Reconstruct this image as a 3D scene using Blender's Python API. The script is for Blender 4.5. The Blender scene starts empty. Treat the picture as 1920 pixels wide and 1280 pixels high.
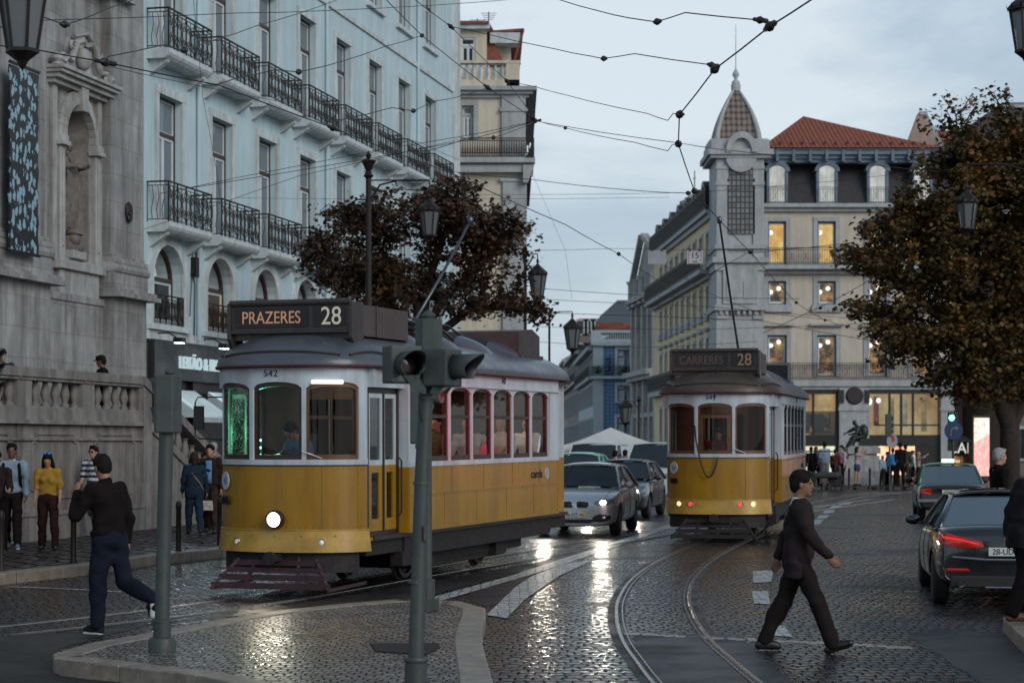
import bpy, math, random
import numpy as np
from mathutils import Vector, Matrix
R = math.radians
C = bpy.context.scene.collection
F = 3800.0; CX = 960.0; HY = 830.0; CH = 2.0     # focal length (px of a 1920 frame), horizon row, eye height

def wp(px, py, Y):            # photo pixel + distance -> world point
    return Vector(((px-CX)/F*Y, Y, CH+(HY-py)/F*Y))
def gp(px, py, z=0.0):        # photo pixel on a level surface at height z
    Y = (CH-z)*F/(py-HY)
    return Vector(((px-CX)/F*Y, Y, z))
def fy(px, X0, vpx=1800.0):   # distance on a facade line X = X0 + (vpx-CX)/F * Y
    return -X0*F/(vpx-px)

# ------------------------------------------------------------ mesh builder
class MB:
    def __init__(s, xf=None):
        s.v = []; s.f = []; s.m = []; s.xf = xf; s.mi = 0
    def add(s, vs, fs):
        b = len(s.v)
        if s.xf is not None:
            vs = [s.xf @ Vector(v) for v in vs]
        s.v += [tuple(v) for v in vs]
        s.f += [tuple(i+b for i in f) for f in fs]
        s.m += [s.mi]*len(fs)
        return s
    def box(s, x0, x1, y0, y1, z0, z1):
        return s.add([(x0,y0,z0),(x1,y0,z0),(x1,y1,z0),(x0,y1,z0),(x0,y0,z1),(x1,y0,z1),(x1,y1,z1),(x0,y1,z1)],
                     [(0,3,2,1),(4,5,6,7),(0,1,5,4),(1,2,6,5),(2,3,7,6),(3,0,4,7)])
    def body(s, x0, x1, y0, y1, z0, z1):
        """solid of a building behind its wall sheet, leaving room depth behind the windows"""
        s.box(x0,x1,y0,max(y1,y0+2),z0,z1)
        return s.add([(x0,0,z0),(x0,y0,z0),(x0,y0,z1),(x0,0,z1),(x1,0,z0),(x1,y0,z0),(x1,y0,z1),(x1,0,z1)], [(0,1,2,3),(4,5,6,7),(3,2,6,7)])
    def bar(s, p0, p1, w, h=None):
        """rectangular bar between two points"""
        h = h or w
        p0 = Vector(p0); p1 = Vector(p1); d = (p1-p0).normalized()
        up = Vector((0,0,1)) if abs(d.z) < .95 else Vector((0,1,0))
        a = d.cross(up).normalized()*w/2; b = a.cross(d).normalized()*h/2
        vs = [p+sa*a+sb*b for p in (p0,p1) for sa, sb in ((-1,-1),(1,-1),(1,1),(-1,1))]
        return s.add(vs, [(0,1,2,3),(7,6,5,4),(0,4,5,1),(1,5,6,2),(2,6,7,3),(3,7,4,0)])
    def tube(s, pts, r, n=6, caps=True):
        pts = [Vector(p) for p in pts]
        rs = r if isinstance(r, (list, tuple)) else [r]*len(pts)
        vs = []; prev = None
        for i, p in enumerate(pts):
            d = (pts[min(i+1,len(pts)-1)]-pts[max(i-1,0)]).normalized()
            if prev is None:
                up = Vector((0,0,1)) if abs(d.z) < .9 else Vector((0,1,0))
                a = d.cross(up).normalized()
            else:
                a = (prev - d*prev.dot(d)).normalized()
            prev = a; b = d.cross(a)
            for k in range(n):
                t = 2*math.pi*k/n
                vs.append(p+(a*math.cos(t)+b*math.sin(t))*rs[i])
        fs = [(i*n+k, i*n+(k+1)%n, (i+1)*n+(k+1)%n, (i+1)*n+k) for i in range(len(pts)-1) for k in range(n)]
        if caps:
            fs.append(tuple(range(n-1,-1,-1))); m = (len(pts)-1)*n; fs.append(tuple(range(m, m+n)))
        return s.add(vs, fs)
    def lathe(s, prof, c=(0,0,0), n=16, axis='Z', ph=0.0, sq=(1,1)):
        """prof: (radius, height) pairs"""
        vs = []
        for r, h in prof:
            for k in range(n):
                t = 2*math.pi*k/n+ph; a = r*math.cos(t)*sq[0]; b = r*math.sin(t)*sq[1]
                if axis == 'Z': p = (c[0]+a, c[1]+b, c[2]+h)
                elif axis == 'Y': p = (c[0]+a, c[1]+h, c[2]+b)
                else: p = (c[0]+h, c[1]+a, c[2]+b)
                vs.append(p)
        m = len(prof)
        fs = [(i*n+k, i*n+(k+1)%n, (i+1)*n+(k+1)%n, (i+1)*n+k) for i in range(m-1) for k in range(n)]
        if prof[0][0] > 1e-6: fs.append(tuple(range(n-1,-1,-1)))
        if prof[-1][0] > 1e-6: fs.append(tuple(range((m-1)*n, m*n)))
        return s.add(vs, fs)
    def prism(s, poly, z0, z1, axis='Z'):
        """extrude a 2-D polygon. axis Y: poly is (x,z), extruded along y"""
        n = len(poly)
        if axis == 'Z': vs = [(a,b,z0) for a,b in poly]+[(a,b,z1) for a,b in poly]
        elif axis == 'Y': vs = [(a,z0,b) for a,b in poly]+[(a,z1,b) for a,b in poly]
        else: vs = [(z0,a,b) for a,b in poly]+[(z1,a,b) for a,b in poly]
        fs = [tuple(range(n-1,-1,-1)), tuple(range(n,2*n))]+[(k,(k+1)%n,n+(k+1)%n,n+k) for k in range(n)]
        return s.add(vs, fs)
    def ell(s, c, r, n=12, m=8):
        vs = [(c[0],c[1],c[2]-r[2])]
        for j in range(1,m):
            t = math.pi*j/m-math.pi/2
            for k in range(n):
                u = 2*math.pi*k/n
                vs.append((c[0]+r[0]*math.cos(t)*math.cos(u), c[1]+r[1]*math.cos(t)*math.sin(u), c[2]+r[2]*math.sin(t)))
        vs.append((c[0],c[1],c[2]+r[2])); L = len(vs)-1
        fs = [(0,1+(k+1)%n,1+k) for k in range(n)]
        fs += [(1+j*n+k,1+j*n+(k+1)%n,1+(j+1)*n+(k+1)%n,1+(j+1)*n+k) for j in range(m-2) for k in range(n)]
        fs += [(L,1+(m-2)*n+k,1+(m-2)*n+(k+1)%n) for k in range(n)]
        return s.add(vs, fs)
    def grid(s, P, close_u=False):
        """P[i][j] grid of points"""
        nu = len(P); nv = len(P[0])
        vs = [p for row in P for p in row]
        fs = [(i*nv+j, ((i+1)%nu)*nv+j, ((i+1)%nu)*nv+j+1, i*nv+j+1) for i in range(nu if close_u else nu-1) for j in range(nv-1)]
        return s.add(vs, fs)
    def mesh(s, name):
        me = bpy.data.meshes.new(name); me.from_pydata(s.v, [], s.f); return me

def finish(o, label=None, cat=None, group=None, kind=None):
    if label: o['label'] = label
    if cat: o['category'] = cat
    if group: o['group'] = group
    if kind: o['kind'] = kind
    return o
def link(name, me, mats, parent=None, smooth=False, bevel=0, subsurf=0, inv=None, recalc=False):
    if inv is not None: me.transform(inv)
    if recalc:
        import bmesh
        bm = bmesh.new(); bm.from_mesh(me); bmesh.ops.remove_doubles(bm, verts=bm.verts, dist=1e-5)
        bmesh.ops.recalc_face_normals(bm, faces=bm.faces); bm.to_mesh(me); bm.free()
    o = bpy.data.objects.new(name, me)
    for m in (mats if isinstance(mats, (list, tuple)) else [mats]): me.materials.append(m)
    C.objects.link(o); o.parent = parent
    if smooth:
        me.polygons.foreach_set('use_smooth', [True]*len(me.polygons))
        if smooth != True: me.set_sharp_from_angle(angle=R(smooth))
    if bevel:
        b = o.modifiers.new('b', 'BEVEL'); b.width = bevel; b.segments = 2; b.limit_method = 'ANGLE'; b.angle_limit = R(40)
    if subsurf:
        b = o.modifiers.new('s', 'SUBSURF'); b.levels = b.render_levels = subsurf
    return o
class Thing:
    """Empty at the thing's base; parts are built in the thing's own frame (or world=True)"""
    def __init__(s, name, label, cat, loc=(0,0,0), rotz=0, group=None, rot=None, kind=None):
        o = bpy.data.objects.new(name, None); C.objects.link(o); o.empty_display_size = .2
        o.location = loc; o.rotation_euler = rot or (0,0,rotz)
        s.o = finish(o, label, cat, group, kind)
        s.M = Matrix.Translation(Vector(loc)) @ o.rotation_euler.to_matrix().to_4x4()
        s.inv = s.M.inverted()
    def part(s, name, mb, mats, parent=None, world=False, **k):
        p = mb.mesh(name) if isinstance(mb, MB) else mb
        if len(p.materials) == 0 and isinstance(mb, MB) and isinstance(mats, (list, tuple)) and len(mats) > 1:
            o = link(name, p, mats, parent or s.o, inv=s.inv if world else None, **k)
            o.data.polygons.foreach_set('material_index', mb.m); return o
        return link(name, p, mats, parent or s.o, inv=s.inv if world else None, **k)
def solo(name, mb, mats, label=None, cat=None, group=None, kind=None, **k):
    """a top-level object that is one mesh; origin moved to its base centre"""
    vs = mb.v; cx = sum(v[0] for v in vs)/len(vs); cy = sum(v[1] for v in vs)/len(vs); cz = min(v[2] for v in vs)
    o = link(name, mb.mesh(name), mats, None, inv=Matrix.Translation((-cx,-cy,-cz)), **k)
    o.location = (cx,cy,cz)
    if isinstance(mats, (list, tuple)) and len(mats) > 1: o.data.polygons.foreach_set('material_index', mb.m)
    return finish(o, label, cat, group, kind)
def copy_tree(o, parent=None):
    c = o.copy(); C.objects.link(c); c.parent = parent
    for ch in list(o.children): copy_tree(ch, c)
    return c
def place(root, loc, rotz=None, label=None, group=None):
    c = copy_tree(root); c.location = loc
    if rotz is not None: c.rotation_euler = (0,0,rotz)
    if label: c['label'] = label
    if group: c['group'] = group
    return c

# ------------------------------------------------------------ materials
_mats = {}
class NT:
    def __init__(s, m): s.t = m.node_tree; s.n = s.t.nodes; s.l = s.t.links
    def new(s, ty, **k):
        n = s.n.new(ty)
        for a, b in k.items():
            if a.startswith('i_'): n.inputs[a[2:].replace('_',' ')].default_value = b
            else: setattr(n, a, b)
        return n
    def ln(s, a, b): s.l.new(a, b)
    def ramp(s, src, stops):
        r = s.new('ShaderNodeValToRGB'); e = r.color_ramp.elements
        while len(e) < len(stops): e.new(.5)
        for i, (p, c) in enumerate(stops):
            e[i].position = p; e[i].color = (*c, 1) if isinstance(c, (tuple, list)) else (c, c, c, 1)
        s.ln(src, r.inputs['Fac']); return r.outputs['Color']
    def mix(s, fac, a, b, mode='MIX'):
        m = s.new('ShaderNodeMix', data_type='RGBA', blend_type=mode)
        for so, v in ((m.inputs[0], fac), (m.inputs[6], a), (m.inputs[7], b)):
            if hasattr(v, 'is_output'): s.ln(v, so)
            else: so.default_value = v if isinstance(v, (int, float)) else (*v[:3], 1)
        return m.outputs[2]
    def math(s, op, a, b=0.0, clamp=False):
        m = s.new('ShaderNodeMath', operation=op, use_clamp=clamp)
        for i, v in enumerate((a, b)):
            if hasattr(v, 'is_output'): s.ln(v, m.inputs[i])
            else: m.inputs[i].default_value = v
        return m.outputs[0]
    def coord(s, scale=(1,1,1), rot=(0,0,0), kind='Object'):
        c = s.new('ShaderNodeTexCoord'); m = s.new('ShaderNodeMapping')
        m.inputs['Scale'].default_value = scale; m.inputs['Rotation'].default_value = rot
        s.ln(c.outputs[kind], m.inputs['Vector']); return m.outputs['Vector']
    def noise(s, vec, scale, detail=4, rough=.6, dist=0):
        n = s.new('ShaderNodeTexNoise'); n.inputs['Scale'].default_value = scale
        n.inputs['Detail'].default_value = detail; n.inputs['Roughness'].default_value = rough; n.inputs['Distortion'].default_value = dist
        s.ln(vec, n.inputs['Vector']); return n.outputs['Fac']
def mat(name, col, rough=.6, metal=0.0, var=.2, vs=2.0, dirt=None, damt=.0, streak=False, bump=0.0, bs=30.0,
        emit=None, es=0.0, coat=0.0, spec=.5, joints=None, jcol=.6):
    """principled material: base colour broken up by noise, optional dirt layer (colour, amount), bump and masonry joints"""
    if name in _mats: return _mats[name]
    m = bpy.data.materials.new(name); m.use_nodes = True; _mats[name] = m
    T = NT(m); P = T.n['Principled BSDF']
    co = T.coord()
    n1 = T.noise(co, vs, 6, .65)
    lo = tuple(c*(1-var) for c in col); hi = tuple(min(1, c*(1+var)) for c in col)
    c = T.ramp(n1, [(.3, lo), (.7, hi)])
    if dirt:
        cv = T.coord(scale=(1.6,1.6,.16)) if streak else co
        d = T.ramp(T.noise(cv, 1.7, 8, .7, .4), [(.42, 0.0), (.72, damt)])
        c = T.mix(d, c, dirt)
    nb = None
    if joints:
        bw, bh = joints
        b = T.new('ShaderNodeTexBrick'); b.inputs['Scale'].default_value = 1
        b.inputs['Brick Width'].default_value = bw; b.inputs['Row Height'].default_value = bh
        b.inputs['Mortar Size'].default_value = .008; b.inputs['Mortar Smooth'].default_value = .3
        b.inputs['Color1'].default_value = (1,1,1,1); b.inputs['Color2'].default_value = (.86,.86,.86,1); b.inputs['Mortar'].default_value = (jcol,jcol*.95,jcol*.9,1)
        sx = T.new('ShaderNodeSeparateXYZ'); T.ln(co, sx.inputs[0]); cb = T.new('ShaderNodeCombineXYZ')
        T.ln(T.math('ADD', sx.outputs[0], sx.outputs[1]), cb.inputs[0]); T.ln(sx.outputs[2], cb.inputs[1])
        T.ln(cb.outputs[0], b.inputs['Vector']); c = T.mix(1.0, c, b.outputs['Color'], 'MULTIPLY')
    T.ln(c, P.inputs['Base Color'])
    rr = T.ramp(T.noise(co, vs*2.3, 5), [(.3, max(0.02, rough-.1)), (.7, min(1, rough+.1))])
    T.ln(rr, P.inputs['Roughness']); P.inputs['Metallic'].default_value = metal
    P.inputs['Specular IOR Level'].default_value = spec
    if coat: P.inputs['Coat Weight'].default_value = coat; P.inputs['Coat Roughness'].default_value = .08
    if bump:
        bn = T.new('ShaderNodeBump'); bn.inputs['Strength'].default_value = bump; bn.inputs['Distance'].default_value = .01
        T.ln(T.noise(co, bs, 5), bn.inputs['Height']); T.ln(bn.outputs[0], P.inputs['Normal'])
    if emit: P.inputs['Emission Color'].default_value = (*emit, 1); P.inputs['Emission Strength'].default_value = es
    return m
def glassmat(name, col=(.8,.85,.85), alpha=.35, rough=.03, tint=(.02,.02,.02), refl=1.0):
    """thin window glass: mostly clear, glossy reflection by fresnel"""
    if name in _mats: return _mats[name]
    m = bpy.data.materials.new(name); m.use_nodes = True; _mats[name] = m
    T = NT(m); T.n.remove(T.n['Principled BSDF']); out = T.n['Material Output']
    tr = T.new('ShaderNodeBsdfTransparent'); tr.inputs[0].default_value = (*col, 1)
    df = T.new('ShaderNodeBsdfDiffuse'); df.inputs[0].default_value = (*tint, 1)
    gl = T.new('ShaderNodeBsdfGlossy'); gl.inputs['Roughness'].default_value = rough
    fr = T.new('ShaderNodeFresnel'); fr.inputs[0].default_value = 1.52
    m1 = T.new('ShaderNodeMixShader'); m1.inputs[0].default_value = alpha
    T.ln(tr.outputs[0], m1.inputs[1]); T.ln(df.outputs[0], m1.inputs[2])
    m2 = T.new('ShaderNodeMixShader'); T.ln(T.math('MULTIPLY', fr.outputs[0], refl, True), m2.inputs[0]); T.ln(m1.outputs[0], m2.inputs[1]); T.ln(gl.outputs[0], m2.inputs[2])
    T.ln(m2.outputs[0], out.inputs[0]); return m
def emat(name, col, es, c2=None, vs=2.0, var=True, contrast=(.35,.65)):
    """a thing that gives off light, unevenly"""
    if name in _mats: return _mats[name]
    m = bpy.data.materials.new(name); m.use_nodes = True; _mats[name] = m
    T = NT(m); P = T.n['Principled BSDF']; P.inputs['Base Color'].default_value = (.05,.05,.05,1); P.inputs['Roughness'].default_value = .3
    if var:
        c = T.ramp(T.noise(T.coord(), vs, 5), [(contrast[0], c2 or tuple(x*.3 for x in col)), (contrast[1], col)])
        T.ln(c, P.inputs['Emission Color'])
    else: P.inputs['Emission Color'].default_value = (*col, 1)
    P.inputs['Emission Strength'].default_value = es
    return m

# ------------------------------------------------------------ lettering (built as mesh)
def text_mesh(s, size, depth=.004, font_space=1.0):
    cu = bpy.data.curves.new('lettering', 'FONT'); cu.body = s; cu.size = size; cu.extrude = depth; cu.align_x = 'CENTER'; cu.align_y = 'CENTER'
    cu.space_character = font_space
    o = bpy.data.objects.new('t', cu); C.objects.link(o)
    dg = bpy.context.evaluated_depsgraph_get(); dg.update()
    me = bpy.data.meshes.new_from_object(o.evaluated_get(dg)); me.name = 'lettering'
    bpy.data.objects.remove(o); bpy.data.curves.remove(cu); me.materials.clear(); return me
def lettering(th, s, size, xf, m, parent=None, name='lettering', bold=0, sx=1.0, space=1.0, depth=.004):
    me = text_mesh(s, size, depth, space)
    me.transform(Matrix.Diagonal((sx,1,1,1))); me.transform(xf)
    return link(name, me, m, parent or th.o)
def face_xf(origin, u, n):
    """frame: text x along u, text up = z, facing n"""
    u = Vector(u).normalized(); n = Vector(n).normalized(); up = n.cross(u)
    M = Matrix((u, up, n)).transposed().to_4x4(); return Matrix.Translation(Vector(origin)) @ M

# ------------------------------------------------------------ implicit surfaces (people, statues)
def sdf_mesh(prims, h, noise=None, name='body'):
    """prims: ('c', a, b, ra, rb, k) tapered capsule | ('e', centre, radii, k[, rot3x3]) ellipsoid; merged by smooth union, skinned by surface nets"""
    lo = np.array([1e9]*3); hi = -lo
    bbs = []
    for p in prims:
        if p[0] == 'c':
            a, b = np.array(p[1], float), np.array(p[2], float); r = max(p[3], p[4])
            l, g = np.minimum(a,b)-r, np.maximum(a,b)+r
        else:
            c = np.array(p[1], float); r = max(p[2]) if len(p) > 4 else np.array(p[2]); l, g = c-r, c+r
        bbs.append((l, g)); lo = np.minimum(lo, l); hi = np.maximum(hi, g)
    lo = lo-4*h; hi = hi+4*h
    N = np.ceil((hi-lo)/h).astype(int)+1
    Fd = np.full(N, .3, np.float32)
    ax = [lo[i]+h*np.arange(N[i]) for i in range(3)]
    for p, (l, g) in zip(prims, bbs):
        m = .05
        i0 = np.maximum(((l-m-lo)/h).astype(int), 0); i1 = np.minimum(((g+m-lo)/h).astype(int)+2, N)
        sl = tuple(slice(i0[i], i1[i]) for i in range(3))
        X, Y, Z = np.meshgrid(ax[0][sl[0]], ax[1][sl[1]], ax[2][sl[2]], indexing='ij')
        if p[0] == 'c':
            a, b = np.array(p[1], float), np.array(p[2], float); d = b-a; L2 = max(d@d, 1e-9)
            t = np.clip(((X-a[0])*d[0]+(Y-a[1])*d[1]+(Z-a[2])*d[2])/L2, 0, 1)
            D = np.sqrt((X-a[0]-t*d[0])**2+(Y-a[1]-t*d[1])**2+(Z-a[2]-t*d[2])**2)-(p[3]+(p[4]-p[3])*t); k = p[5]
        else:
            c = p[1]; r = p[2]; k = p[3]; x, y, z = X-c[0], Y-c[1], Z-c[2]
            if len(p) > 4:
                Q = np.array(p[4]).T; x, y, z = Q[0,0]*x+Q[0,1]*y+Q[0,2]*z, Q[1,0]*x+Q[1,1]*y+Q[1,2]*z, Q[2,0]*x+Q[2,1]*y+Q[2,2]*z
            k0 = np.sqrt((x/r[0])**2+(y/r[1])**2+(z/r[2])**2); k1 = np.sqrt((x/r[0]**2)**2+(y/r[1]**2)**2+(z/r[2]**2)**2)+1e-9
            D = k0*(k0-1)/k1
        A = Fd[sl]; D = D.astype(np.float32)
        if k < 0:        # subtraction
            Fd[sl] = np.maximum(A, -D)
        else:
            k = max(k, 1e-4); hh = np.clip(.5+.5*(A-D)/k, 0, 1)
            Fd[sl] = A*(1-hh)+D*hh-k*hh*(1-hh)
    if noise:
        amp, fr, sd = noise; rg = random.Random(sd)
        X, Y, Z = np.meshgrid(*ax, indexing='ij')
        for q in range(5):
            w = [rg.uniform(-1,1)*fr for _ in range(3)]; ph = rg.uniform(0,6.28)
            Fd += (amp/2.2*np.sin(w[0]*X+w[1]*Y+w[2]*Z*.6+ph+1.4*np.sin(2.1*fr*.3*Z+q))).astype(np.float32)
    if noise: Fd -= np.float32(noise[0]*.75)      # folds only stand out from the body
    return nets(Fd, lo, h, name)
def nets(Fd, lo, h, name):
    S = Fd < 0
    nx, ny, nz = Fd.shape
    c = S[:-1,:-1,:-1].astype(np.int8); cnt = c.copy()*0
    offs = [(i,j,k) for i in (0,1) for j in (0,1) for k in (0,1)]
    def sub(A, o): return A[o[0]:nx-1+o[0], o[1]:ny-1+o[1], o[2]:nz-1+o[2]]
    for o in offs: cnt += sub(S, o)
    act = (cnt > 0) & (cnt < 8)
    idx = np.full(act.shape, -1, np.int32); ii = np.argwhere(act); idx[act] = np.arange(len(ii))
    pos = np.zeros((len(ii),3)); w = np.zeros(len(ii))
    V = {o: Fd[ii[:,0]+o[0], ii[:,1]+o[1], ii[:,2]+o[2]] for o in offs}
    for o in offs:
        for a in range(3):
            if o[a] == 0:
                q = list(o); q[a] = 1; q = tuple(q); f0, f1 = V[o], V[q]
                cr = (f0 < 0) != (f1 < 0)
                t = np.where(cr, f0/np.where(np.abs(f0-f1) < 1e-9, 1, f0-f1), 0)
                pt = np.tile(np.array(o, float), (len(ii),1)); pt[:,a] += t
                pos[cr] += pt[cr]; w[cr] += 1
    pos = lo+(ii+pos/np.maximum(w,1)[:,None])*h
    faces = []
    for a in range(3):
        b, d = (a+1)%3, (a+2)%3
        sl0 = [slice(None)]*3; sl1 = [slice(None)]*3; sl0[a] = slice(0,-1); sl1[a] = slice(1,None)
        s0, s1 = S[tuple(sl0)], S[tuple(sl1)]
        e = np.argwhere(s0 != s1)
        ok = (e[:,b] > 0) & (e[:,d] > 0) & (e[:,b] < Fd.shape[b]-1) & (e[:,d] < Fd.shape[d]-1); e = e[ok]
        flip = s0[e[:,0], e[:,1], e[:,2]]
        q = []
        for db, dd in ((0,0),(1,0),(1,1),(0,1)):
            g = e.copy(); g[:,b] -= db; g[:,d] -= dd; q.append(idx[g[:,0], g[:,1], g[:,2]])
        q = np.stack(q, 1); q[~flip] = q[~flip][:, ::-1]
        faces.append(q)
    fc = np.concatenate(faces); fc = fc[(fc >= 0).all(1)]
    me = bpy.data.meshes.new(name)
    me.vertices.add(len(pos)); me.vertices.foreach_set('co', pos.ravel())
    me.loops.add(len(fc)*4); me.loops.foreach_set('vertex_index', fc.ravel().astype(np.int32))
    me.polygons.add(len(fc)); me.polygons.foreach_set('loop_start', np.arange(0, len(fc)*4, 4, dtype=np.int32))
    me.update(calc_edges=True); me.validate()
    me.polygons.foreach_set('use_smooth', [True]*len(me.polygons))
    return me
def poly_mesh(name, V, nper):
    """V: (n*nper,3) array of polygon corners"""
    n = len(V)//nper; me = bpy.data.meshes.new(name)
    me.vertices.add(len(V)); me.vertices.foreach_set('co', np.asarray(V, np.float32).ravel())
    me.loops.add(len(V)); me.loops.foreach_set('vertex_index', np.arange(len(V), dtype=np.int32))
    me.polygons.add(n); me.polygons.foreach_set('loop_start', np.arange(0, len(V), nper, dtype=np.int32))
    me.update(calc_edges=True); return me
# ------------------------------------------------------------ camera, sky, light
sc = bpy.context.scene
cam = bpy.data.cameras.new('camera'); co = bpy.data.objects.new('camera', cam); C.objects.link(co)
co.location = (0,0,CH); co.rotation_euler = (R(90),0,0)
cam.sensor_width = 36; cam.lens = 36*F/1920; cam.shift_y = (HY-640)/1920; cam.clip_end = 4000; cam.clip_start = .3
cam.dof.use_dof = True; cam.dof.focus_distance = 25; cam.dof.aperture_fstop = 3.2
sc.camera = co
w = bpy.data.worlds.new('World'); sc.world = w; w.use_nodes = True
T = NT(w); bg = T.n['Background']
SUN_EL, SUN_AZ = R(26), R(140)
sky = T.new('ShaderNodeTexSky'); sky.sky_type = 'NISHITA'; sky.sun_disc = False; sky.sun_elevation = SUN_EL; sky.sun_rotation = SUN_AZ
sky.air_density = 1.2; sky.dust_density = 1.5; sky.ozone_density = 2.2
tc = T.new('ShaderNodeTexCoord'); mp = T.new('ShaderNodeMapping'); mp.inputs['Scale'].default_value = (1,1,2.6)
T.ln(tc.outputs['Generated'], mp.inputs['Vector'])
nz = T.noise(mp.outputs[0], 3.1, 9, .55, .5)
nz2 = T.noise(mp.outputs[0], 9.0, 6, .6, .3)
cloudf = T.ramp(T.math('ADD', T.math('MULTIPLY', nz, .75), T.math('MULTIPLY', nz2, .25)), [(.38, (3.75,4.65,5.45)), (.49, (4.7,5.65,6.4)), (.60, (6.9,7.5,7.9))])
mx = T.mix(.88, sky.outputs['Color'], cloudf)      # overcast: the clouds hide nearly all the clear sky
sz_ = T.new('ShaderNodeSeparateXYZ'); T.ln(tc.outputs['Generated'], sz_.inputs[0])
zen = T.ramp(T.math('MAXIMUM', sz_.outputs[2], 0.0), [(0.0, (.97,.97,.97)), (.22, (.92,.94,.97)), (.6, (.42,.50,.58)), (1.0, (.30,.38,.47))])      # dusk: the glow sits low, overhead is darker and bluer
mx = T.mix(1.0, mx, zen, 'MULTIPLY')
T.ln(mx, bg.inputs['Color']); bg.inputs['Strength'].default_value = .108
sl = bpy.data.lights.new('sun', 'SUN'); sl.energy = 1.25; sl.angle = R(32); sl.color = (1,.96,.91)
so = bpy.data.objects.new('sun', sl); C.objects.link(so)
so.rotation_euler = (R(90)-SUN_EL, 0, R(180)-SUN_AZ)
vs = sc.view_settings; vs.view_transform = 'Standard'; vs.look = 'None'; vs.exposure = .12; vs.gamma = 1
sc.render.resolution_x = 1024; sc.render.resolution_y = 682

# ------------------------------------------------------------ shared materials
STONE = mat('limestone', (.35,.35,.345), .8, var=.28, vs=1.3, dirt=(.085,.065,.055), damt=.85, streak=True, bump=.4, bs=14, joints=(1.3,.62))
STONE2 = mat('carved_limestone', (.40,.40,.39), .8, var=.22, vs=2.5, dirt=(.10,.08,.065), damt=.7, streak=True, bump=.4, bs=20)
TERR = mat('terrace_limestone', (.24,.225,.21), .8, var=.25, vs=2.2, dirt=(.07,.05,.045), damt=.85, streak=True, bump=.5, bs=22)
PLAS_W = mat('pale_plaster', (.51,.65,.70), .8, var=.09, vs=.5, dirt=(.24,.25,.25), damt=.4, streak=True, bump=.15, bs=40)
TRIM_W = mat('pale_stone_trim', (.60,.66,.67), .75, var=.16, vs=3, dirt=(.16,.14,.12), damt=.6, streak=True, bump=.3, bs=25)
PLAS_Y = mat('yellow_plaster', (.64,.575,.46), .8, var=.07, vs=.7, dirt=(.3,.22,.13), damt=.4, streak=True)
PLAS_Y2 = mat('straw_plaster', (.82,.66,.40), .8, var=.07, vs=.7, dirt=(.3,.2,.1), damt=.4, streak=True)
PLAS_B = mat('beige_plaster', (.60,.535,.445), .8, var=.07, vs=.7, dirt=(.28,.23,.18), damt=.4, streak=True)
TRIM_B = mat('grey_stone_trim', (.42,.44,.45), .7, var=.12, vs=2.5, dirt=(.15,.14,.13), damt=.5, streak=True)
IRON = mat('dark_iron', (.022,.016,.015), .5, .4, var=.3, vs=12)
WOODB = mat('brown_painted_wood', (.045,.020,.014), .5, var=.3, vs=6)
FRAMEW = mat('white_window_wood', (.62,.65,.66), .5, var=.1)
TILE = mat('clay_roof_tile', (.27,.075,.045), .8, var=.35, vs=5, dirt=(.09,.05,.04), damt=.7, bump=.5, bs=8)
SLATE = mat('dark_slate_roof', (.06,.06,.065), .5, var=.3, vs=3)
DARKIN = mat('dark_interior', (.03,.022,.018), .9)
GLASS = glassmat('window_glass', (.55,.6,.62), .55, .02, (.05,.06,.07))
GLASSR = glassmat('reflecting_window_glass', (.35,.37,.38), .8, .02, (.20,.25,.28))
CURTAIN = mat('pale_curtain', (.42,.45,.46), .9, var=.15, vs=9)
LITW = emat('lit_room_warm', (1.0,.62,.18), 2.6, (.40,.15,.02), 1.6)
LITB = emat('lit_room_bright', (1.0,.74,.26), 2.6, (.80,.36,.05), 1.3)
LITD = emat('lit_room_dim', (.85,.42,.10), 2.0, (.05,.02,.01), 2.4, contrast=(.42,.7))
POLE = mat('grey_green_paint', (.058,.074,.070), .5, .1, var=.2, vs=6, dirt=(.035,.030,.025), damt=.7, streak=True, bump=.2, bs=60)
BLACKP = mat('black_plastic', (.015,.013,.013), .5)
RUBBER = mat('tyre_rubber', (.018,.016,.016), .8)
CHROME = mat('chrome', (.75,.75,.76), .15, 1.0, var=.05)
STEELR = mat('polished_rail_steel', (.27,.245,.225), .26, 1.0, var=.25, vs=8)
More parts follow.
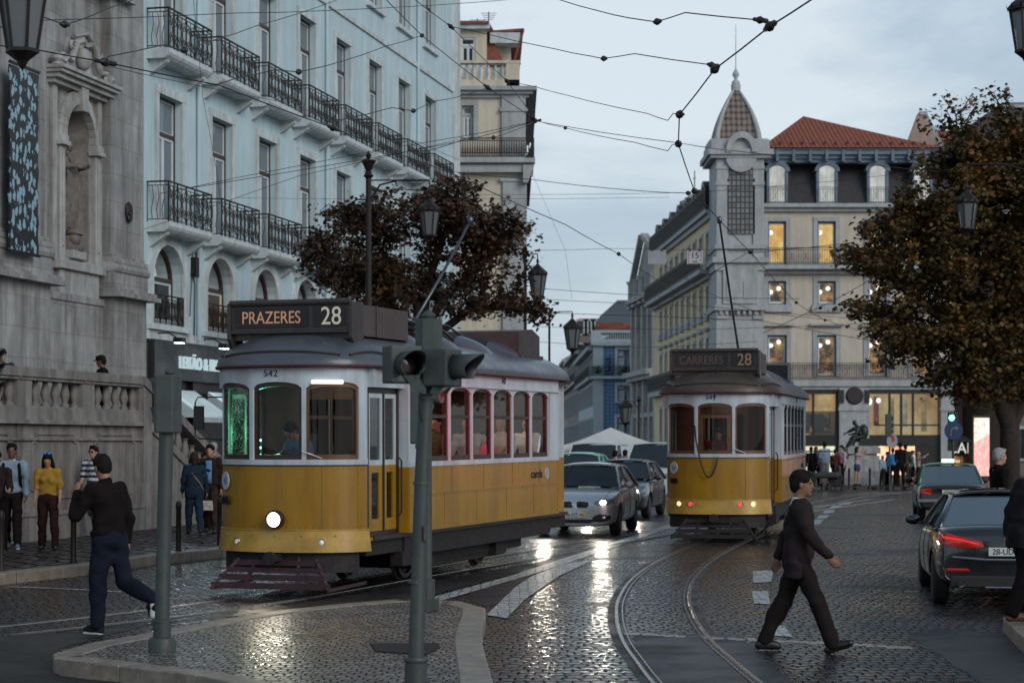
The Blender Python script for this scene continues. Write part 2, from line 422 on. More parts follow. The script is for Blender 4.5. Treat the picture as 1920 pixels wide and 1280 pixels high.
# ------------------------------------------------------------ road surfaces
def cobble(name, sx, sy, c0, c1, joint, wetlo, wethi, rough_dry=.5, bstr=.9, rot=0.0, wscale=.35, wt=(.42,.58), dist=.02, stain=None):
    if name in _mats: return _mats[name]
    m = bpy.data.materials.new(name); m.use_nodes = True; _mats[name] = m
    T = NT(m); P = T.n['Principled BSDF']
    g = T.new('ShaderNodeNewGeometry')
    wob = T.new('ShaderNodeTexNoise'); wob.inputs['Scale'].default_value = .9; T.ln(g.outputs['Position'], wob.inputs['Vector'])
    va = T.new('ShaderNodeVectorMath', operation='MULTIPLY_ADD'); T.ln(wob.outputs['Color'], va.inputs[0]); va.inputs[1].default_value = (.3,.3,0); T.ln(g.outputs['Position'], va.inputs[2])
    mp = T.new('ShaderNodeMapping'); mp.inputs['Rotation'].default_value = (0,0,rot); mp.inputs['Scale'].default_value = (1/sx,1/sy,.0)
    T.ln(va.outputs[0], mp.inputs['Vector'])
    sx0 = T.new('ShaderNodeSeparateXYZ'); T.ln(mp.outputs[0], sx0.inputs[0]); fl = T.math('FLOOR', sx0.outputs[1]); cx0 = T.new('ShaderNodeCombineXYZ')
    T.ln(T.math('ADD', sx0.outputs[0], T.math('MULTIPLY', T.math('MODULO', fl, 2.0), .5)), cx0.inputs[0]); T.ln(sx0.outputs[1], cx0.inputs[1])
    v1 = T.new('ShaderNodeTexVoronoi'); v1.voronoi_dimensions = '2D'; v1.feature = 'DISTANCE_TO_EDGE'; v1.inputs['Scale'].default_value = 1; v1.inputs['Randomness'].default_value = .34
    v2 = T.new('ShaderNodeTexVoronoi'); v2.voronoi_dimensions = '2D'; v2.inputs['Scale'].default_value = 1; v2.inputs['Randomness'].default_value = .34
    T.ln(cx0.outputs[0], v1.inputs['Vector']); T.ln(cx0.outputs[0], v2.inputs['Vector'])
    edge = T.ramp(v1.outputs['Distance'], [(.03, 0.0), (.15, 1.0)])
    sep = T.new('ShaderNodeSeparateColor'); T.ln(v2.outputs['Color'], sep.inputs[0])
    cc = T.mix(sep.outputs[0], c0, c1)
    cc = T.mix(T.noise(g.outputs['Position'], .45, 6, .6), T.mix(1.0, cc, (.55,.5,.48), 'MULTIPLY'), cc)
    cc = T.mix(edge, joint, cc); T.ln(cc, P.inputs['Base Color'])
    wn = T.ramp(T.noise(g.outputs['Position'], wscale, 5, .55, .3), [(wt[0], 0.0), (wt[1], 1.0)])
    r1 = T.math('ADD', wetlo, T.math('MULTIPLY', sep.outputs[1], wethi-wetlo))
    rr = T.mix(wn, (rough_dry,)*3, r1); rr = T.mix(edge, (.6,)*3, rr); T.ln(rr, P.inputs['Roughness'])
    T.ln(T.math('MULTIPLY', edge, .6), P.inputs['Specular IOR Level'])
    # each sett is slightly domed and slightly tipped its own way
    dome = T.ramp(v1.outputs['Distance'], [(.0, 0.0), (.12, .7), (.45, 1.0)])
    tip = T.math('MULTIPLY', sep.outputs[2], .35)
    hh = T.math('ADD', T.math('ADD', dome, tip), T.math('MULTIPLY', T.noise(g.outputs['Position'], 26, 3), .25))
    bn = T.new('ShaderNodeBump'); bn.inputs['Strength'].default_value = bstr; bn.inputs['Distance'].default_value = dist
    T.ln(hh, bn.inputs['Height'])
    T.ln(bn.outputs[0], P.inputs['Normal'])
    return m
ROADM = cobble('wet_basalt_setts', .135, .21, (.020,.017,.016), (.068,.060,.056), (.005,.004,.004), .12, .34, .5, .7, wt=(.30,.48), dist=.014)
WHITEC = cobble('white_limestone_setts', .10, .15, (.13,.11,.095), (.36,.32,.28), (.010,.007,.006), .16, .38, .5, .7, wt=(.34,.6), dist=.014)
PAVEM = cobble('left_pavement_setts', .32, .75, (.045,.035,.030), (.10,.08,.068), (.012,.008,.007), .22, .42, .6, .5, rot=.5)
def sheet(name, col, rough, c2, bump=.6, bs=60, wet=None, spec=.5):
    if name in _mats: return _mats[name]
    m = bpy.data.materials.new(name); m.use_nodes = True; _mats[name] = m
    T = NT(m); P = T.n['Principled BSDF']; g = T.new('ShaderNodeNewGeometry').outputs['Position']
    T.ln(T.ramp(T.noise(g, 6, 8, .7), [(.35, col), (.68, c2)]), P.inputs['Base Color'])
    T.ln(T.ramp(T.noise(g, .8, 6, .6), [(.4, rough-.14), (.62, rough+.12)]), P.inputs['Roughness'])
    bn = T.new('ShaderNodeBump'); bn.inputs['Strength'].default_value = bump; bn.inputs['Distance'].default_value = .006
    T.ln(T.noise(g, bs, 5), bn.inputs['Height']); T.ln(bn.outputs[0], P.inputs['Normal']); P.inputs['Specular IOR Level'].default_value = spec
    return m
ASPH = sheet('worn_asphalt', (.013,.011,.011), .55, (.034,.029,.027), 1.0, 60, spec=.35)
KERBM = sheet('kerb_limestone', (.17,.14,.11), .5, (.34,.29,.235), .6, 30)
def paintmat():
    m = bpy.data.materials.new('worn_white_paint'); m.use_nodes = True
    T = NT(m); P = T.n['Principled BSDF']; g = T.new('ShaderNodeNewGeometry').outputs['Position']
    mp = T.new('ShaderNodeMapping'); mp.inputs['Scale'].default_value = (1/.13,1/.30,0); T.ln(g, mp.inputs['Vector'])
    v = T.new('ShaderNodeTexVoronoi'); v.voronoi_dimensions = '2D'; v.feature = 'DISTANCE_TO_EDGE'; v.inputs['Scale'].default_value = 1; v.inputs['Randomness'].default_value = .42; T.ln(mp.outputs[0], v.inputs['Vector'])
    e = T.ramp(v.outputs['Distance'], [(.02, 0.0), (.1, 1.0)])
    wear = T.ramp(T.noise(g, 4, 9, .75), [(.36, 0.0), (.50, 1.0)])
    c = T.mix(T.math('MULTIPLY', wear, e), (.06,.058,.056), (.50,.51,.52)); T.ln(c, P.inputs['Base Color']); P.inputs['Roughness'].default_value = .4
    bn = T.new('ShaderNodeBump'); bn.inputs['Strength'].default_value = .5; bn.inputs['Distance'].default_value = .01; T.ln(e, bn.inputs['Height']); T.ln(bn.outputs[0], P.inputs['Normal'])
    return m
PAINT = paintmat()

# ------------------------------------------------------------ ground, road, pavements, rails
def gsheet(name, pts, z, m, kind='structure', t=0.0, **k):
    mb = MB(); n = len(pts)
    P = [gp(*p, z) for p in pts] if not isinstance(pts[0], Vector) else pts
    if m is ASPH:      # ragged edges
        rj = random.Random(len(P)*7+int(pts[0][0])); N_ = []
        for a, b in zip(P, P[1:]+P[:1]):
            kn_ = max(1, int((b-a).length/.22))
            for q in range(kn_): N_.append(a.lerp(b,q/kn_)+Vector((rj.uniform(-.045,.045),rj.uniform(-.12,.12),0)))
        P = N_; n = len(P)
    if t: mb.prism([(p.x,p.y) for p in P], z-t, z)
    else: mb.add([(p.x,p.y,z) for p in P], [tuple(range(n))])
    return finish(link(name, mb.mesh(name), m, recalc=bool(t)), kind=kind, **k)
mb = MB(); mb.add([(-900,-60,0),(900,-60,0),(900,1500,0),(-900,1500,0)], [(0,1,2,3)])
finish(link('road', mb.mesh('road'), ROADM), kind='structure')
def ribbon(pts, w0, w1=None, z=0.0, n=60, mode='ground'):
    """strip of constant width along a smooth curve through pixel points; returns (left pts, right pts)"""
    P = [gp(*p) for p in pts] if not isinstance(pts[0], Vector) else pts
    out = []
    for i in range(len(P)-1):
        a = P[max(i-1,0)]; b = P[i]; c = P[i+1]; d = P[min(i+2,len(P)-1)]
        for j in range(12):
            t = j/12; out.append(.5*((2*b)+(c-a)*t+(2*a-5*b+4*c-d)*t*t+(3*b-3*c+d-a)*t**3))
    out.append(P[-1]); return out
def strip(mb, line, off, w, z, t=0.0):
    L = []; Rr = []
    for i, p in enumerate(line):
        d = (line[min(i+1,len(line)-1)]-line[max(i-1,0)]); d.z = 0; d.normalize(); nrm = Vector((d.y,-d.x,0))
        L.append(p+nrm*(off-w/2)); Rr.append(p+nrm*(off+w/2))
    vs = [(p.x,p.y,z) for p in L]+[(p.x,p.y,z) for p in Rr]; n = len(L)
    mb.add(vs, [(i, n+i, n+i+1, i+1) for i in range(n-1)])
# asphalt patches
gsheet('asphalt_patch', [(-60,1330),(-60,1180),(60,1190),(250,1172),(430,1150),(640,1118),(800,1092),(1010,1052),(1110,1024),(1120,1030),(1020,1062),(830,1108),(760,1128),(600,1135),(280,1172),(105,1215),(100,1245),(400,1290),(900,1345)], .004, ASPH)
gsheet('asphalt_patch', [(1187,1190),(1330,1186),(1392,1192),(1440,1235),(1500,1290),(1420,1345),(1250,1345),(1205,1240)], .004, ASPH)
gsheet('asphalt_patch', [(1700,1186),(1760,1178),(1960,1196),(2100,1330),(1850,1345),(1840,1290),(1780,1238),(1720,1206)], .004, ASPH)
gsheet('asphalt_patch', [(900,1100),(1030,1068),(985,1095),(930,1132),(906,1136),(880,1122)], .0045, ASPH)
# tram rails
railA = ribbon([(1393,1000),(1372,1007),(1320,1020),(1265,1045),(1222,1078),(1222,1078),(1226,1120),(1236,1160),(1260,1205),(1300,1255),(1360,1320)], 1)
c549 = Vector((4.42,42.2,0)); d549 = Vector((.205,.979,0)).normalized()
def polyY(pts): return [Vector((x,y,0)) for x,y in pts]
# centre line of the near curve measured between both rails
mid = [(1372,1008),(1300,1042),(1248,1080),(1227,1120),(1230,1158),(1250,1200),(1287,1242),(1330,1285),(1400,1345)]
lineA = ribbon([c549+d549*30+Vector((2.5,0,0)), c549+d549*14, c549+d549*2]+[gp(*p) for p in mid], 1)
C542 = Vector((-2.87,26.7,0)); D542 = Vector((.321,.947,0)).normalized()
lineB = ribbon([Vector((-14,10,0)), Vector((-8.6,17.6,0)), Vector((-5.35,21.6,0)), C542+D542*-1, C542+D542*4, C542+D542*9, C542+D542*20, C542+D542*34, Vector((14.5,80,0)), Vector((22,86,0))], 1)
def rails(line, name):
    for off in (-.45,.45):
        mb = MB(); strip(mb, line, off, .20, .002, 0); finish(link('asphalt_strip', mb.mesh('asphalt_strip'), ASPH), kind='structure')
        for dd, ww in ((0,.048),(.07,.020)):
            pts = line; mb = MB(); L = []
            for i, p in enumerate(pts):
                d = (pts[min(i+1,len(pts)-1)]-pts[max(i-1,0)]); d.z = 0; d.normalize(); nr = Vector((d.y,-d.x,0)); c = p+nr*(off+dd*(1 if off < 0 else -1))
                L.append([c-nr*ww/2+Vector((0,0,.003)), c-nr*ww/2*.7+Vector((0,0,.014)), c+nr*ww/2*.7+Vector((0,0,.014)), c+nr*ww/2+Vector((0,0,.003))])
            mb.grid(L); finish(link(name, mb.mesh(name), STEELR), kind='structure')
rails(lineA, 'tram_rail'); rails(lineB, 'tram_rail')
# painted lines
def pline(pts, w):
    mb = MB(); strip(mb, ribbon(pts, 1), 0, w, .008); return finish(link('road_marking', mb.mesh('road_marking'), PAINT), kind='structure')
gsheet('road_marking', [(806,1122),(820,1116),(960,1078),(1050,1048),(1150,1016),(1250,984),(1275,980),(1255,990),(1160,1022),(1060,1056),(990,1078),(900,1104),(810,1130)], .008, PAINT)
gsheet('road_marking', [(912,1152),(950,1158),(985,1122),(1050,1078),(1110,1050),(1060,1056),(1000,1078),(968,1098)], .012, PAINT)
for q in ([(1412,1070),(1450,1068),(1446,1090),(1412,1092)], [(1409,1107),(1440,1107),(1444,1132),(1414,1130)], [(1455,1170),(1470,1172),(1487,1194),(1450,1190)],
          [(1522,974),(1545,973),(1537,983),(1513,984)], [(1536,965),(1556,965),(1550,971),(1530,972)], [(1548,956),(1566,956),(1562,961),(1542,962)], [(1562,947),(1580,947),(1576,951),(1555,952)], [(1580,942),(1597,941),(1592,945),(1572,946)], [(1518,990),(1532,989),(1524,997),(1508,998)]):
    gsheet('road_marking', q, .008, PAINT)
pline([(15,1100),(120,1104),(230,1110)], .10)
# white stone course across the road
mb = MB()
rng = random.Random(4)
for i in range(44):
    x = 1178+i*12.2
    y = 1188+ (x-1178)*.05
    a = gp(x,y); 
    if 1290 < x < 1318: continue
    wd = .042+rng.random()*.012; dp = .06+rng.random()*.06; jy = rng.uniform(-.05,.05)
    if rng.random() < .12: continue
    mb.box(a.x-wd, a.x+wd, a.y-dp+jy, a.y+dp+jy, 0, .006+rng.random()*.004)
finish(link('stone_course', mb.mesh('stone_course'), mat('pale_setts', (.26,.235,.21), .35, var=.3, vs=9), bevel=.004), kind='structure')
# left pavement (raised), its kerb
kz = .15
kin = [gp(-120,1092,kz), gp(0,1076,kz), gp(190,1056,kz), gp(300,1040,kz), gp(415,1029,kz), gp(520,1010,kz), Vector((-1.0,52,kz)), Vector((3.5,80,kz)), Vector((6,120,kz))]
out = [Vector((-70,120,kz)), Vector((-70,15,kz)), Vector((-14,15,kz))]
mb = MB(); mb.prism([(p.x,p.y) for p in kin+out], -.02, kz); finish(link('pavement', mb.mesh('pavement'), PAVEM, recalc=True), kind='structure')
def kerb(line, w=.28, h=.012, seg=1.0, z=kz, side=1, name='kerb'):
    L = ribbon(line, 1); mb = MB(); acc = 0; last = L[0]; pts = [L[0]]
    for p in L[1:]:
        acc += (p-last).length; last = p
        if acc >= seg: pts.append(p); acc = 0
    pts.append(L[-1])
    for a, b in zip(pts, pts[1:]):
        d = (b-a); d.z = 0
        if d.length < .05: continue
        d.normalize(); n = Vector((d.y,-d.x,0))*side; a2 = a+d*.012; b2 = b-d*.012
        vs = [a2+n*.02, b2+n*.02, b2-n*w, a2-n*w]
        mb.prism([(v.x,v.y) for v in vs], -.01, z+h)
    finish(link(name, mb.mesh(name), KERBM, bevel=.012, recalc=True), kind='structure')
kerb(kin[:-2], side=1)
# traffic island
IZ = .13
isl = [(103,1227),(135,1214),(200,1202),(290,1186),(400,1166),(490,1150),(600,1137),(700,1128),(790,1122),(850,1127),(890,1134),(908,1143),(906,1160),(899,1185),(902,1215),(912,1250),(925,1300),(940,1350)]
bot = [(820,1420),(600,1350),(480,1290),(400,1271),(280,1254),(160,1244),(112,1238)]
ip = [gp(*p, IZ) for p in isl+bot]
mb = MB(); mb.prism([(p.x,p.y) for p in ip], -.02, IZ); o_ = finish(link('traffic_island_paving', mb.mesh('island'), [WHITEC, KERBM], recalc=True), kind='structure')
for p_ in o_.data.polygons: p_.material_index = 0 if p_.normal.z > .5 else 1
kerb(ip+[ip[0]], w=.24, seg=.95, z=IZ, side=-1)
# dark drain cover in the island
mb = MB(); g = [gp(*p, IZ) for p in [(695,1208),(820,1206),(826,1214),(800,1228),(705,1222)]]
mb.prism([(p.x,p.y) for p in g], IZ-.01, IZ+.012); finish(link('drain_cover', mb.mesh('drain_cover'), mat('rusty_cast_iron', (.03,.02,.017), .7, .3, var=.3, vs=20, bump=1, bs=120), recalc=True), 'dark irregular iron drain cover set in the white cobbles of the traffic island', 'drain cover')
# right pavement corner
rp = [gp(*p, .14) for p in [(1878,1165),(1905,1160),(2300,1120),(2600,1180),(2400,1330),(2010,1330),(1960,1200)]]
mb = MB(); mb.prism([(p.x,p.y) for p in [gp(1884,1158,.14), gp(1925,1198,.14), gp(2050,1290,.14), Vector((20,12,.14)), Vector((20,60,.14)), Vector((13.5,60,.14)), Vector((10.5,45,.14)), gp(1960,1075,.14)]], -.01, .14)
finish(link('pavement', mb.mesh('pavement'), PAVEM, recalc=True), kind='structure')
kerb([gp(1884,1158,.14), gp(1925,1198,.14), gp(2050,1290,.14)], side=1, w=.2, z=.14)
# square at the back (behind bollards)
mb = MB(); mb.prism([(11,86.5),(60,86.5),(60,114),(11.5,114)], -.01, .12); finish(link('pavement', mb.mesh('pavement'), PAVEM, recalc=True), kind='structure')
# ------------------------------------------------------------ facade tools. local frame: x along the wall, y inward, z up; outside is -y
def wall_mb(L0, L1, z0, z1, ops, rev=.22, y=0.0, mb=None, back=.3):
    """wall sheet with openings (u0,u1,za,zb,rise): reveals included"""
    mb = mb or MB()
    us = sorted(set([L0,L1]+[o[0] for o in ops]+[o[1] for o in ops])); zs = sorted(set([z0,z1]+[o[2] for o in ops]+[o[3] for o in ops]))
    for i in range(len(us)-1):
        for j in range(len(zs)-1):
            uc = (us[i]+us[i+1])/2; zc = (zs[j]+zs[j+1])/2
            if uc < L0 or uc > L1 or zc < z0 or zc > z1: continue
            if any(o[0] < uc < o[1] and o[2] < zc < o[3] for o in ops): continue
            mb.add([(us[i],y,zs[j]),(us[i+1],y,zs[j]),(us[i+1],y,zs[j+1]),(us[i],y,zs[j+1])], [(0,1,2,3)])
    for o in ops:
        u0,u1,a,b = o[:4]; rise = o[4] if len(o) > 4 else 0; q = y+rev
        mb.add([(u0,y,a),(u1,y,a),(u1,q,a),(u0,q,a)], [(0,1,2,3)])
        if not rise:
            mb.add([(u0,y,b),(u1,y,b),(u1,q,b),(u0,q,b)], [(3,2,1,0)])
            mb.add([(u0,y,a),(u0,q,a),(u0,q,b),(u0,y,b)], [(0,1,2,3)]); mb.add([(u1,y,a),(u1,q,a),(u1,q,b),(u1,y,b)], [(3,2,1,0)])
        else:
            s = b-rise
            mb.add([(u0,y,a),(u0,q,a),(u0,q,s),(u0,y,s)], [(0,1,2,3)]); mb.add([(u1,y,a),(u1,q,a),(u1,q,s),(u1,y,s)], [(3,2,1,0)])
            n = 12; arc = arch_pts(u0,u1,s,b,n)
            for k in range(n):
                p, r = arc[k], arc[k+1]
                mb.add([(p[0],y,p[1]),(r[0],y,r[1]),(r[0],y,b),(p[0],y,b)], [(0,1,2,3)])
                mb.add([(p[0],y,p[1]),(r[0],y,r[1]),(r[0],q,r[1]),(p[0],q,p[1])], [(0,1,2,3)])
    # body of the building behind the wall so that it is not a sheet
    return mb
def arch_pts(u0, u1, s, b, n=12):
    c = (u0+u1)/2; w = (u1-u0)/2; return [(c-w*math.cos(math.pi*k/n), s+(b-s)*math.sin(math.pi*k/n)) for k in range(n+1)]
def surround(mb, u0, u1, a, b, w=.2, d=.06, rise=0, sill=True, y=0.0, top=True):
    if not rise:
        mb.box(u0-w,u0,y-d,y+.02,a,b); mb.box(u1,u1+w,y-d,y+.02,a,b)
        if top: mb.box(u0-w,u1+w,y-d-.01,y+.02,b,b+w)
    else:
        s = b-rise; mb.box(u0-w,u0,y-d,y+.02,a,s); mb.box(u1,u1+w,y-d,y+.02,a,s)
        i = arch_pts(u0,u1,s,b,12); o = arch_pts(u0-w,u1+w,s,b+w,12)
        for k in range(12):
            p = [i[k],i[k+1],o[k+1],o[k]]; mb.prism([(q[0],q[1]) for q in p], y-d, y+.02, 'Y')
    if sill: mb.box(u0-w-.05,u1+w+.05,y-d-.08,y+.02,a-.14,a)
def window(th, u0, u1, a, b, back=None, glass=GLASS, rev=.16, out=WOODB, inn=FRAMEW, transom=.7, rise=0, name='window', y=0.0, mull=True, depth=.5, fw=.07, cols=2):
    f = MB(); y0 = y+rev; y1 = y0+.07
    f.mi = 0; s = b-rise
    f.box(u0,u0+fw,y0,y1,a,s); f.box(u1-fw,u1,y0,y1,a,s); f.box(u0+fw,u1-fw,y0,y1,a,a+fw)
    zt = a+(b-a)*transom
    if rise:
        i = arch_pts(u0+fw,u1-fw,s,b-fw,10); o = arch_pts(u0,u1,s,b,10)
        for k in range(10): f.prism([i[k],i[k+1],o[k+1],o[k]], y0, y1, 'Y')
        zt = s-.02
    else: f.box(u0+fw,u1-fw,y0,y1,b-fw,b)
    f.box(u0+fw,u1-fw,y0-.02,y1,zt,zt+.09)
    f.mi = 1; iw = .07; q0 = y0+.02; q1 = y1-.005; c = (u0+u1)/2
    A0, A1 = u0+fw, u1-fw
    f.box(A0,A0+iw,q0,q1,a+fw,zt); f.box(A1-iw,A1,q0,q1,a+fw,zt); f.box(A0+iw,A1-iw,q0,q1,a+fw,a+fw+iw*1.6); f.box(A0+iw,A1-iw,q0,q1,zt-iw,zt)
    for k in range(1, cols):
        cc = A0+(A1-A0)*k/cols; f.box(cc-.055,cc+.055,q0-.01,q1,a+fw+iw*1.6,zt-iw)
    if not rise: f.box(A0,A0+.03,q0,q1,zt+.09,b-fw); f.box(A1-.03,A1,q0,q1,zt+.09,b-fw); f.box(A0+.03,A1-.03,q0,q1,b-fw-.03,b-fw); f.box(A0+.03,A1-.03,q0,q1,zt+.09,zt+.12)
    w = th.part(name, f, [out, inn])
    p = MB(); p.mi = 0; g = y1-.02
    p.add([(u0,g,a),(u1,g,a),(u1,g,s),(u0,g,s)], [(0,1,2,3)])
    if rise: arc = arch_pts(u0,u1,s,b,10); p.add([(q[0],g,q[1]) for q in arc], [tuple(range(11))])
    p.mi = 1; d = g+depth; e = .25
    p.add([(u0-e,d,a-e),(u1+e,d,a-e),(u1+e,d,b+e),(u0-e,d,b+e)], [(0,1,2,3)])
    p.mi = 2
    p.add([(u0-e,g+.02,a-e),(u0-e,d,a-e),(u0-e,d,b+e),(u0-e,g+.02,b+e), (u1+e,g+.02,a-e),(u1+e,d,a-e),(u1+e,d,b+e),(u1+e,g+.02,b+e)], [(0,1,2,3),(4,5,6,7),(3,2,6,7),(0,1,5,4)])
    o = link('pane', p.mesh('pane'), [glass, back or DARKIN, DARKIN], w); o.data.polygons.foreach_set('material_index', p.m)
    return w
def panes(t_, ops, m=None, y=.2):
    for o in ops[:90]:
        dw = MB(); dw.box(o[0],o[1],y,y+.05,o[2],o[3]); dw.box((o[0]+o[1])/2-.05,(o[0]+o[1])/2+.05,y-.04,y,o[2],o[3]); t_.part('window', dw, [m or WDARK])
WDARK = mat('dark_window', (.045,.055,.065), .08, var=.5, vs=.6)
def again(o, dx, dz=0, dy=0):
    """another of the same part, shifted along the wall"""
    c = o.copy(); C.objects.link(c); c.location = (o.location.x+dx, o.location.y+dy, o.location.z+dz)
    for ch in o.children:
        d = ch.copy(); C.objects.link(d); d.parent = c
    return c
def scroll(mb, c, r, turns=1.3, y=0.0, sgn=1, th0=0, tr=.009, up=1):
    pts = []
    for k in range(14):
        t = k/13; a = th0+sgn*turns*2*math.pi*t; rr = r*(1-.8*t)
        pts.append((c[0]+rr*math.cos(a), y, c[1]+up*rr*math.sin(a)))
    mb.tube(pts, tr, 4, caps=False)
def railing_mb(w, h, dep, y0=0.0, tr=.011, fine=True, panels=5):
    """iron balcony railing, width w centred on x=0, standing on z=0, projecting to y=-dep"""
    mb = MB(); x0, x1 = -w/2, w/2; y = -dep
    for z in (h, h-.09, .06):
        t = tr*1.9 if z == h else tr
        mb.bar((x0,y,z),(x1,y,z),t*2,t*1.4); mb.bar((x0,y0,z),(x0,y,z),t*2,t*1.4); mb.bar((x1,y0,z),(x1,y,z),t*2,t*1.4)
    n = panels
    for k in range(n+1):
        x = x0+(x1-x0)*k/n; mb.bar((x,y,0),(x,y,h),tr*2.2)
    pw = (x1-x0)/n
    for k in range(n):
        c = x0+pw*(k+.5)
        if fine:
            for sx in (-1,1):
                scroll(mb, (c+sx*pw*.25, h*.68), pw*.22, 1.2, y, sx, math.pi/2, tr*.85)
                scroll(mb, (c+sx*pw*.25, h*.30), pw*.22, 1.2, y, -sx, -math.pi/2, tr*.85)
                mb.tube([(c+sx*pw*.46,y,.06),(c+sx*pw*.2,y,h*.3),(c+sx*pw*.05,y,h*.5),(c+sx*pw*.2,y,h*.68),(c+sx*pw*.46,y,h-.09)], tr*.8, 4, False)
            mb.tube([(c,y,.06),(c,y,h-.09)], tr*.8, 4, False)
            mb.lathe([(0,-.04),(.03,0),(0,.04)], (c,y,h*.5), 6)
        else:
            for q in (.2,.4,.6,.8): mb.bar((x0+pw*(k+q),y,.06),(x0+pw*(k+q),y,h-.09),tr*1.2)
    for x in (x0,x1):
        m = max(1, int(dep/.16))
        for j in range(1, m+1):
            yy = y0-(dep)*j/(m+1)
            mb.tube([(x,yy,.06),(x,yy+.03,h*.3),(x,yy-.03,h*.6),(x,yy,h-.09)], tr*.8, 4, False)
        if fine: mb.bar((x,y0,0),(x,y0,h),tr*2)
    return mb
def slab_mb(w, dep, t=.24, y0=0.0):
    mb = MB(); x0, x1 = -w/2, w/2
    mb.prism([(y0+.05,-t),(y0-dep+.12,-t),(y0-dep+.04,-t*.72),(y0-dep,-t*.45),(y0-dep,0),(y0+.05,0)], x0, x1, 'X')
    for x in (x0+.25, x1-.25):
        mb.prism([(y0,-t-.34),(y0-.10,-t-.30),(y0-dep*.75,-t-.06),(y0-dep*.8,-t),(y0,-t)], x-.09, x+.09, 'X')
    return mb
def angle_of(U): return math.atan2(U[1], U[0])
SL = 840/F; UL = Vector((SL,1,0)).normalized()
def onl(X0, Y, z=0): return Vector((X0+SL*Y, Y, z))

# ------------------------------------------------------------ the pale balconied building on the left
B = Thing('apartment_building', 'tall pale blue-white building on the left with rows of iron balconies and arched windows', 'building', onl(-19.5,48.6), angle_of(UL))
Lb = 30.8; uk = [1.43+3.585*k for k in range(8)]; ww = .76
ops = []
for u in uk:
    ops += [(u-ww,u+ww,7.35,10.5), (u-ww,u+ww,11.5,14.65), (u-ww,u+ww,16.5,18.9), (u-ww,u+ww,20.2,22.4)]
arc_u = [1.25+3.585*k for k in range(8)]
for u in arc_u: ops.append((u-.98,u+.98,4.88,6.85,.85))
m_ = wall_mb(-.3, Lb, 4.5, 24, ops, .3)
m_.body(-.3,Lb,1.9,9,4.5,24)   # depth of the building
B.part('wall', m_, PLAS_W)
t = MB()
for o_ in ops:
    if len(o_) == 4: surround(t, o_[0],o_[1],o_[2],o_[3], .2, .05, sill=(o_[2] > 16))
    else: surround(t, *o_[:4], w=.26, d=.08, rise=o_[4])
t.box(-.3,Lb,-.07,.02,15.45,15.6); t.box(-.3,Lb,-.06,.02,4.5,4.72); t.box(Lb-.9,Lb,-.10,.02,4.5,24); t.box(-.3,Lb,-.5,.02,23.6,24)
B.part('stone_trim', t, TRIM_W)
w1 = window(B, uk[0]-ww, uk[0]+ww, 7.35, 10.5, CURTAIN, GLASSR)
w1b = window(B, uk[1]-ww, uk[1]+ww, 7.35, 10.5, DARKIN, GLASSR)
w2 = window(B, uk[0]-ww, uk[0]+ww, 11.5, 14.65, CURTAIN, GLASSR); w3 = window(B, uk[0]-ww, uk[0]+ww, 16.5, 18.9, CURTAIN, GLASSR, transom=.62)
w4 = window(B, uk[0]-ww, uk[0]+ww, 20.2, 22.4, CURTAIN, GLASSR, transom=.62)
for k in range(1,8):
    dx = uk[k]-uk[0]; again(w2, dx); again(w3, dx); again(w4, dx)
    if k > 1: again(w1 if k%3 else w1b, dx if k%3 else uk[k]-uk[1])
a0 = window(B, arc_u[0]-.98, arc_u[0]+.98, 4.88, 6.85, DARKIN, GLASS, rise=.85, rev=.24, cols=1)
a1 = window(B, arc_u[1]-.98, arc_u[1]+.98, 4.88, 6.85, emat('lit_blind', (1.0,.46,.08), 3.4, (.60,.24,.03), 1.4), GLASS, rise=.85, rev=.24, cols=1)
for k in range(2,8): again(a1, arc_u[k]-arc_u[1])
lr = B.part('window_railing', railing_mb(1.86,.72,.06,.06, .012), IRON); lr.location = (arc_u[0], 0, 4.88)
for k in range(1,8): again(lr, arc_u[k]-arc_u[0])
sl_ = B.part('balcony_slab', slab_mb(2.9,.58), TRIM_W); sl_.location = (uk[0],0,7.3)
rl = B.part('balcony_railing', railing_mb(2.84,.96,.55,0,.013), IRON); rl.location = (uk[0],0,7.3)
for k in range(8):
    for z in (7.3, 11.45):
        if k == 0 and z == 7.3: continue
        again(sl_, uk[k]-uk[0], z-7.3); again(rl, uk[k]-uk[0], z-7.3)
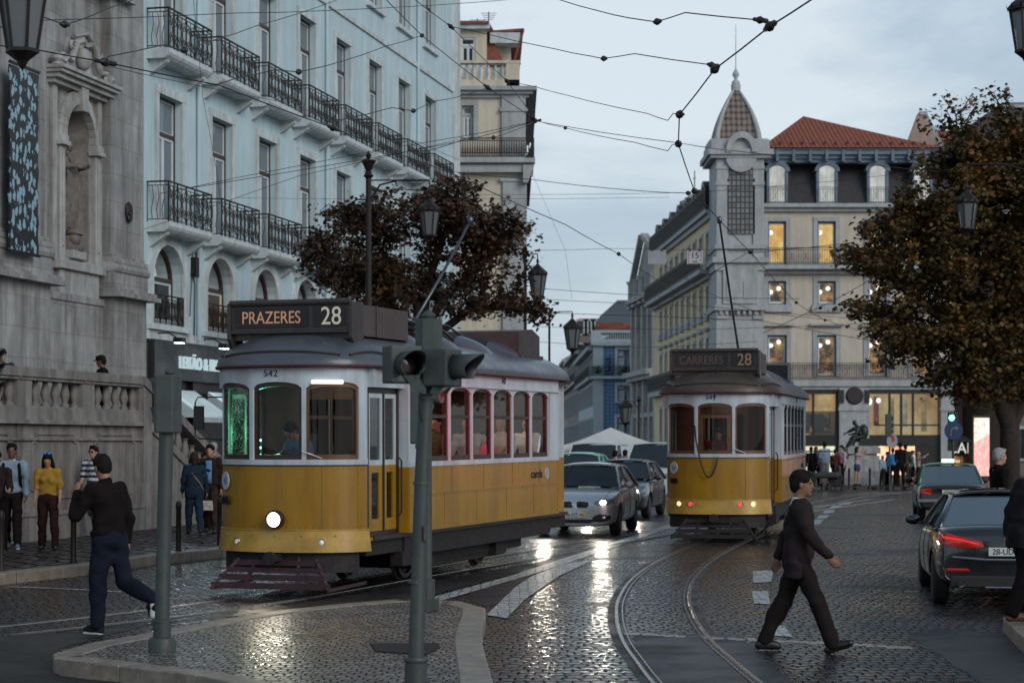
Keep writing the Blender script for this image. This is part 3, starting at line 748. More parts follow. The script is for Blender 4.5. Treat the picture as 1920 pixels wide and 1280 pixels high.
# ground floor: dark shopfront, fascia with spotlit lettering, awnings
g_ = MB(); g_.box(-.3,Lb,.1,8,0,3.55); g_.box(-.3,0.1,-.05,.1,0,4.5)
for u in (3.2,6.8,10.4,14,17.6,21.2,24.8,28.4): g_.box(u-.25,u+.25,-.02,.1,0,3.55)
B.part('shopfront', g_, mat('dark_shopfront', (.018,.015,.014), .35, var=.3))
fa = MB(); fa.box(.1,Lb,-.16,.3,3.55,4.5)
B.part('fascia', fa, mat('black_fascia', (.03,.035,.035), .45))
LETL = emat('spotlit_letter_glow', (.55,.72,.78), .7, var=False)  # spotlight falling on the letters put in as a mild glow
lettering(B, 'LEITÃO & IRMÃO', .44, face_xf((3.35,-.19,3.98),(1,0,0),(0,-1,0)), LETL, name='fascia_lettering', depth=.03, space=1.05)
for u in (.55, 3.6, 6.8):
    sp = MB(); sp.box(u-.14,u+.14,-.72,-.5,4.42,4.54); sp.tube([(u,-.6,4.5),(u,-.35,4.66),(u,-.05,4.66)], .02, 6)
    s_ = B.part('spotlight', sp, BLACKP)
    e = MB(); e.box(u-.11,u+.11,-.70,-.52,4.405,4.42); link('lens', e.mesh('lens'), emat('cool_lamp', (.75,.93,1.0), 9, var=False), s_)
    li = bpy.data.lights.new('spot_lamp', 'AREA'); li.energy = 30; li.size = .2; li.color = (.72,.9,1.0)
    lo_ = bpy.data.objects.new('spot_lamp', li); C.objects.link(lo_); lo_.parent = B.o; lo_.location = (u,-.6,4.38); lo_.rotation_euler = (R(-38),0,0)
for u in (1.75, 4.6):
    aw = MB(); aw.add([(u-.95,-.15,3.3),(u+.95,-.15,3.3),(u+.95,-1.15,2.62),(u-.95,-1.15,2.62),(u+.95,-1.15,2.5),(u-.95,-1.15,2.5)], [(0,1,2,3),(3,2,4,5)])
    aw.add([(u-.95,-.15,3.3),(u-.95,-1.15,2.62),(u-.95,-.15,2.62),(u+.95,-.15,3.3),(u+.95,-1.15,2.62),(u+.95,-.15,2.62)], [(0,1,2),(3,4,5)])
    o_ = B.part('awning', aw, mat('pale_awning', (.40,.46,.46), .8)); m = o_.modifiers.new('t','SOLIDIFY'); m.thickness = .01
for u in (3.22, 13.95, 24.7):
    dp = MB(); dp.tube([(u,-.07,4.6),(u,-.07,23.5)], .05, 8); B.part('drainpipe', dp, PLAS_W)
dp = MB(); dp.tube([(2.95,-.05,4.6),(2.98,-.06,6.0),(2.75,-.08,6.3),(3.1,-.05,6.75),(3.0,-.05,7.0)], .018, 5); dp.tube([(2.7,-.04,5.2),(2.9,-.04,6.9)], .012, 5); dp.box(2.82,3.02,-.16,-.02,6.2,6.7); B.part('wall_cable', dp, IRON)

# ------------------------------------------------------------ the church front
OC = onl(-19.3, 36); Ch = Thing('church', 'weathered limestone church front on the far left with big pilasters and a statue niche', 'church', OC, angle_of(UL))
def cu(px, X0=-19.3): return (fy(px,X0)-36)*math.sqrt(1+SL*SL)
nc = cu(141); nw = .74
m_ = wall_mb(-8, 12.2, 0, 21, [(nc-nw,nc+nw,6.0,9.35,.74)], .04)
m_.box(-8,12.2,.9,9,0,21)
m_.box(12.16,12.2,0.01,.95,0,21)
Ch.part('wall', m_, STONE)
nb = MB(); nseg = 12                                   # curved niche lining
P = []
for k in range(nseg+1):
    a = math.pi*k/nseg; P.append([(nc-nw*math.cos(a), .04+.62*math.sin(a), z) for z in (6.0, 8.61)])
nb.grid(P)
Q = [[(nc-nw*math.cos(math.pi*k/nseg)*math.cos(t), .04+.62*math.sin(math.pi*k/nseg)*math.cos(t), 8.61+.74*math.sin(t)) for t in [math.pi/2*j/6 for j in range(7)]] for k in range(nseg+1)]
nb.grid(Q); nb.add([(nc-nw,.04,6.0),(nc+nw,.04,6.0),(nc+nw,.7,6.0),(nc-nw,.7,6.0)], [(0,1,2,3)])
Ch.part('niche', nb, mat('shaded_niche_stone', (.22,.20,.185), .85, var=.25, vs=3, dirt=(.06,.045,.04), damt=.8), smooth=40)  # recess shade put into the stone colour, besides real stains
t = MB()
for sx in (-1,1):
    x = nc+sx*(nw+.17); t.box(x-.13,x+.13,-.14,.02,5.9,8.35); t.box(x-.05,x+.05,-.17,-.13,6.2,8.2)
    t.box(x-.20,x+.20,-.24,.02,8.35,8.45); t.box(x-.17,x+.17,-.2,.02,8.45,8.58)
i_ = arch_pts(nc-nw,nc+nw,8.58,9.35,14); o_ = arch_pts(nc-nw-.28,nc+nw+.28,8.58,9.66,14)
for k in range(14): t.prism([i_[k],i_[k+1],o_[k+1],o_[k]], -.12, .02, 'Y')
o2 = arch_pts(nc-nw-.14,nc+nw+.14,8.58,9.50,14)
for k in range(14): t.prism([i_[k],i_[k+1],o2[k+1],o2[k]], -.17, -.1, 'Y')
t.prism([(nc-.12,9.2),(nc+.12,9.2),(nc+.18,9.85),(nc-.18,9.85)], -.26, .02, 'Y')
t.box(nc-1.25,nc-1.05,-.08,.02,5.9,9.75); t.box(nc+1.05,nc+1.25,-.08,.02,5.9,9.75)
t.box(nc-1.3,nc+1.3,-.06,.02,9.6,9.75)
for j, (z0, z1, d) in enumerate([(9.62,9.72,.18),(9.72,9.82,.3),(9.82,9.90,.40),(9.90,9.98,.46)]):
    t.box(nc-1.3-d*.5, nc+1.3+d*.5, -d, .02, z0, z1)
t.box(nc-1.15,nc+1.15,-.22,.02,5.72,5.92); t.box(nc-1.0,nc+1.0,-.12,.02,5.1,5.72)
t.box(nc-.35,nc+.35,-.12,.4,6.0,6.18)
Ch.part('niche_surround', t, STONE2, bevel=.015)
ped = MB()                                              # scrolled pediment
for sx in (-1,1):
    ped.tube([(nc+sx*1.2,-.25,10.3),(nc+sx*1.0,-.25,10.5),(nc+sx*.75,-.25,10.45),(nc+sx*.62,-.25,10.75),(nc+sx*.5,-.25,11.1),(nc+sx*.2,-.25,11.22)], [.1,.1,.08,.09,.1,.1], 8)
    scroll(ped, (nc+sx*1.12,10.36), .22, 1.3, -.25, -sx, math.pi/2, .06); scroll(ped, (nc+sx*.66,11.0), .18, 1.2, -.25, sx, 0, .05)
ped.ell((nc,-.2,10.7),(.27,.16,.36)); ped.tube([(nc-.5,-.2,11.3),(nc,-.25,11.5),(nc+.5,-.2,11.3)], .07, 8); ped.prism([(nc-1.1,10.16),(nc+1.1,10.16),(nc+.6,10.6),(nc+.5,11.3),(nc-.5,11.3),(nc-.6,10.6)], -.1, .02, 'Y')
ped.lathe([(.0,0),(.12,.03),(.08,.1),(.14,.2),(.1,.34),(0,.42)], (nc+1.35,-.2,10.16), 10); ped.lathe([(.0,0),(.12,.03),(.08,.1),(.14,.2),(.1,.34),(0,.42)], (nc-1.35,-.2,10.16), 10)
ped.v = [(x, y, 9.98+(z-10.16)*.68) for x, y, z in ped.v]
Ch.part('scroll_pediment', ped, STONE2, smooth=50)
def pilaster(u0, u1, d):
    p = MB()
    s_ = .25
    p.box(u0,u1,-d,.02,6.25,21)
    for k, (g, z0, z1) in enumerate([(.05,6.15,6.25),(.12,6.05,6.15)]): p.box(u0-g*.5,u1+g*.3,-d-g,.02,z0,z1)
    # torus moulding
    g = .05
    for z0, r in ((5.93,.13),):
        p.tube([(u0-g,.0,z0),(u0-g,-d-g,z0),(u1+g,-d-g,z0),(u1+g,0,z0)], r, 10)
    p.box(u0-.08,u1+.03,-d-.12,.02,5.45,5.82)
    p.box(u0-.2,u1+.22,-d-.26,.02,5.37,5.46); p.box(u0-.24,u1+.3,-d-.34,.02,5.27,5.37)
    p.box(u0-.1,u1-.02,-d-.1,.02,0,5.27)
    return p
Ch.part('pilaster', pilaster(2.6, 6.35, .3), STONE, smooth=30)
Ch.part('pilaster', pilaster(9.72, 11.55, .25), STONE, smooth=30)
lw = MB(); lw.box(6.4, 9.6, -.12, .02, 0, 5.05); lw.box(6.4, 9.6, -.16, .02, 5.05, 5.2)
Ch.part('plinth', lw, STONE)
ho = MB(); ho.prism([(nc+.2,12.0),(nc+2.3,12.0),(nc+2.4,12.25),(nc+.0,12.25)], -.45, .02, 'Y'); ho.box(nc-.1,nc+2.5,-.5,.02,12.25,12.4); Ch.part('window_hood', ho, STONE2)
rg_ = MB(); rg_.lathe([(.13,-.03),(.16,0),(.13,.03)], (10.65,-.29,7.35), 14, 'Y'); rg_.tube([(10.65+.14*math.cos(a), -.30, 7.25+.2*math.sin(a)) for a in [k*math.pi/8 for k in range(17)]], .03, 6)
Ch.part('iron_ring', rg_, IRON)
# ornamental panel hanging on the left pilaster
PAT = bpy.data.materials.new('ornamental_pattern'); PAT.use_nodes = True; T = NT(PAT); Pn = T.n['Principled BSDF']
cv = T.coord(scale=(1,1,.62)); v = T.new('ShaderNodeTexVoronoi'); v.inputs['Scale'].default_value = 6.0; T.ln(cv, v.inputs['Vector']); v.inputs['Randomness'].default_value = .75
v2 = T.new('ShaderNodeTexVoronoi'); v2.inputs['Scale'].default_value = 17; T.ln(cv, v2.inputs['Vector'])
a_ = T.math('ADD', v.outputs['Distance'], T.math('MULTIPLY', v2.outputs['Distance'], .45)); a_ = T.math('ADD', a_, T.math('MULTIPLY', T.noise(cv, 5), .35))
T.ln(T.ramp(a_, [(.76,(.26,.42,.50)),(.81,(.010,.010,.012))]), Pn.inputs['Base Color']); Pn.inputs['Roughness'].default_value = .5
pn = MB(); u0 = cu(17,-18.7)+.15; u1 = cu(72,-18.7)+.1; e = []
for j in range(25):
    z = 6.05+3.9*j/24; e.append((u1+.03*math.sin(j*1.9), z))
poly = [(u0,6.05)]+e+[(u0,9.95)]+[(u0-.03*math.sin(j*2.3), 9.95-3.9*j/24) for j in range(1,24)]
pn.v = []
poly = [(a, 5.82+(b-6.05)*.93) for a, b in poly]
pn.prism(poly, -.60, -.56, 'Y'); Bn = Ch.part('ornamental_panel', pn, PAT)
fr = MB(); fr.bar((u0-.03,-.6,5.78),(u1+.05,-.6,5.78),.05); fr.bar((u0-.03,-.6,9.5),(u1+.05,-.6,9.5),.05); link('panel_bracket', fr.mesh('panel_bracket'), IRON, Bn)

# ------------------------------------------------------------ the terrace wall with balustrade and stair
OT = onl(-17.45, 33); Tw = Thing('terrace_wall', 'stained stone terrace wall with balustrade along the left pavement and stair parapet', 'wall', OT, angle_of(UL))
kk = math.sqrt(1+SL*SL)
def tu(px): return (fy(px,-17.45)-33)*kk
Le = tu(268)
m_ = MB(); m_.box(-12,Le,.06,.5,.1,2.42); Tw.part('wall', m_, TERR)
m_ = MB(); m_.box(-12,Le,0,1.9,2.05,2.1); Tw.part('terrace_floor', m_, TERR)
mo = MB(); mo.box(-12,Le,-.02,.08,.1,.62); mo.box(-12,Le,-.05,.08,.62,.70); mo.box(-12,Le,-.07,.1,2.36,2.44)
posts = [tu(36)-.0-2.86, tu(36), tu(157), tu(264)]; posts = [posts[0]-2.86]+posts
for a, b in zip(posts, posts[1:]):
    x0, x1 = a+.62, b-.22
    w_ = .045
    n = .16; z0, z1 = .95, 2.18      # panel outline with notched corners
    pl = [(x0+n,z0),(x1-n,z0),(x1-n,z0+n),(x1,z0+n),(x1,z1-n),(x1-n,z1-n),(x1-n,z1),(x0+n,z1),(x0+n,z1-n),(x0,z1-n),(x0,z0+n),(x0+n,z0+n)]
    for p, q in zip(pl, pl[1:]+pl[:1]): mo.bar((p[0],.05,p[1]),(q[0],.05,q[1]), w_, .05)
for p in posts: mo.box(p-.012,p+.012,.03,.07,.7,2.36)
Tw.part('moulding', mo, TERR)
bs_ = MB(); bs_.box(-12,Le,0,.36,2.44,2.66); bs_.box(-12,Le,.04,.32,2.66,2.70); 
cp = MB(); cp.box(-12,Le,-.05,.40,3.24,3.42); cp.box(-12,Le,-.01,.36,3.18,3.24)
for p in posts[1:]: 
    for q in (p+.28,): bs_.box(p-.01,p+.56,.02,.34,2.66,3.2)
    cp.box(p-.012,p+.012,-.055,.4,3.2,3.425)
Tw.part('base_rail', bs_, TERR); Tw.part('cap_rail', cp, TERR, bevel=.01)
bal = MB(); bal.lathe([(.085,0),(.085,.05),(.055,.07),(.05,.1),(.09,.2),(.095,.26),(.07,.36),(.05,.43),(.055,.46),(.085,.48),(.085,.5)], (0,0,0), 10)
bo = Tw.part('baluster', bal, TERR, smooth=40); first = True
for a, b in zip(posts, posts[1:]+[None]):
    if b is None: break
    n = 5; s0, s1 = a+.60, b-.05
    for k in range(n+1):
        x = s0+(s1-s0)*k/n
        if first: bo.location = (x,.18,2.70); first = False
        else: again(bo, x-bo.location.x)
st = MB(); us = Le; ue = Le+5.4                          # stair parapet running down
dz = -2.05/5.4
def zc(u): return 3.42+dz*(u-us)
for off0, off1, y0, y1 in ((-.2,0,-.06,.42),(-.98,-.78,0,.36)):
    st.add([(us,y0,zc(us)+off0),(ue,y0,zc(ue)+off0),(ue,y0,zc(ue)+off1),(us,y0,zc(us)+off1),(us,y1,zc(us)+off0),(ue,y1,zc(ue)+off0),(ue,y1,zc(ue)+off1),(us,y1,zc(us)+off1)], [(0,1,2,3),(7,6,5,4),(0,4,5,1),(1,5,6,2),(2,6,7,3),(3,7,4,0)])
st.prism([(us,.1),(ue,.1),(ue,zc(ue)-.95),(us,zc(us)-.95)], .05, .4, 'Y')
st.box(us,us+.45,-.02,.4,.1,3.2); st.box(ue,ue+.5,-.08,.45,.1,zc(ue)+.1); st.box(ue-.05,ue+.55,-.13,.5,zc(ue)+.1,zc(ue)+.22)
Tw.part('stair_parapet', st, TERR)
for k in range(11):
    u = us+.75+k*.42; b2 = again(bo, u-bo.location.x, zc(u)-.78-2.70); b2.scale = (1,1,1.1)
sp_ = MB()
for k in range(12): sp_.box(us+k*.42, us+(k+1)*.42, .5, 2.6, .1, 2.1-k*.165)
Tw.part('stair_steps', sp_, TERR)

# ------------------------------------------------------------ tall yellow corner building beyond
YY = 88.0; sY = F/YY
def yx(px): return (px-CX)/sY
def yz(py): return CH+(HY-py)/sY
Yb = Thing('apartment_building', 'narrow yellow corner building with iron balcony and red tiled attic behind the pale building', 'building', (yx(800),YY,0), 0)
ox = yx(800)
X = lambda px: yx(px)-ox
cr = X(985); 
opsY = [(X(866),X(888),yz(262),yz(198)), (X(866),X(888),yz(455),yz(375)), (X(866),X(888),yz(600),yz(520))]
m_ = wall_mb(0, cr, 0, yz(178), opsY, .25); m_.body(0,cr,1.9,16,0,yz(178)); m_.add([(cr,0,0),(cr,16,0),(cr,16,yz(178)),(cr,0,yz(178))],[(0,1,2,3)]); Yb.part('wall', m_, PLAS_Y)
t = MB()
t.box(X(943),cr+.06,-.14,.02,0,yz(335)); t.box(X(941),cr+.02,-.14,.02,yz(300),yz(182))
t.box(X(938),cr+.12,-.2,.02,yz(341),yz(335)); t.box(X(938),cr+.1,-.2,.02,yz(210),yz(204))
for (a,b,z0,z1) in opsY: surround(t,a,b,z0,z1,.22,.05,sill=False)
for g, z0, z1 in ((.15,178,184),(.32,172,178),(.5,165,172)): t.box(-.1,cr+g,-g,15,yz(z1),yz(z0))
t.box(-.1,cr+.3,-.3,15,yz(312),yz(308)); 
Yb.part('cornice', t, TRIM_B)
bl = MB(); bl.box(-.1,cr+.42,-.62,.05,yz(308),yz(298)); bl.prism([(cr-.1,yz(345)),(cr+.1,yz(345)),(cr+.38,yz(312)),(cr-.1,yz(312))], -.5, 0, 'Y'); bl.box(-.1,cr+.25,-.42,.05,yz(325),yz(312)); Yb.part('balcony_slab', bl, TRIM_B)
rb = MB(); xr = cr+.36
for z in (yz(263), yz(267), yz(290), yz(297)): rb.bar((-.1,-.58,z),(xr,-.58,z),.045); rb.bar((xr,-.58,z),(xr,6,z),.045)
n = 44
for k in range(n+1):
    x = xr*k/n; rb.tube([(x,-.58,yz(298)),(x,-.58,yz(290)),(x,-.58,yz(284)),(x,-.58,yz(277)),(x,-.58,yz(268))], [.018,.018,.036,.018,.018], 5)
for k in range(20): rb.bar((xr,-.58+.33*k,yz(298)),(xr,-.58+.33*k,yz(263)),.03)
rb.prism([(xr-.02,yz(263)),(xr+.02,yz(263)),(xr+.02,yz(299)),(xr-.36,yz(299)),(xr-.22,yz(288))], -.64, -.6, 'Y')
Yb.part('balcony_railing', rb, IRON)
pr = MB(); pr.box(X(950),cr-.25,-.3,.1,yz(165),yz(117)); pr.box(-.1,cr-.2,-.32,.12,yz(121),yz(116)); pr.box(-.1,cr-.25,-.3,.1,yz(165),yz(152)); Yb.part('parapet', pr, PLAS_Y)
bb = MB(); 
for k in range(11):
    bb.lathe([(.09,0),(.05,.12),(.12,.3),(.12,.4),(.06,.62),(.09,.7)], (X(862)+k*.31-.62,-.1,yz(152)), 8)
Yb.part('balustrade', bb, TRIM_W, smooth=40)
px0 = MB(); yb0 = 1.2
m_ = wall_mb(0, X(912), yz(150), yz(40), [(X(862),X(891),yz(118),yz(60))], .2, y=yb0); m_.box(0,X(912),yb0+.25,9,yz(150),yz(40)); m_.box(X(912),X(958),yb0+1.2,9,yz(150),yz(52)); Yb.part('attic_wall', m_, PLAS_Y)
window(Yb, X(862),X(891),yz(118),yz(60), DARKIN, GLASS, y=yb0, rev=.05, out=FRAMEW, depth=.08)
window(Yb, *[opsY[0][i] for i in range(4)], CURTAIN, GLASSR, out=TRIM_B)
window(Yb, *[opsY[1][i] for i in range(4)], CURTAIN, GLASSR, out=TRIM_B); window(Yb, *[opsY[2][i] for i in range(4)], CURTAIN, GLASSR, out=TRIM_B)
rf = MB()
rf.add([(0,yb0-.5,yz(33)),(X(915),yb0-.5,yz(33)),(X(925),yb0+.4,yz(43)),(X(982),yb0+.3,yz(40)),(X(976),9,yz(60)),(X(925),5,yz(20)),(0,5,yz(14))], [(0,1,5,6),(1,2,5),(2,3,5),(3,4,5)])
rf.add([(X(912),yb0+.9,yz(48)),(X(916),yb0+.9,yz(48)),(X(948),yb0+.2,yz(115)),(X(909),yb0+.2,yz(115))], [(0,1,2,3)])
rf.add([(X(982),yb0+.3,yz(40)),(X(984),yb0+.3,yz(44)),(X(962),yb0+.6,yz(116)),(X(958),yb0+.6,yz(116))], [(0,1,2,3)])
o_ = Yb.part('roof', rf, TILE); m = o_.modifiers.new('t','SOLIDIFY'); m.thickness = .12
rt_ = MB(); rt_.box(0,X(918),yb0-.35,yb0+.4,yz(46),yz(36)); rt_.box(X(918),X(976),yb0+.3,yb0+1.4,yz(68),yz(48)); Yb.part('eave', rt_, TRIM_W)
for (x, y1_) in ((915,-5),(893,8)):
    an = MB(); an.tube([(X(x),3,yz(25)),(X(x),3,yz(y1_))], .025, 5)
    for q in range(4): an.bar((X(x)-.35+.05*q,3,yz(y1_+3+q*4)),(X(x)+.35-.05*q,3,yz(y1_+3+q*4)),.02)
    Yb.part('aerial', an, IRON)
# ------------------------------------------------------------ the corner building with the turret
YC = 115.0; sC = F/YC
def cx(px): return (px-CX)/sC
def cz(py): return CH+(HY-py)/sC
ox = cx(1425)
K = Thing('corner_building', 'beige corner building with a domed turret, red tiled roof and lit windows', 'building', (ox,YC,0), 0)
X = lambda px: cx(px)-ox
xe = X(1785)
cols = [1457,1550,1645,1728]
opsA = []
for c in cols:
    opsA += [(X(c-17),X(c+17),cz(497),cz(415)), (X(c-17),X(c+17),cz(571),cz(527)), (X(c-18),X(c+18),cz(706),cz(628))]
m_ = wall_mb(-.4, xe, cz(725), cz(388), opsA, .25); m_.body(-.3,xe,1.9,18,0,cz(388)); K.part('wall', m_, PLAS_B)
t = MB()
for (a,b,z0,z1) in opsA:
    surround(t,a,b,z0,z1,.24,.06,sill=(z1-z0 < 2))
    if z1-z0 < 2: t.box(a-.35,b+.35,-.2,.02,z0-.42,z0-.12)
    if z0 < 6: t.box(a-.4,b+.4,-.3,.02,z1+.5,z1+.65)
t.box(-.4,xe+.2,-.28,.02,cz(724),cz(712)); t.box(-.4,xe+.1,-.14,.02,cz(730),cz(724))
t.box(-.4,xe+.1,-.75,.02,cz(506),cz(498)); t.box(-.4,xe+.05,-.3,.02,cz(514),cz(506))
t.box(-.4,xe+.2,-.5,.02,cz(390),cz(383)); t.box(-.4,xe+.1,-.25,.02,cz(397),cz(390))
K.part('stone_trim', t, TRIM_B)
def rail_run(x0, x1, z, h, y, n, th=.03):
    mb = MB()
    for q in (h, h-.12, .12, .02): mb.bar((x0,y,z+q),(x1,y,z+q),th)
    for k in range(n+1):
        x = x0+(x1-x0)*k/n; mb.bar((x,y,z),(x,y,z+h),th*.7)
        if k % 6 == 3:
            for q in (-1,1): mb.bar((x-.14*q,y,z+h*.2),(x+.14*q,y,z+h*.8),th*.6)
    return mb
K.part('balcony_railing', rail_run(-.3, xe, cz(498), .95, -.7, 84), IRON); K.part('balcony_railing', rail_run(-.3, xe, cz(712), .95, -.26, 84), IRON)
for i, c in enumerate(cols):
    for j, (z0,z1,w_) in enumerate([(cz(497),cz(415),17),(cz(571),cz(527),17),(cz(706),cz(628),18)]):
        bk = [LITB, LITD, LITD][j]
        window(K, X(c-w_), X(c+w_), z0, z1, bk, GLASS, out=mat('blue_grey_paint', (.08,.11,.15), .5), inn=FRAMEW, mull=False, cols=1, transom=2.0 if False else .96, depth=.9)
        if j > 0 or True:
            for q in range(2 if j else 1):
                lamp = MB(); lamp.ell((X(c-8+q*15), .9, z1-.35-.2*(q == 0)), (.13,.13,.13), 10, 6)
                o_ = K.part('ceiling_lamp', lamp, emat('room_lamp', (1,.93,.8), 5, var=False), smooth=True)
# mansard storey
MB1 = mat('mansard_blue_grey', (.15,.21,.27), .6, var=.15, vs=2, dirt=(.08,.09,.1), damt=.5)
DK = mat('dark_slate_panel', (.022,.018,.02), .45, var=.4, vs=3)
mm = MB(); mz0, mz1 = cz(384), cz(305)
mm.add([(-.3,-.1,mz0),(xe,-.1,mz0),(xe,.75,mz1),(-.3,.75,mz1)], [(0,1,2,3)]); mm.box(-.3,xe,.8,17,mz0,mz1); K.part('mansard', mm, DK)
for c in cols:
    d = MB(); a, b = X(c-20), X(c+20); zt = cz(318)
    d.box(a,a+.14,-.2,.7,mz0,zt); d.box(b-.14,b,-.2,.7,mz0,zt)
    arc = arch_pts(a-.1,b+.1,cz(322),cz(302),10); ar2 = arch_pts(a+.14,b-.14,cz(322),cz(310),10)
    for k in range(10): d.prism([ar2[k],ar2[k+1],arc[k+1],arc[k]], -.28, .8, 'Y')
    dm = K.part('dormer', d, MB1)
    f = MB(); f.mi = 0; A, Bx = a+.14, b-.14; f.box(A,A+.06,-.1,-.02,mz0,cz(322)); f.box(Bx-.06,Bx,-.1,-.02,mz0,cz(322)); f.box(A,Bx,-.1,-.02,mz0,mz0+.1); f.bar(((A+Bx)/2,-.06,mz0),((A+Bx)/2,-.06,cz(314)),.03)
    ar3 = arch_pts(A,Bx,cz(322),cz(311),10); f.mi = 1; f.add([(A,-.05,mz0),(Bx,-.05,mz0),(Bx,-.05,cz(322)),(A,-.05,cz(322))],[(0,1,2,3)]); f.add([(q[0],-.05,q[1]) for q in ar3],[tuple(range(11))])
    o_ = link('dormer_window', f.mesh('dormer_window'), [FRAMEW, emat('painted_sky_reflection', (.80,.84,.80), .62, (.42,.42,.36), 1.2)], dm); o_.data.polygons.foreach_set('material_index', f.m)  # reflected sky put in as a pale glow of the panes
    r_ = rail_run(a+.05, b-.05, mz0, .95, -.4, 8, .025); link('dormer_railing', r_.mesh('dormer_railing'), IRON, dm)
cn = MB()
cn.box(-.3,xe+.3,-.25,.9,cz(306),cz(299)); cn.box(-.3,xe+.5,-.6,.9,cz(292),cz(282)); cn.box(-.3,xe+.3,-.4,.9,cz(299),cz(292))
for k in range(13): cn.box(-.1+k*.93,.06+k*.93,-.66,-.2,cz(305),cz(283))
K.part('cornice', cn, MB1)
# hipped roof
rf = MB(); e0, e1 = X(1423), X(1760); zr = cz(280)
rf.add([(e0,-.7,zr),(e1,-.7,zr),(X(1790),15,zr),(e0+.5,15,zr),(X(1535),6,cz(186)),(X(1672),6,cz(232)),(X(1700),6,cz(236))], [(0,1,6,5,4),(1,2,6),(2,3,4,5,6),(3,0,4)])
rf.add([(e0,-.7,zr-.12),(e1,-.7,zr-.12),(X(1790),15,zr-.12),(e0+.5,15,zr-.12)], [(0,1,2,3)])
def tilemat():
    m = bpy.data.materials.new('rowed_roof_tiles'); m.use_nodes = True; T = NT(m); P = T.n['Principled BSDF']; co = T.coord()
    w = T.new('ShaderNodeTexWave'); w.bands_direction = 'X'; w.inputs['Scale'].default_value = 1.25; w.inputs['Distortion'].default_value = .3; T.ln(co, w.inputs['Vector'])
    w2 = T.new('ShaderNodeTexWave'); w2.bands_direction = 'Z'; w2.wave_profile = 'SAW'; w2.inputs['Scale'].default_value = 1.3; w2.inputs['Distortion'].default_value = .6; T.ln(co, w2.inputs['Vector'])
    n = T.noise(co, 3, 6, .7); c = T.ramp(n, [(.3,(.20,.05,.025)),(.7,(.43,.115,.055))])
    c = T.mix(T.math('MULTIPLY', w2.outputs['Fac'], .6), c, (.12,.035,.025)); T.ln(c, P.inputs['Base Color']); P.inputs['Roughness'].default_value = .75
    b = T.new('ShaderNodeBump'); b.inputs['Strength'].default_value = 1; b.inputs['Distance'].default_value = .06; T.ln(T.math('ADD', w.outputs['Fac'], w2.outputs['Fac']), b.inputs['Height']); T.ln(b.outputs[0], P.inputs['Normal']); return m
TL = tilemat()
K.part('roof', rf, TL, recalc=True)
tb = MB()
for k in range(15): tb.box(e0+.5+k*.63,e0+.62+k*.63,-.2,-.02,zr+.28,zr+.42)
K.part('roof_tile_hooks', tb, DK)
# ground floor and mezzanine shop
pz = cz(728)
for a, b in ((1572,1628),(1762,1785)):
    st_ = MB()
    st_.box(X(a),X(b),-.35,.4,0,cz(770)); st_.box(X(a)-.05,X(b)+.05,-.42,.4,cz(770),cz(763)); st_.box(X(a),X(b),-.38,.4,cz(763),pz)
    for k in range(9):
        z = .35+k*.42; st_.box(X(a)-.01,X(b)+.01,-.365,-.355,z,z+.03)
    K.part('pillar', st_, TRIM_B)
md = MB(); md.lathe([(.42,-.06),(.5,0),(.42,.06),(.30,.05),(0,.03)], (X(1600),-.42,cz(742)), 20, 'Y'); 
for q in (-1,1): md.box(X(1600)+q*.72-.12,X(1600)+q*.72+.12,-.5,-.36,cz(755),cz(731))
K.part('medallion', md, mat('dark_medallion', (.03,.022,.02), .6))
sf = MB(); sf.box(X(1425),X(1572),-.02,.2,cz(738),pz); sf.box(X(1628),X(1762),-.02,.2,cz(738),pz)
sf.box(X(1425),X(1572),-.05,.3,cz(836),cz(815)); sf.box(X(1628),X(1762),-.05,.3,cz(836),cz(815))
sf.box(X(1716),X(1762),-.02,.3,0,cz(836)); sf.box(X(1628),X(1640),-.02,.3,0,cz(836)); sf.box(X(1425),X(1432),-.02,.3,0,cz(836)); sf.box(X(1566),X(1572),-.02,.3,0,cz(836))
for c in (1525,1668,1690,1712): sf.box(X(c)-.06,X(c)+.06,.0,.14,cz(815),cz(738))
sf.box(X(1570)-.1,X(1572),0,.14,cz(815),cz(738)); sf.box(X(1640),X(1762),.12,.2,cz(798),cz(795))
K.part('shopfront', sf, mat('dark_shopfront', (.018,.015,.014), .35))
bk = MB()
bk.add([(X(1425),1.4,cz(818)),(X(1525),1.4,cz(818)),(X(1525),1.4,cz(735)),(X(1425),1.4,cz(735))], [(0,1,2,3)]); K.part('shop_interior', bk, LITD)
bk = MB(); bk.add([(X(1425),1.1,cz(770)),(X(1575),1.1,cz(770)),(X(1575),1.1,cz(738)),(X(1425),1.1,cz(738))], [(0,1,2,3)]); K.part('shop_interior', bk, emat('shop_glow', (1,.66,.28), 1.5, (.35,.13,.03), .9))
bk = MB(); bk.add([(X(1622),1.5,cz(818)),(X(1768),1.5,cz(818)),(X(1768),1.5,cz(735)),(X(1622),1.5,cz(735))], [(0,1,2,3)]); K.part('shop_interior', bk, emat('shop_glow_pale', (1,.72,.34), 1.35, (.5,.26,.08), .55))
for (a,b,c,d,mm_) in ((1645,1655,795,742,'r'),(1675,1684,812,745,'y'),(1695,1709,800,745,'w'),(1735,1746,808,748,'y')):
    q = MB(); q.box(X(a),X(b),1.2,1.3,cz(c),cz(d)); K.part('shop_display', q, emat('display_'+mm_, {'r':(.6,.1,.06),'y':(.9,.6,.25),'w':(1,.85,.55)}[mm_], .9))
q = MB(); q.ell((X(1634),.8,cz(752)),(.18,.1,.22),10,6); q.ell((X(1652),.8,cz(750)),(.13,.1,.15),10,6); K.part('shop_lamp', q, emat('room_lamp', (1,.93,.8), 5, var=False))
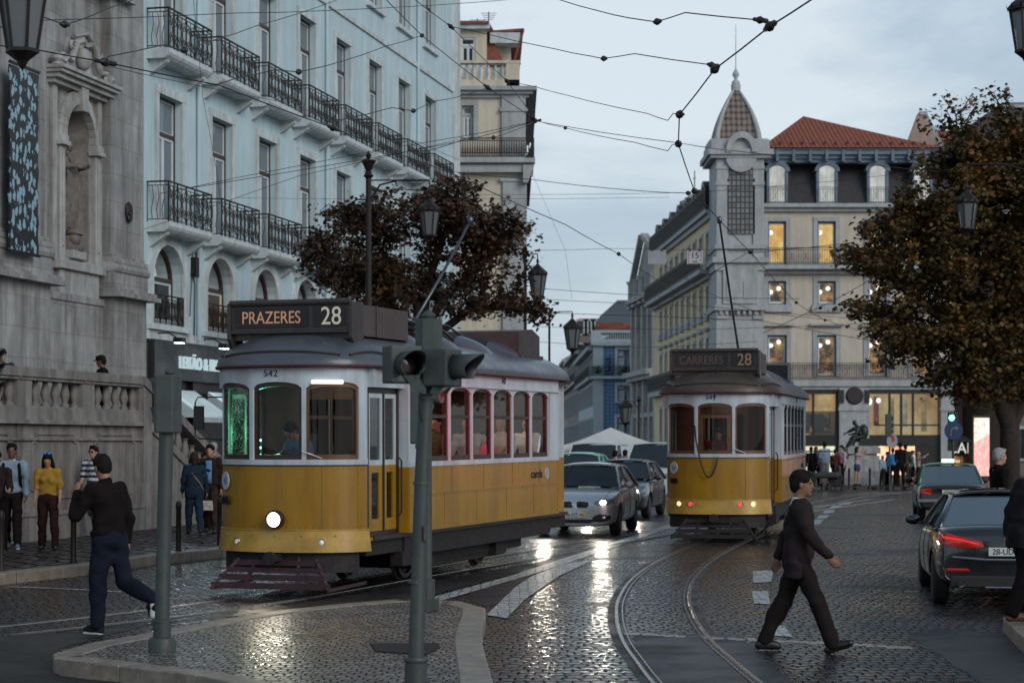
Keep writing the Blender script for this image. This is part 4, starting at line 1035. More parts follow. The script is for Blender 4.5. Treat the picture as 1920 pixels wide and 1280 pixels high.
q = MB(); q.box(X(1425),X(1560),.5,.6,cz(812),cz(775)); K.part('shop_display', q, emat('dim_display', (.9,.45,.12), .9, (.012,.008,.006), 2.5, contrast=(.56,.72)))
gl = MB()
for a, b in ((1425,1572),(1628,1762)): gl.add([(X(a),.1,cz(815)),(X(b),.1,cz(815)),(X(b),.1,cz(738)),(X(a),.1,cz(738))], [(0,1,2,3)])
K.part('shop_glass', gl, GLASS)
lg = MB(); lg.add([(X(1640),.2,.2),(X(1716),.2,.2),(X(1716),.2,cz(836)),(X(1640),.2,cz(836))], [(0,1,2,3)])
m = bpy.data.materials.new('lit_poster_window'); m.use_nodes = True; T = NT(m); P = T.n['Principled BSDF']
n = T.noise(T.coord(), .75, 3, .5, .6); T.ln(T.ramp(n, [(.36,(.55,.10,.03)),(.46,(.95,.42,.13)),(.54,(1,.80,.55)),(.62,(.85,.45,.16))]), P.inputs['Emission Color']); P.inputs['Emission Strength'].default_value = 1.3
K.part('lit_poster', lg, m)
lg = MB(); lg.add([(X(1432),.2,.2),(X(1566),.2,.2),(X(1566),.2,cz(836)),(X(1432),.2,cz(836))], [(0,1,2,3)]); K.part('lit_poster', lg, emat('pale_green_window', (.68,.85,.55), 1.0, (.75,.6,.35), .4))
# turret
TU = MB(); tx = (X(1340)+X(1428))/2; tw = (X(1428)-X(1340))/2; ty = 1.2; s45 = math.sqrt(2)
TU.box(tx-tw,tx+tw,-1.0,3.2,0,cz(296)); K.part('turret_shaft', TU, TRIM_B)
t = MB()
for a, b in ((1340,1362),(1408,1428)): t.box(X(a),X(b),-1.1,-1.0,cz(600),cz(300)); t.box(X(a)-.04,X(b)+.04,-1.16,-1,cz(352),cz(346)); t.box(X(a)-.04,X(b)+.04,-1.16,-1,cz(322),cz(316))
t.box(tx-tw-.1,tx+tw+.1,-1.25,3.3,cz(470),cz(462)); t.box(tx-tw-.25,tx+tw+.25,-1.4,3.3,cz(496),cz(486)); t.box(tx-tw-.1,tx+tw+.1,-1.2,3.3,cz(510),cz(496))
t.box(X(1352),X(1416),-1.2,-1,cz(572),cz(510)); t.box(tx-tw-.12,tx+tw+.12,-1.3,3.3,cz(584),cz(574))
for k in range(8): t.box(X(1345)+k*.33,X(1345)+k*.33+.16,-1.22,-1.0,cz(592),cz(584))
for q in (-1,1): t.box(X(1384)+q*.48-.3,X(1384)+q*.48+.3,-1.24,-1.18,cz(562),cz(530))
t.box(tx-tw-.5,tx+tw+.5,-1.5,3.7,cz(296),cz(286)); t.box(tx-tw-.35,tx+tw+.35,-1.35,3.5,cz(302),cz(296)); t.box(tx-tw-.3,tx+tw+.3,-1.3,3.5,cz(286),cz(268))
i_ = arch_pts(X(1366),X(1404),cz(292),cz(266),12); o_ = arch_pts(X(1356),X(1414),cz(292),cz(254),12)
for k in range(12): t.prism([i_[k],i_[k+1],o_[k+1],o_[k]], -1.6, -1.0, 'Y')
t.lathe([(.62,-.12),(.86,-.1),(.86,.1),(.62,.12)], (X(1385),-1.2,cz(300)), 20, 'Y')
K.part('turret_trim', t, TRIM_B)
q = MB(); q.lathe([(.6,0),(.6,.02)], (X(1385),-1.25,cz(297)), 20, 'Y', sq=(.85,1.05)); K.part('round_window', q, mat('dull_lead_glass', (.10,.10,.10), .4, var=.3, vs=6))
GR = bpy.data.materials.new('leaded_panes'); GR.use_nodes = True; T = NT(GR); P = T.n['Principled BSDF']
b_ = T.new('ShaderNodeTexBrick'); b_.offset = 0; b_.inputs['Scale'].default_value = 1; b_.inputs['Brick Width'].default_value = .245; b_.inputs['Row Height'].default_value = .31; b_.inputs['Mortar Size'].default_value = .035
b_.inputs['Color1'].default_value = (.13,.14,.15,1); b_.inputs['Color2'].default_value = (.22,.23,.24,1); b_.inputs['Mortar'].default_value = (.03,.018,.014,1)
sx_ = T.new('ShaderNodeSeparateXYZ'); T.ln(T.coord(), sx_.inputs[0]); cb_ = T.new('ShaderNodeCombineXYZ'); T.ln(sx_.outputs[0], cb_.inputs[0]); T.ln(sx_.outputs[2], cb_.inputs[1]); T.ln(cb_.outputs[0], b_.inputs['Vector'])
T.ln(b_.outputs['Color'], P.inputs['Base Color']); P.inputs['Roughness'].default_value = .3
q = MB(); q.box(X(1360),X(1411),-1.1,-1.02,cz(442),cz(340)); q.box(X(1364),X(1407),-1.09,-1.02,cz(340),cz(322)); K.part('leaded_window', q, GR)
# dome: four curved faces with ribs
dm = MB(); zb, zt = cz(268), cz(158)
def dr(t): return (1-t**1.75)*1.0+.05
prof = [(dr(k/12)*1.17, zb+(zt-zb)*k/12) for k in range(13)]
SC = bpy.data.materials.new('fish_scale_tiles'); SC.use_nodes = True; T = NT(SC); P = T.n['Principled BSDF']
vo = T.new('ShaderNodeTexVoronoi'); vo.inputs['Scale'].default_value = 3.4; vo.inputs['Randomness'].default_value = .12; T.ln(T.coord(scale=(1,.02,.8)), vo.inputs['Vector'])
T.ln(T.ramp(vo.outputs['Distance'], [(.0,(.25,.225,.20)),(.42,(.17,.13,.10)),(.55,(.05,.03,.025))]), P.inputs['Base Color']); P.inputs['Roughness'].default_value = .6
dm.lathe([(r*s45*.93,z) for r,z in prof], (tx,ty,0), 4, ph=math.pi/4); K.part('dome', dm, SC, smooth=60)
rb_ = MB()
for a in (math.pi/4, 3*math.pi/4, 5*math.pi/4, 7*math.pi/4):
    rb_.tube([(tx+r*s45*math.cos(a)*.98, ty+r*s45*math.sin(a)*.98, z) for r,z in prof], [.17-.009*k for k in range(13)], 8)
rb_.lathe([(.26,zt-.2),(.28,zt+.1),(.24,zt+.25),(.22,zt+.36),(.10,zt+.46),(.09,zt+.54),(.20,zt+.72),(.18,zt+.84),(.08,zt+1.0),(.04,zt+1.1),(0,zt+1.2)], (tx,ty,0), 12)
rb_.tube([(tx,ty,zt+1.1),(tx,ty,cz(38))], [.03,.015], 5)
rb_.box(tx-1.62,tx+1.62,ty-1.62,ty+1.62,cz(272),cz(262))
K.part('dome_ribs', rb_, TRIM_B, smooth=50)
# side of the corner building, running back along the street
xs = X(1340)
O2 = K.M @ Vector((xs+.1, 2.5, 0)); far = Vector((cx(1337)-0.034*32, 147, 0))
Us = (O2-far); Us.z = 0; Ls = Us.length; Us.normalize()
S = Thing('side_wing', 'yellow side wing of the turret building receding down the street with long dark balconies', 'building', far, angle_of(Us))
nW = 9
def su(k): return Ls-1.6-k*(Ls-3)/nW*1.0
ops2 = []
for k in range(nW):
    u = su(k)
    ops2 += [(u-.55,u+.55,cz(497)+.05,cz(425)), (u-.5,u+.5,cz(577),cz(527)), (u-.5,u+.5,cz(706),cz(628))]
    if k > -1: ops2.append((u-.5,u+.5,.4+.6,cz(752)))
m_ = wall_mb(0, Ls, 0, cz(388), ops2, .25); m_.body(0,Ls,1.9,9,0,cz(388)); S.part('wall', m_, PLAS_Y2)
t = MB()
for o_ in ops2: surround(t, *o_[:4], w=.2, d=.05, sill=(o_[3]-o_[2] < 2))
for o_ in ops2:
    if abs(o_[2]-cz(706)) < .1 or o_[3]-o_[2] < 2: t.box(o_[0]-.35,o_[1]+.35,-.22,.02,o_[3]+.45,o_[3]+.62) if o_[3]-o_[2] > 2 else t.box(o_[0]-.32,o_[1]+.32,-.2,.02,o_[2]-.5,o_[2]-.2)
t.box(0,Ls,-.75,.02,cz(506),cz(498)); t.box(0,Ls,-.4,.02,cz(390),cz(383)); t.box(0,Ls,-.5,.02,cz(722),cz(712)); t.box(0,Ls,-.2,.02,cz(400),cz(390)); t.box(0,Ls,-.3,.02,cz(515),cz(506))
S.part('stone_trim', t, TRIM_B)
for z, h, y in ((cz(498),1.15,-.72),(cz(712),1.15,-.48),(cz(383),1.25,-.38)): S.part('balcony_railing', rail_run(0,Ls,z,h,y,240,.04), IRON)
for k in range(nW):
    u = su(k)
    for j, (z0,z1) in enumerate([(cz(497)+.05,cz(425)),(cz(577),cz(527)),(cz(706),cz(628))]):
        w_ = [.55,.5,.5][j]
        if k == 0: window(S, u-w_,u+w_,z0,z1, CURTAIN, GLASSR, out=TRIM_B)
        else:
            src = [o for o in S.o.children if o.name.startswith('window')][j]; again(src, u-su(0))
mm = MB(); mm.add([(0,.2,cz(383)),(Ls,.2,cz(383)),(Ls,.9,cz(318)),(0,.9,cz(318))],[(0,1,2,3)]); mm.box(0,Ls,.95,8,cz(383),cz(318)); mm.add([(0,.6,cz(318)),(Ls,.6,cz(318)),(Ls,4.5,cz(285)),(0,4.5,cz(285)),(0,8,cz(318)),(Ls,8,cz(318))],[(0,1,2,3),(3,2,5,4)]); mm.add([(0,.6,cz(318)),(0,4.5,cz(285)),(0,8,cz(318))],[(0,1,2)]); S.part('mansard', mm, DK)
for k in range(7):
    u = Ls-2.6-k*4.0; d = MB(); d.mi = 0; d.box(u-.65,u-.45,-.15,1,cz(383),cz(335)); d.box(u+.45,u+.65,-.15,1,cz(383),cz(335))
    i_ = arch_pts(u-.45,u+.45,cz(337),cz(328),8); o_ = arch_pts(u-.75,u+.75,cz(337),cz(318),8)
    for q in range(8): d.prism([i_[q],i_[q+1],o_[q+1],o_[q]], -.2, 1.2, 'Y')
    d.mi = 1; d.box(u-.45,u+.45,0,.05,cz(383),cz(330)); S.part('dormer', d, [DK, emat('painted_sky_reflection', (.8,.84,.8), .62)])  # pane glow stands in for reflected sky
# ------------------------------------------------------------ baroque church front down the street
def sx_at(px, Y): return (px-CX)/F*Y
YB = 165.0; sB = F/YB; bz = lambda py: CH+(HY-py)/sB
P1 = Vector((sx_at(1190,YB+14), YB+14, 0)); P2 = Vector((sx_at(1236,YB), YB, 0)); Ub = (P2-P1); Lc = Ub.length; Ub.normalize()
BC = Thing('church', 'grey baroque church front with gable and bell turret down the street', 'church', P1, angle_of(Ub))
m_ = MB(); m_.prism([(0,0),(Lc,0),(Lc,bz(470)),(Lc*.95,bz(455)),(Lc*.55,bz(430)),(Lc*.45,bz(430)),(Lc*.2,bz(480)),(0,bz(525))], 0, 10, 'Y'); BC.part('wall', m_, mat('grey_limestone', (.40,.385,.37), .8, var=.2, vs=.8, dirt=(.14,.12,.11), damt=.7, streak=True))
t = MB()
for q in (.06,.26,.5,.74,.94):
    u = Lc*q; t.box(u-.35,u+.35,-.45,.02,bz(690),bz(560)); t.lathe([(.5,0),(.35,.4),(.3,2),(.5,2.4)], (u,-.4,bz(560)), 8); t.box(u-.35,u+.35,-.35,.02,0,bz(700)); t.box(u-.6,u+.6,-.6,.02,bz(560),bz(552))
t.box(0,Lc,-1.1,.02,bz(700),bz(690)); t.box(0,Lc,-.8,.02,bz(708),bz(700)); t.box(0,Lc,-.9,.02,bz(552),bz(543)); t.box(0,Lc,-.3,.02,bz(780),bz(772))
t.add([(0,-.6,bz(525)),(0,-.6,bz(515)),(Lc*.45,-.6,bz(422)),(Lc*.45,-.6,bz(432)),(0,0,bz(515)),(Lc*.45,0,bz(422))],[(0,1,2,3),(1,4,5,2)]); t.add([(Lc,-.6,bz(472)),(Lc,-.6,bz(462)),(Lc*.55,-.6,bz(422)),(Lc*.55,-.6,bz(432)),(Lc,0,bz(462)),(Lc*.55,0,bz(422))],[(0,1,2,3),(1,4,5,2)])
for q in (.16,.38,.62,.84): t.box(Lc*q-.5,Lc*q+.5,-.12,.02,bz(668),bz(655)); 
BC.part('pilasters', t, mat('pale_grey_limestone', (.48,.47,.45), .75, var=.2, vs=2, dirt=(.16,.14,.12), damt=.7, streak=True), smooth=30)
for p in (.16,.38,.62,.84): panes(BC, [(Lc*p-.42,Lc*p+.42,bz(655),bz(590)),(Lc*p-.6,Lc*p+.6,.2,bz(755))], y=-.05)
q = MB(); yy = 3.0; uc = Lc*.78; q.lathe([(1.4,bz(455)),(1.1,bz(420)),(.95,bz(415)),(.95,bz(385)),(1.25,bz(382)),(1.25,bz(376)),(.8,bz(372)),(.5,bz(364)),(0,bz(360))], (uc+2.6,yy,0), 8); q.tube([(uc+2.6,yy,bz(362)),(uc+2.6,yy,bz(318))],.06,5); q.bar((uc+2.2,yy,bz(332)),(uc+3.0,yy,bz(332)),.08); BC.part('bell_turret', q, STONE2, smooth=40)
# ------------------------------------------------------------ blue tiled building and the darker row running off to its left
YD = 185.0; sD = F/YD; dz_ = lambda py: CH+(HY-py)/sD; ox = (1122-CX)/sD
D = Thing('tiled_building', 'blue tiled building with white corner, rooftop balustrade and plants on its balcony', 'building', (ox,YD,0), 0)
X = lambda px: (px-CX)/sD-ox
BT = bpy.data.materials.new('blue_wall_tiles'); BT.use_nodes = True; T = NT(BT); P = T.n['Principled BSDF']
ck = T.new('ShaderNodeTexVoronoi'); ck.inputs['Scale'].default_value = 2.9; ck.inputs['Randomness'].default_value = 0; T.ln(T.coord(scale=(1,0,1)), ck.inputs['Vector'])
T.ln(T.ramp(ck.outputs['Distance'], [(.25,(.06,.14,.30)),(.42,(.16,.28,.44))]), P.inputs['Base Color']); P.inputs['Roughness'].default_value = .35
opsD = [(X(1158),X(1180),dz_(702),dz_(655)),(X(1158),X(1180),dz_(752),dz_(722)),(X(1157),X(1180),dz_(825),dz_(782))]
m_ = wall_mb(0, X(1200), 0, dz_(648), opsD, .3); m_.body(0,X(1200),1.9,9,0,dz_(648)); D.part('wall', m_, BT)
t = MB()
for o_ in opsD: surround(t,*o_[:4],w=.25,d=.08,sill=True)
t.box(X(1112),X(1131),-.12,.02,0,dz_(648)); t.box(X(1108),X(1200),-.7,.02,dz_(710),dz_(705)); t.box(X(1108),X(1200),-.4,.3,dz_(648),dz_(640)); t.box(X(1108),X(1200),-.2,.3,dz_(641),dz_(636)); t.box(X(1108),X(1200),-.2,.3,dz_(624),dz_(619)); t.box(X(1108),X(1126),-.2,.3,dz_(636),dz_(624))
for k in range(16): t.box(X(1127)+k*.21,X(1127)+k*.21+.09,-.1,.1,dz_(636),dz_(624))
t.box(X(1183),X(1189),-.2,.3,dz_(636),dz_(620)); D.part('stone_trim', t, mat('white_trim', (.55,.60,.63), .7, var=.1))
for o_ in opsD: window(D, *o_[:4], DARKIN, GLASSR, out=WOODB)
D.part('balcony_railing', rail_run(X(1108),X(1200),dz_(705),.95,-.65,50,.025), IRON)
pl_ = MB(); rg = random.Random(3)
for c, w_, h0, h1 in ((1141,9,705,668),(1120,10,700,688),(1168,16,700,688),(1193,5,700,672)):
    pl_ = MB()
    for k in range(150): x = X(c)+rg.gauss(0,.4)*w_/sD; z = rg.uniform(dz_(h0),dz_(h1)); r = rg.uniform(.06,.13); y = -.55+rg.uniform(-.25,.25); a = rg.uniform(0,6.3); pl_.add([(x,y,z),(x+r*math.cos(a),y+r*.5,z+r*math.sin(a)),(x+r*math.cos(a+1.4),y-r*.3,z+r*math.sin(a+1.4))],[(0,1,2)])
    D.part('balcony_plant', pl_, mat('dull_foliage', (.03,.04,.02), .8))
rf = MB(); rf.add([(X(1120),.5,dz_(620)),(X(1200),.5,dz_(620)),(X(1200),5,dz_(596)),(X(1170),5,dz_(600))],[(0,1,2,3)]); rf.box(X(1122),X(1172),3,8,dz_(620),dz_(601)); D.part('roof', rf, TILE)
# receding row
Pn1 = Vector((ox-.4,YD+.2,0)); Pf = Vector(((1040-CX)/F*330, 330, 0)); Ur = (Pn1-Pf); 
def row_building(name, label, ya, yb, ztop, wallm, balc, roofm=None, px_step=5.0, zs=None):
    d = (Pf-Pn1).normalized(); tot = (Pf-Pn1).length
    a = Pn1+d*ya; b = Pn1+d*yb; U = (a-b); L = U.length; U.normalize()
    # wall seen from the street lies on the camera side: faces away from x+; local y inward
    t_ = Thing(name, label, 'building', b, angle_of(U))
    ops = []; k = 0; u = L-1.6
    while u > 1.2:
        for (z0,z1) in zs: ops.append((u-.55,u+.55,z0,z1))
        u -= px_step
    m_ = wall_mb(0,L,0,ztop,ops,.25); m_.body(0,L,1.9,9,0,ztop); t_.part('wall', m_, wallm)
    tt = MB()
    for o in ops: surround(tt,*o[:4],w=.2,d=.06,sill=False)
    tt.box(0,L,-.6,.02,ztop-.4,ztop); tt.box(0,L,-.5,.02,balc-.25,balc); t_.part('stone_trim', tt, TRIM_B)
    t_.part('balcony_railing', rail_run(0,L,balc,1.1,-.48,int(L*5),.04), IRON)
    panes(t_, ops)
    r = MB(); r.add([(0,-.5,ztop),(L,-.5,ztop),(L,4,ztop+2.2),(0,4,ztop+2.2),(0,9,ztop),(L,9,ztop)],[(0,1,2,3),(3,2,5,4)]); r.add([(0,-.5,ztop),(0,4,ztop+2.2),(0,9,ztop),(L,-.5,ztop),(L,4,ztop+2.2),(L,9,ztop)],[(0,1,2),(3,4,5)]); t_.part('roof', r, roofm or TILE)
    return t_
dzs = [(.8,dz_(785)),(dz_(760),dz_(722)),(dz_(702),dz_(662))]
row_building('tiled_building', 'white side of the blue tiled corner building running back down the street', 0, 38, dz_(648), mat('white_plaster', (.50,.55,.60), .8), dz_(706), TILE, 2.6, dzs)
row_building('townhouse', 'grey townhouse with dark balconies beyond the white side wall', 38.5, 78, dz_(620), mat('grey_plaster', (.30,.27,.25), .8, dirt=(.12,.10,.09), damt=.5), dz_(690), SLATE, 2.8, [(1,4),(5.2,7.6),(9.0,11.0)])
row_building('townhouse', 'pinkish townhouse farthest down the street', 78.5, 140, dz_(605), mat('pink_plaster', (.42,.33,.29), .8), dz_(690), TILE, 3.2, [(1,4),(5.2,7.6),(9.0,11.0)])
def block(label, pxa, pxb, pyt, Y, m1, roof=None, peak=0, name='apartment_building', wins=None, depth=14):
    s = F/Y; o0 = (pxa-CX)/s; W_ = (pxb-pxa)/s; zt = CH+(HY-pyt)/s
    t_ = Thing(name, label, 'building', (o0,Y,0), 0)
    ops = []
    if wins:
        nx_, nz_ = wins
        for i in range(nx_):
            for j in range(nz_):
                u = W_*(i+.5)/nx_; z = zt*(j+.35)/nz_; ops.append((u-.55,u+.55,z,z+min(1.8,zt/nz_*.55)))
    m_ = wall_mb(0,W_,0,zt,ops,.25); m_.body(0,W_,1.9,depth,0,zt); t_.part('wall', m_, m1)
    if ops:
        panes(t_, ops)
        for o in ops: tt = MB(); surround(tt,*o[:4],w=.18,d=.05,sill=True); t_.part('window_surround', tt, TRIM_B)
    if roof:
        r = MB(); r.add([(-.3,-.4,zt),(W_+.3,-.4,zt),(W_+.3,depth+.4,zt),(-.3,depth+.4,zt),(W_*.25,depth/2,zt+peak),(W_*.8,depth/2,zt+peak)],[(0,1,5,4),(1,2,5),(2,3,4,5),(3,0,4)]); t_.part('roof', r, roof)
    return t_
BRN = mat('brown_stone_wall', (.20,.165,.145), .85, var=.25, vs=.5, dirt=(.09,.07,.06), damt=.6)
block('long brown building rising behind the blue tiled one', 1085, 1180, 597, 235, BRN, None, 0, wins=(7,6))
b2 = block('big dull brown gabled hall on the hill behind the church', 1130, 1262, 592, 260, BRN, SLATE, 2.5)
block('dark grey slate roofed block between the tiled building and the hall', 1120, 1195, 612, 215, mat('white_plaster', (.5,.55,.6), .8), SLATE, 2.0)
# ------------------------------------------------------------ buildings behind the right tree
YR = 128.0; sR = F/YR; rz = lambda py: CH+(HY-py)/sR; ox = (1712-CX)/sR
Rb = Thing('townhouse', 'pink gabled house with red tiled roof behind the big tree', 'building', (ox,YR,0), 0)
X = lambda px: (px-CX)/sR-ox
PK = mat('pink_plaster_wall', (.40,.29,.255), .85, var=.1, dirt=(.22,.16,.14), damt=.5, streak=True)
m_ = MB(); m_.prism([(X(1704),0),(X(1772),0),(X(1772),rz(290)),(X(1731),rz(213)),(X(1722),rz(213)),(X(1704),rz(262))], 0, .5, 'Y'); m_.box(X(1740),X(2300),.6,14,0,rz(285)); Rb.part('wall', m_, PK)
r = MB(); r.add([(X(1738),0,rz(285)),(X(2300),0,rz(285)),(X(2300),5,rz(222)),(X(1738),5,rz(222))],[(0,1,2,3)]); o_ = Rb.part('roof', r, TL); m = o_.modifiers.new('t','SOLIDIFY'); m.thickness = .2
r = MB(); r.box(X(1725),X(1731)+.25,-.1,.6,rz(216),rz(209)); r.bar((X(1733),.2,rz(213)),(X(1775),.2,rz(292)),.35); Rb.part('verge', r, TRIM_B)
for c in (1800,1870,1940,2010):
    panes(Rb, [(X(c-15),X(c+15),rz(a),rz(b)) for a, b in ((700,620),(600,520),(500,420),(400,330))], y=.52)
cf = MB(); cf.box(X(1770),X(1905),-1.0,.5,rz(852),rz(828)); fas = Rb.part('cafe_fascia', cf, mat('black_fascia', (.03,.035,.035), .45))
lettering(Rb, 'CAFÉ', .95, face_xf((X(1800),-1.06,rz(840.5)),(1,0,0),(0,-1,0)), emat('pale_sign_lettering', (.85,.82,.76), .75, var=False), parent=fas, name='cafe_lettering', depth=.03, sx=.92)
lettering(Rb, 'CAFFÈ', .95, face_xf((X(1880),-1.06,rz(840.5)),(1,0,0),(0,-1,0)), emat('pale_sign_lettering', (.85,.82,.76), .75, var=False), parent=fas, name='cafe_lettering', depth=.03, sx=.92)
aw = MB(); aw.add([(X(1768),-.2,rz(818)),(X(1990),-.2,rz(818)),(X(1990),-2.2,rz(828)),(X(1768),-2.2,rz(828))],[(0,1,2,3)]); o_ = Rb.part('awning', aw, mat('pale_awning', (.4,.46,.46), .8)); m = o_.modifiers.new('t','SOLIDIFY'); m.thickness = .03
ws = MB(); ws.box(X(1765),X(1990),.3,.5,.2,rz(855)); Rb.part('shop_window', ws, emat('cafe_window', (.85,.55,.28), .55, (.03,.02,.015), .9, contrast=(.45,.7)))
block('tall grey house at the right edge behind the tree crown', 1880, 2200, 192, 118, BRN, None, 0, wins=(7,7))
# lit advertising column
AD = Thing('advertising_board', 'upright lit poster board, white above and red below, by the cafe', 'poster board', ((1840-CX)/F*100,100,.12), 0)
s = F/100; hz = lambda py: CH+(HY-py)/s-.12
m_ = MB(); m_.box(-.44,.44,-.06,.06,.0,hz(778)); AD.part('frame', m_, BLACKP)
m = bpy.data.materials.new('poster_print'); m.use_nodes = True; T = NT(m); P = T.n['Principled BSDF']; co_ = T.coord(); sp_ = T.new('ShaderNodeSeparateXYZ'); T.ln(co_, sp_.inputs[0])
dg = T.math('SUBTRACT', sp_.outputs[2], T.math('MULTIPLY', sp_.outputs[0], .55)); msk = T.math('GREATER_THAN', dg, hz(822))
nn = T.noise(T.coord(scale=(3,1,1.4)), 3.2, 4, .6); redc = T.ramp(nn, [(.42,(.85,.05,.02)),(.55,(1,.16,.06)),(.66,(1,.62,.45))]); whc = T.ramp(nn, [(.42,(.85,.82,.62)),(.52,(.75,.78,.55)),(.6,(.85,.25,.1))])
T.ln(T.mix(msk, redc, whc), P.inputs['Emission Color']); P.inputs['Emission Strength'].default_value = .8
m_ = MB(); m_.box(-.38,.38,-.075,-.06,.25,hz(783)); AD.part('poster', m_, m)
# ------------------------------------------------------------ trams. local frame: front looks to -y, x to the right of the viewer, origin on the rails at the front corner line
YEL = mat('tram_yellow', (.36,.18,.004), .34, var=.10, vs=1.5, dirt=(.14,.07,.012), damt=.6, streak=True, coat=.25)
YELB = mat('tram_yellow_band', (.50,.29,.045), .35, var=.2, vs=2.5, dirt=(.16,.08,.02), damt=.7, coat=.2)
WHT = mat('tram_white', (.50,.56,.61), .4, var=.10, vs=2, dirt=(.20,.15,.12), damt=.6, streak=True, coat=.2)
ROOFM = mat('tram_roof_grey', (.085,.098,.12), .34, .1, var=.12, vs=1.2, dirt=(.05,.045,.045), damt=.4, coat=.15)
ROOFB = mat('tram_roof_brown', (.085,.065,.055), .5, .1, var=.3, vs=2.5, dirt=(.03,.02,.02), damt=.6)
BOXM = mat('sign_box_brown', (.045,.035,.033), .45, var=.25, vs=4)
UNDER = mat('underframe_black', (.018,.013,.012), .7, var=.3, vs=6)
PURP = mat('oxide_purple_paint', (.050,.020,.024), .6, var=.25, vs=7)
WOODW = mat('varnished_window_wood', (.11,.038,.012), .4, var=.25, vs=5, coat=.3)
WOODD = mat('dark_window_wood', (.035,.018,.012), .4, var=.25, vs=5)
MAROON = mat('maroon_line', (.07,.012,.012), .5)
TG = glassmat('tram_glass', (.75,.75,.72), .12, .015, (.010,.008,.007), refl=.7)
TGS = glassmat('side_tram_glass', (.85,.85,.82), .06, .02, (.010,.008,.007), refl=.16); TGD = glassmat('darkened_far_glass', (.07,.07,.065), .35, .05, (.012,.010,.009), refl=.6); HEADL = emat('headlamp_white', (1.0,.93,.80), 9, var=False); LAMPO = emat('lamp_orange', (1.0,.42,.16), 3.2, var=False); LAMPR = emat('lamp_red', (.9,.03,.03), 1.3, var=False); LAMPC = emat('lamp_clear', (.75,.82,.85), .9, (.15,.16,.17), 14)  # far-side tram panes darkened to put shade into the saloon
EA, EB = 1.04, .60
def ept(t, g=0.0): return ((EA+g)*math.sin(t), -(EB+g)*math.cos(t))
def tx_of(x): return math.asin(max(-1,min(1,x/EA)))
def arc_slab(mb, t0, t1, z0, z1, g0=-.03, g1=0.0, n=14, zf0=None, zf1=None, g1b=None):
    """curved slab on the bowed front between two angles; zf give z as functions of the angle"""
    G = []
    for k in range(n+1):
        t = t0+(t1-t0)*k/n; a = zf0(t) if zf0 else z0; b = zf1(t) if zf1 else z1
        gb = g1 if g1b is None else g1b
        i = ept(t,g0); o = ept(t,g1); ob = ept(t,gb)
        G.append([(i[0],i[1],a),(ob[0],ob[1],a),(o[0],o[1],b),(i[0],i[1],b),(i[0],i[1],a)])
    mb.grid(G)
    for g in (G[0], G[-1]): mb.add(g[:4], [(0,1,2,3)])
    return mb
def roof_pt(th, rho, W=1.26, y0=.7, y1=8.0, b=1.38, z0=3.06, hh=.45):
    """point of the roof: th 0..1 round the outline, rho 1 at the edge"""
    e = 2/2.5; q = th*4
    f = lambda v: math.copysign(abs(v)**e, v)
    seg = q % 4
    if seg < 1.6:      # front bow, from left to right
        a = math.pi*(seg/1.6); x = -math.cos(a); s = math.sin(a); X = rho*W*f(x); Y = y0-rho*b*f(s)
    elif seg < 2: X = rho*W; Y = y0+(y1-y0)*(seg-1.6)/.4
    elif seg < 3.6: a = math.pi*((seg-2)/1.6); X = rho*W*f(math.cos(a)); Y = y1+rho*b*f(math.sin(a))
    else: X = -rho*W; Y = y1-(y1-y0)*(seg-3.6)/.4
    return (X, Y, z0+hh*(max(0,1-rho**2.3))**.62)
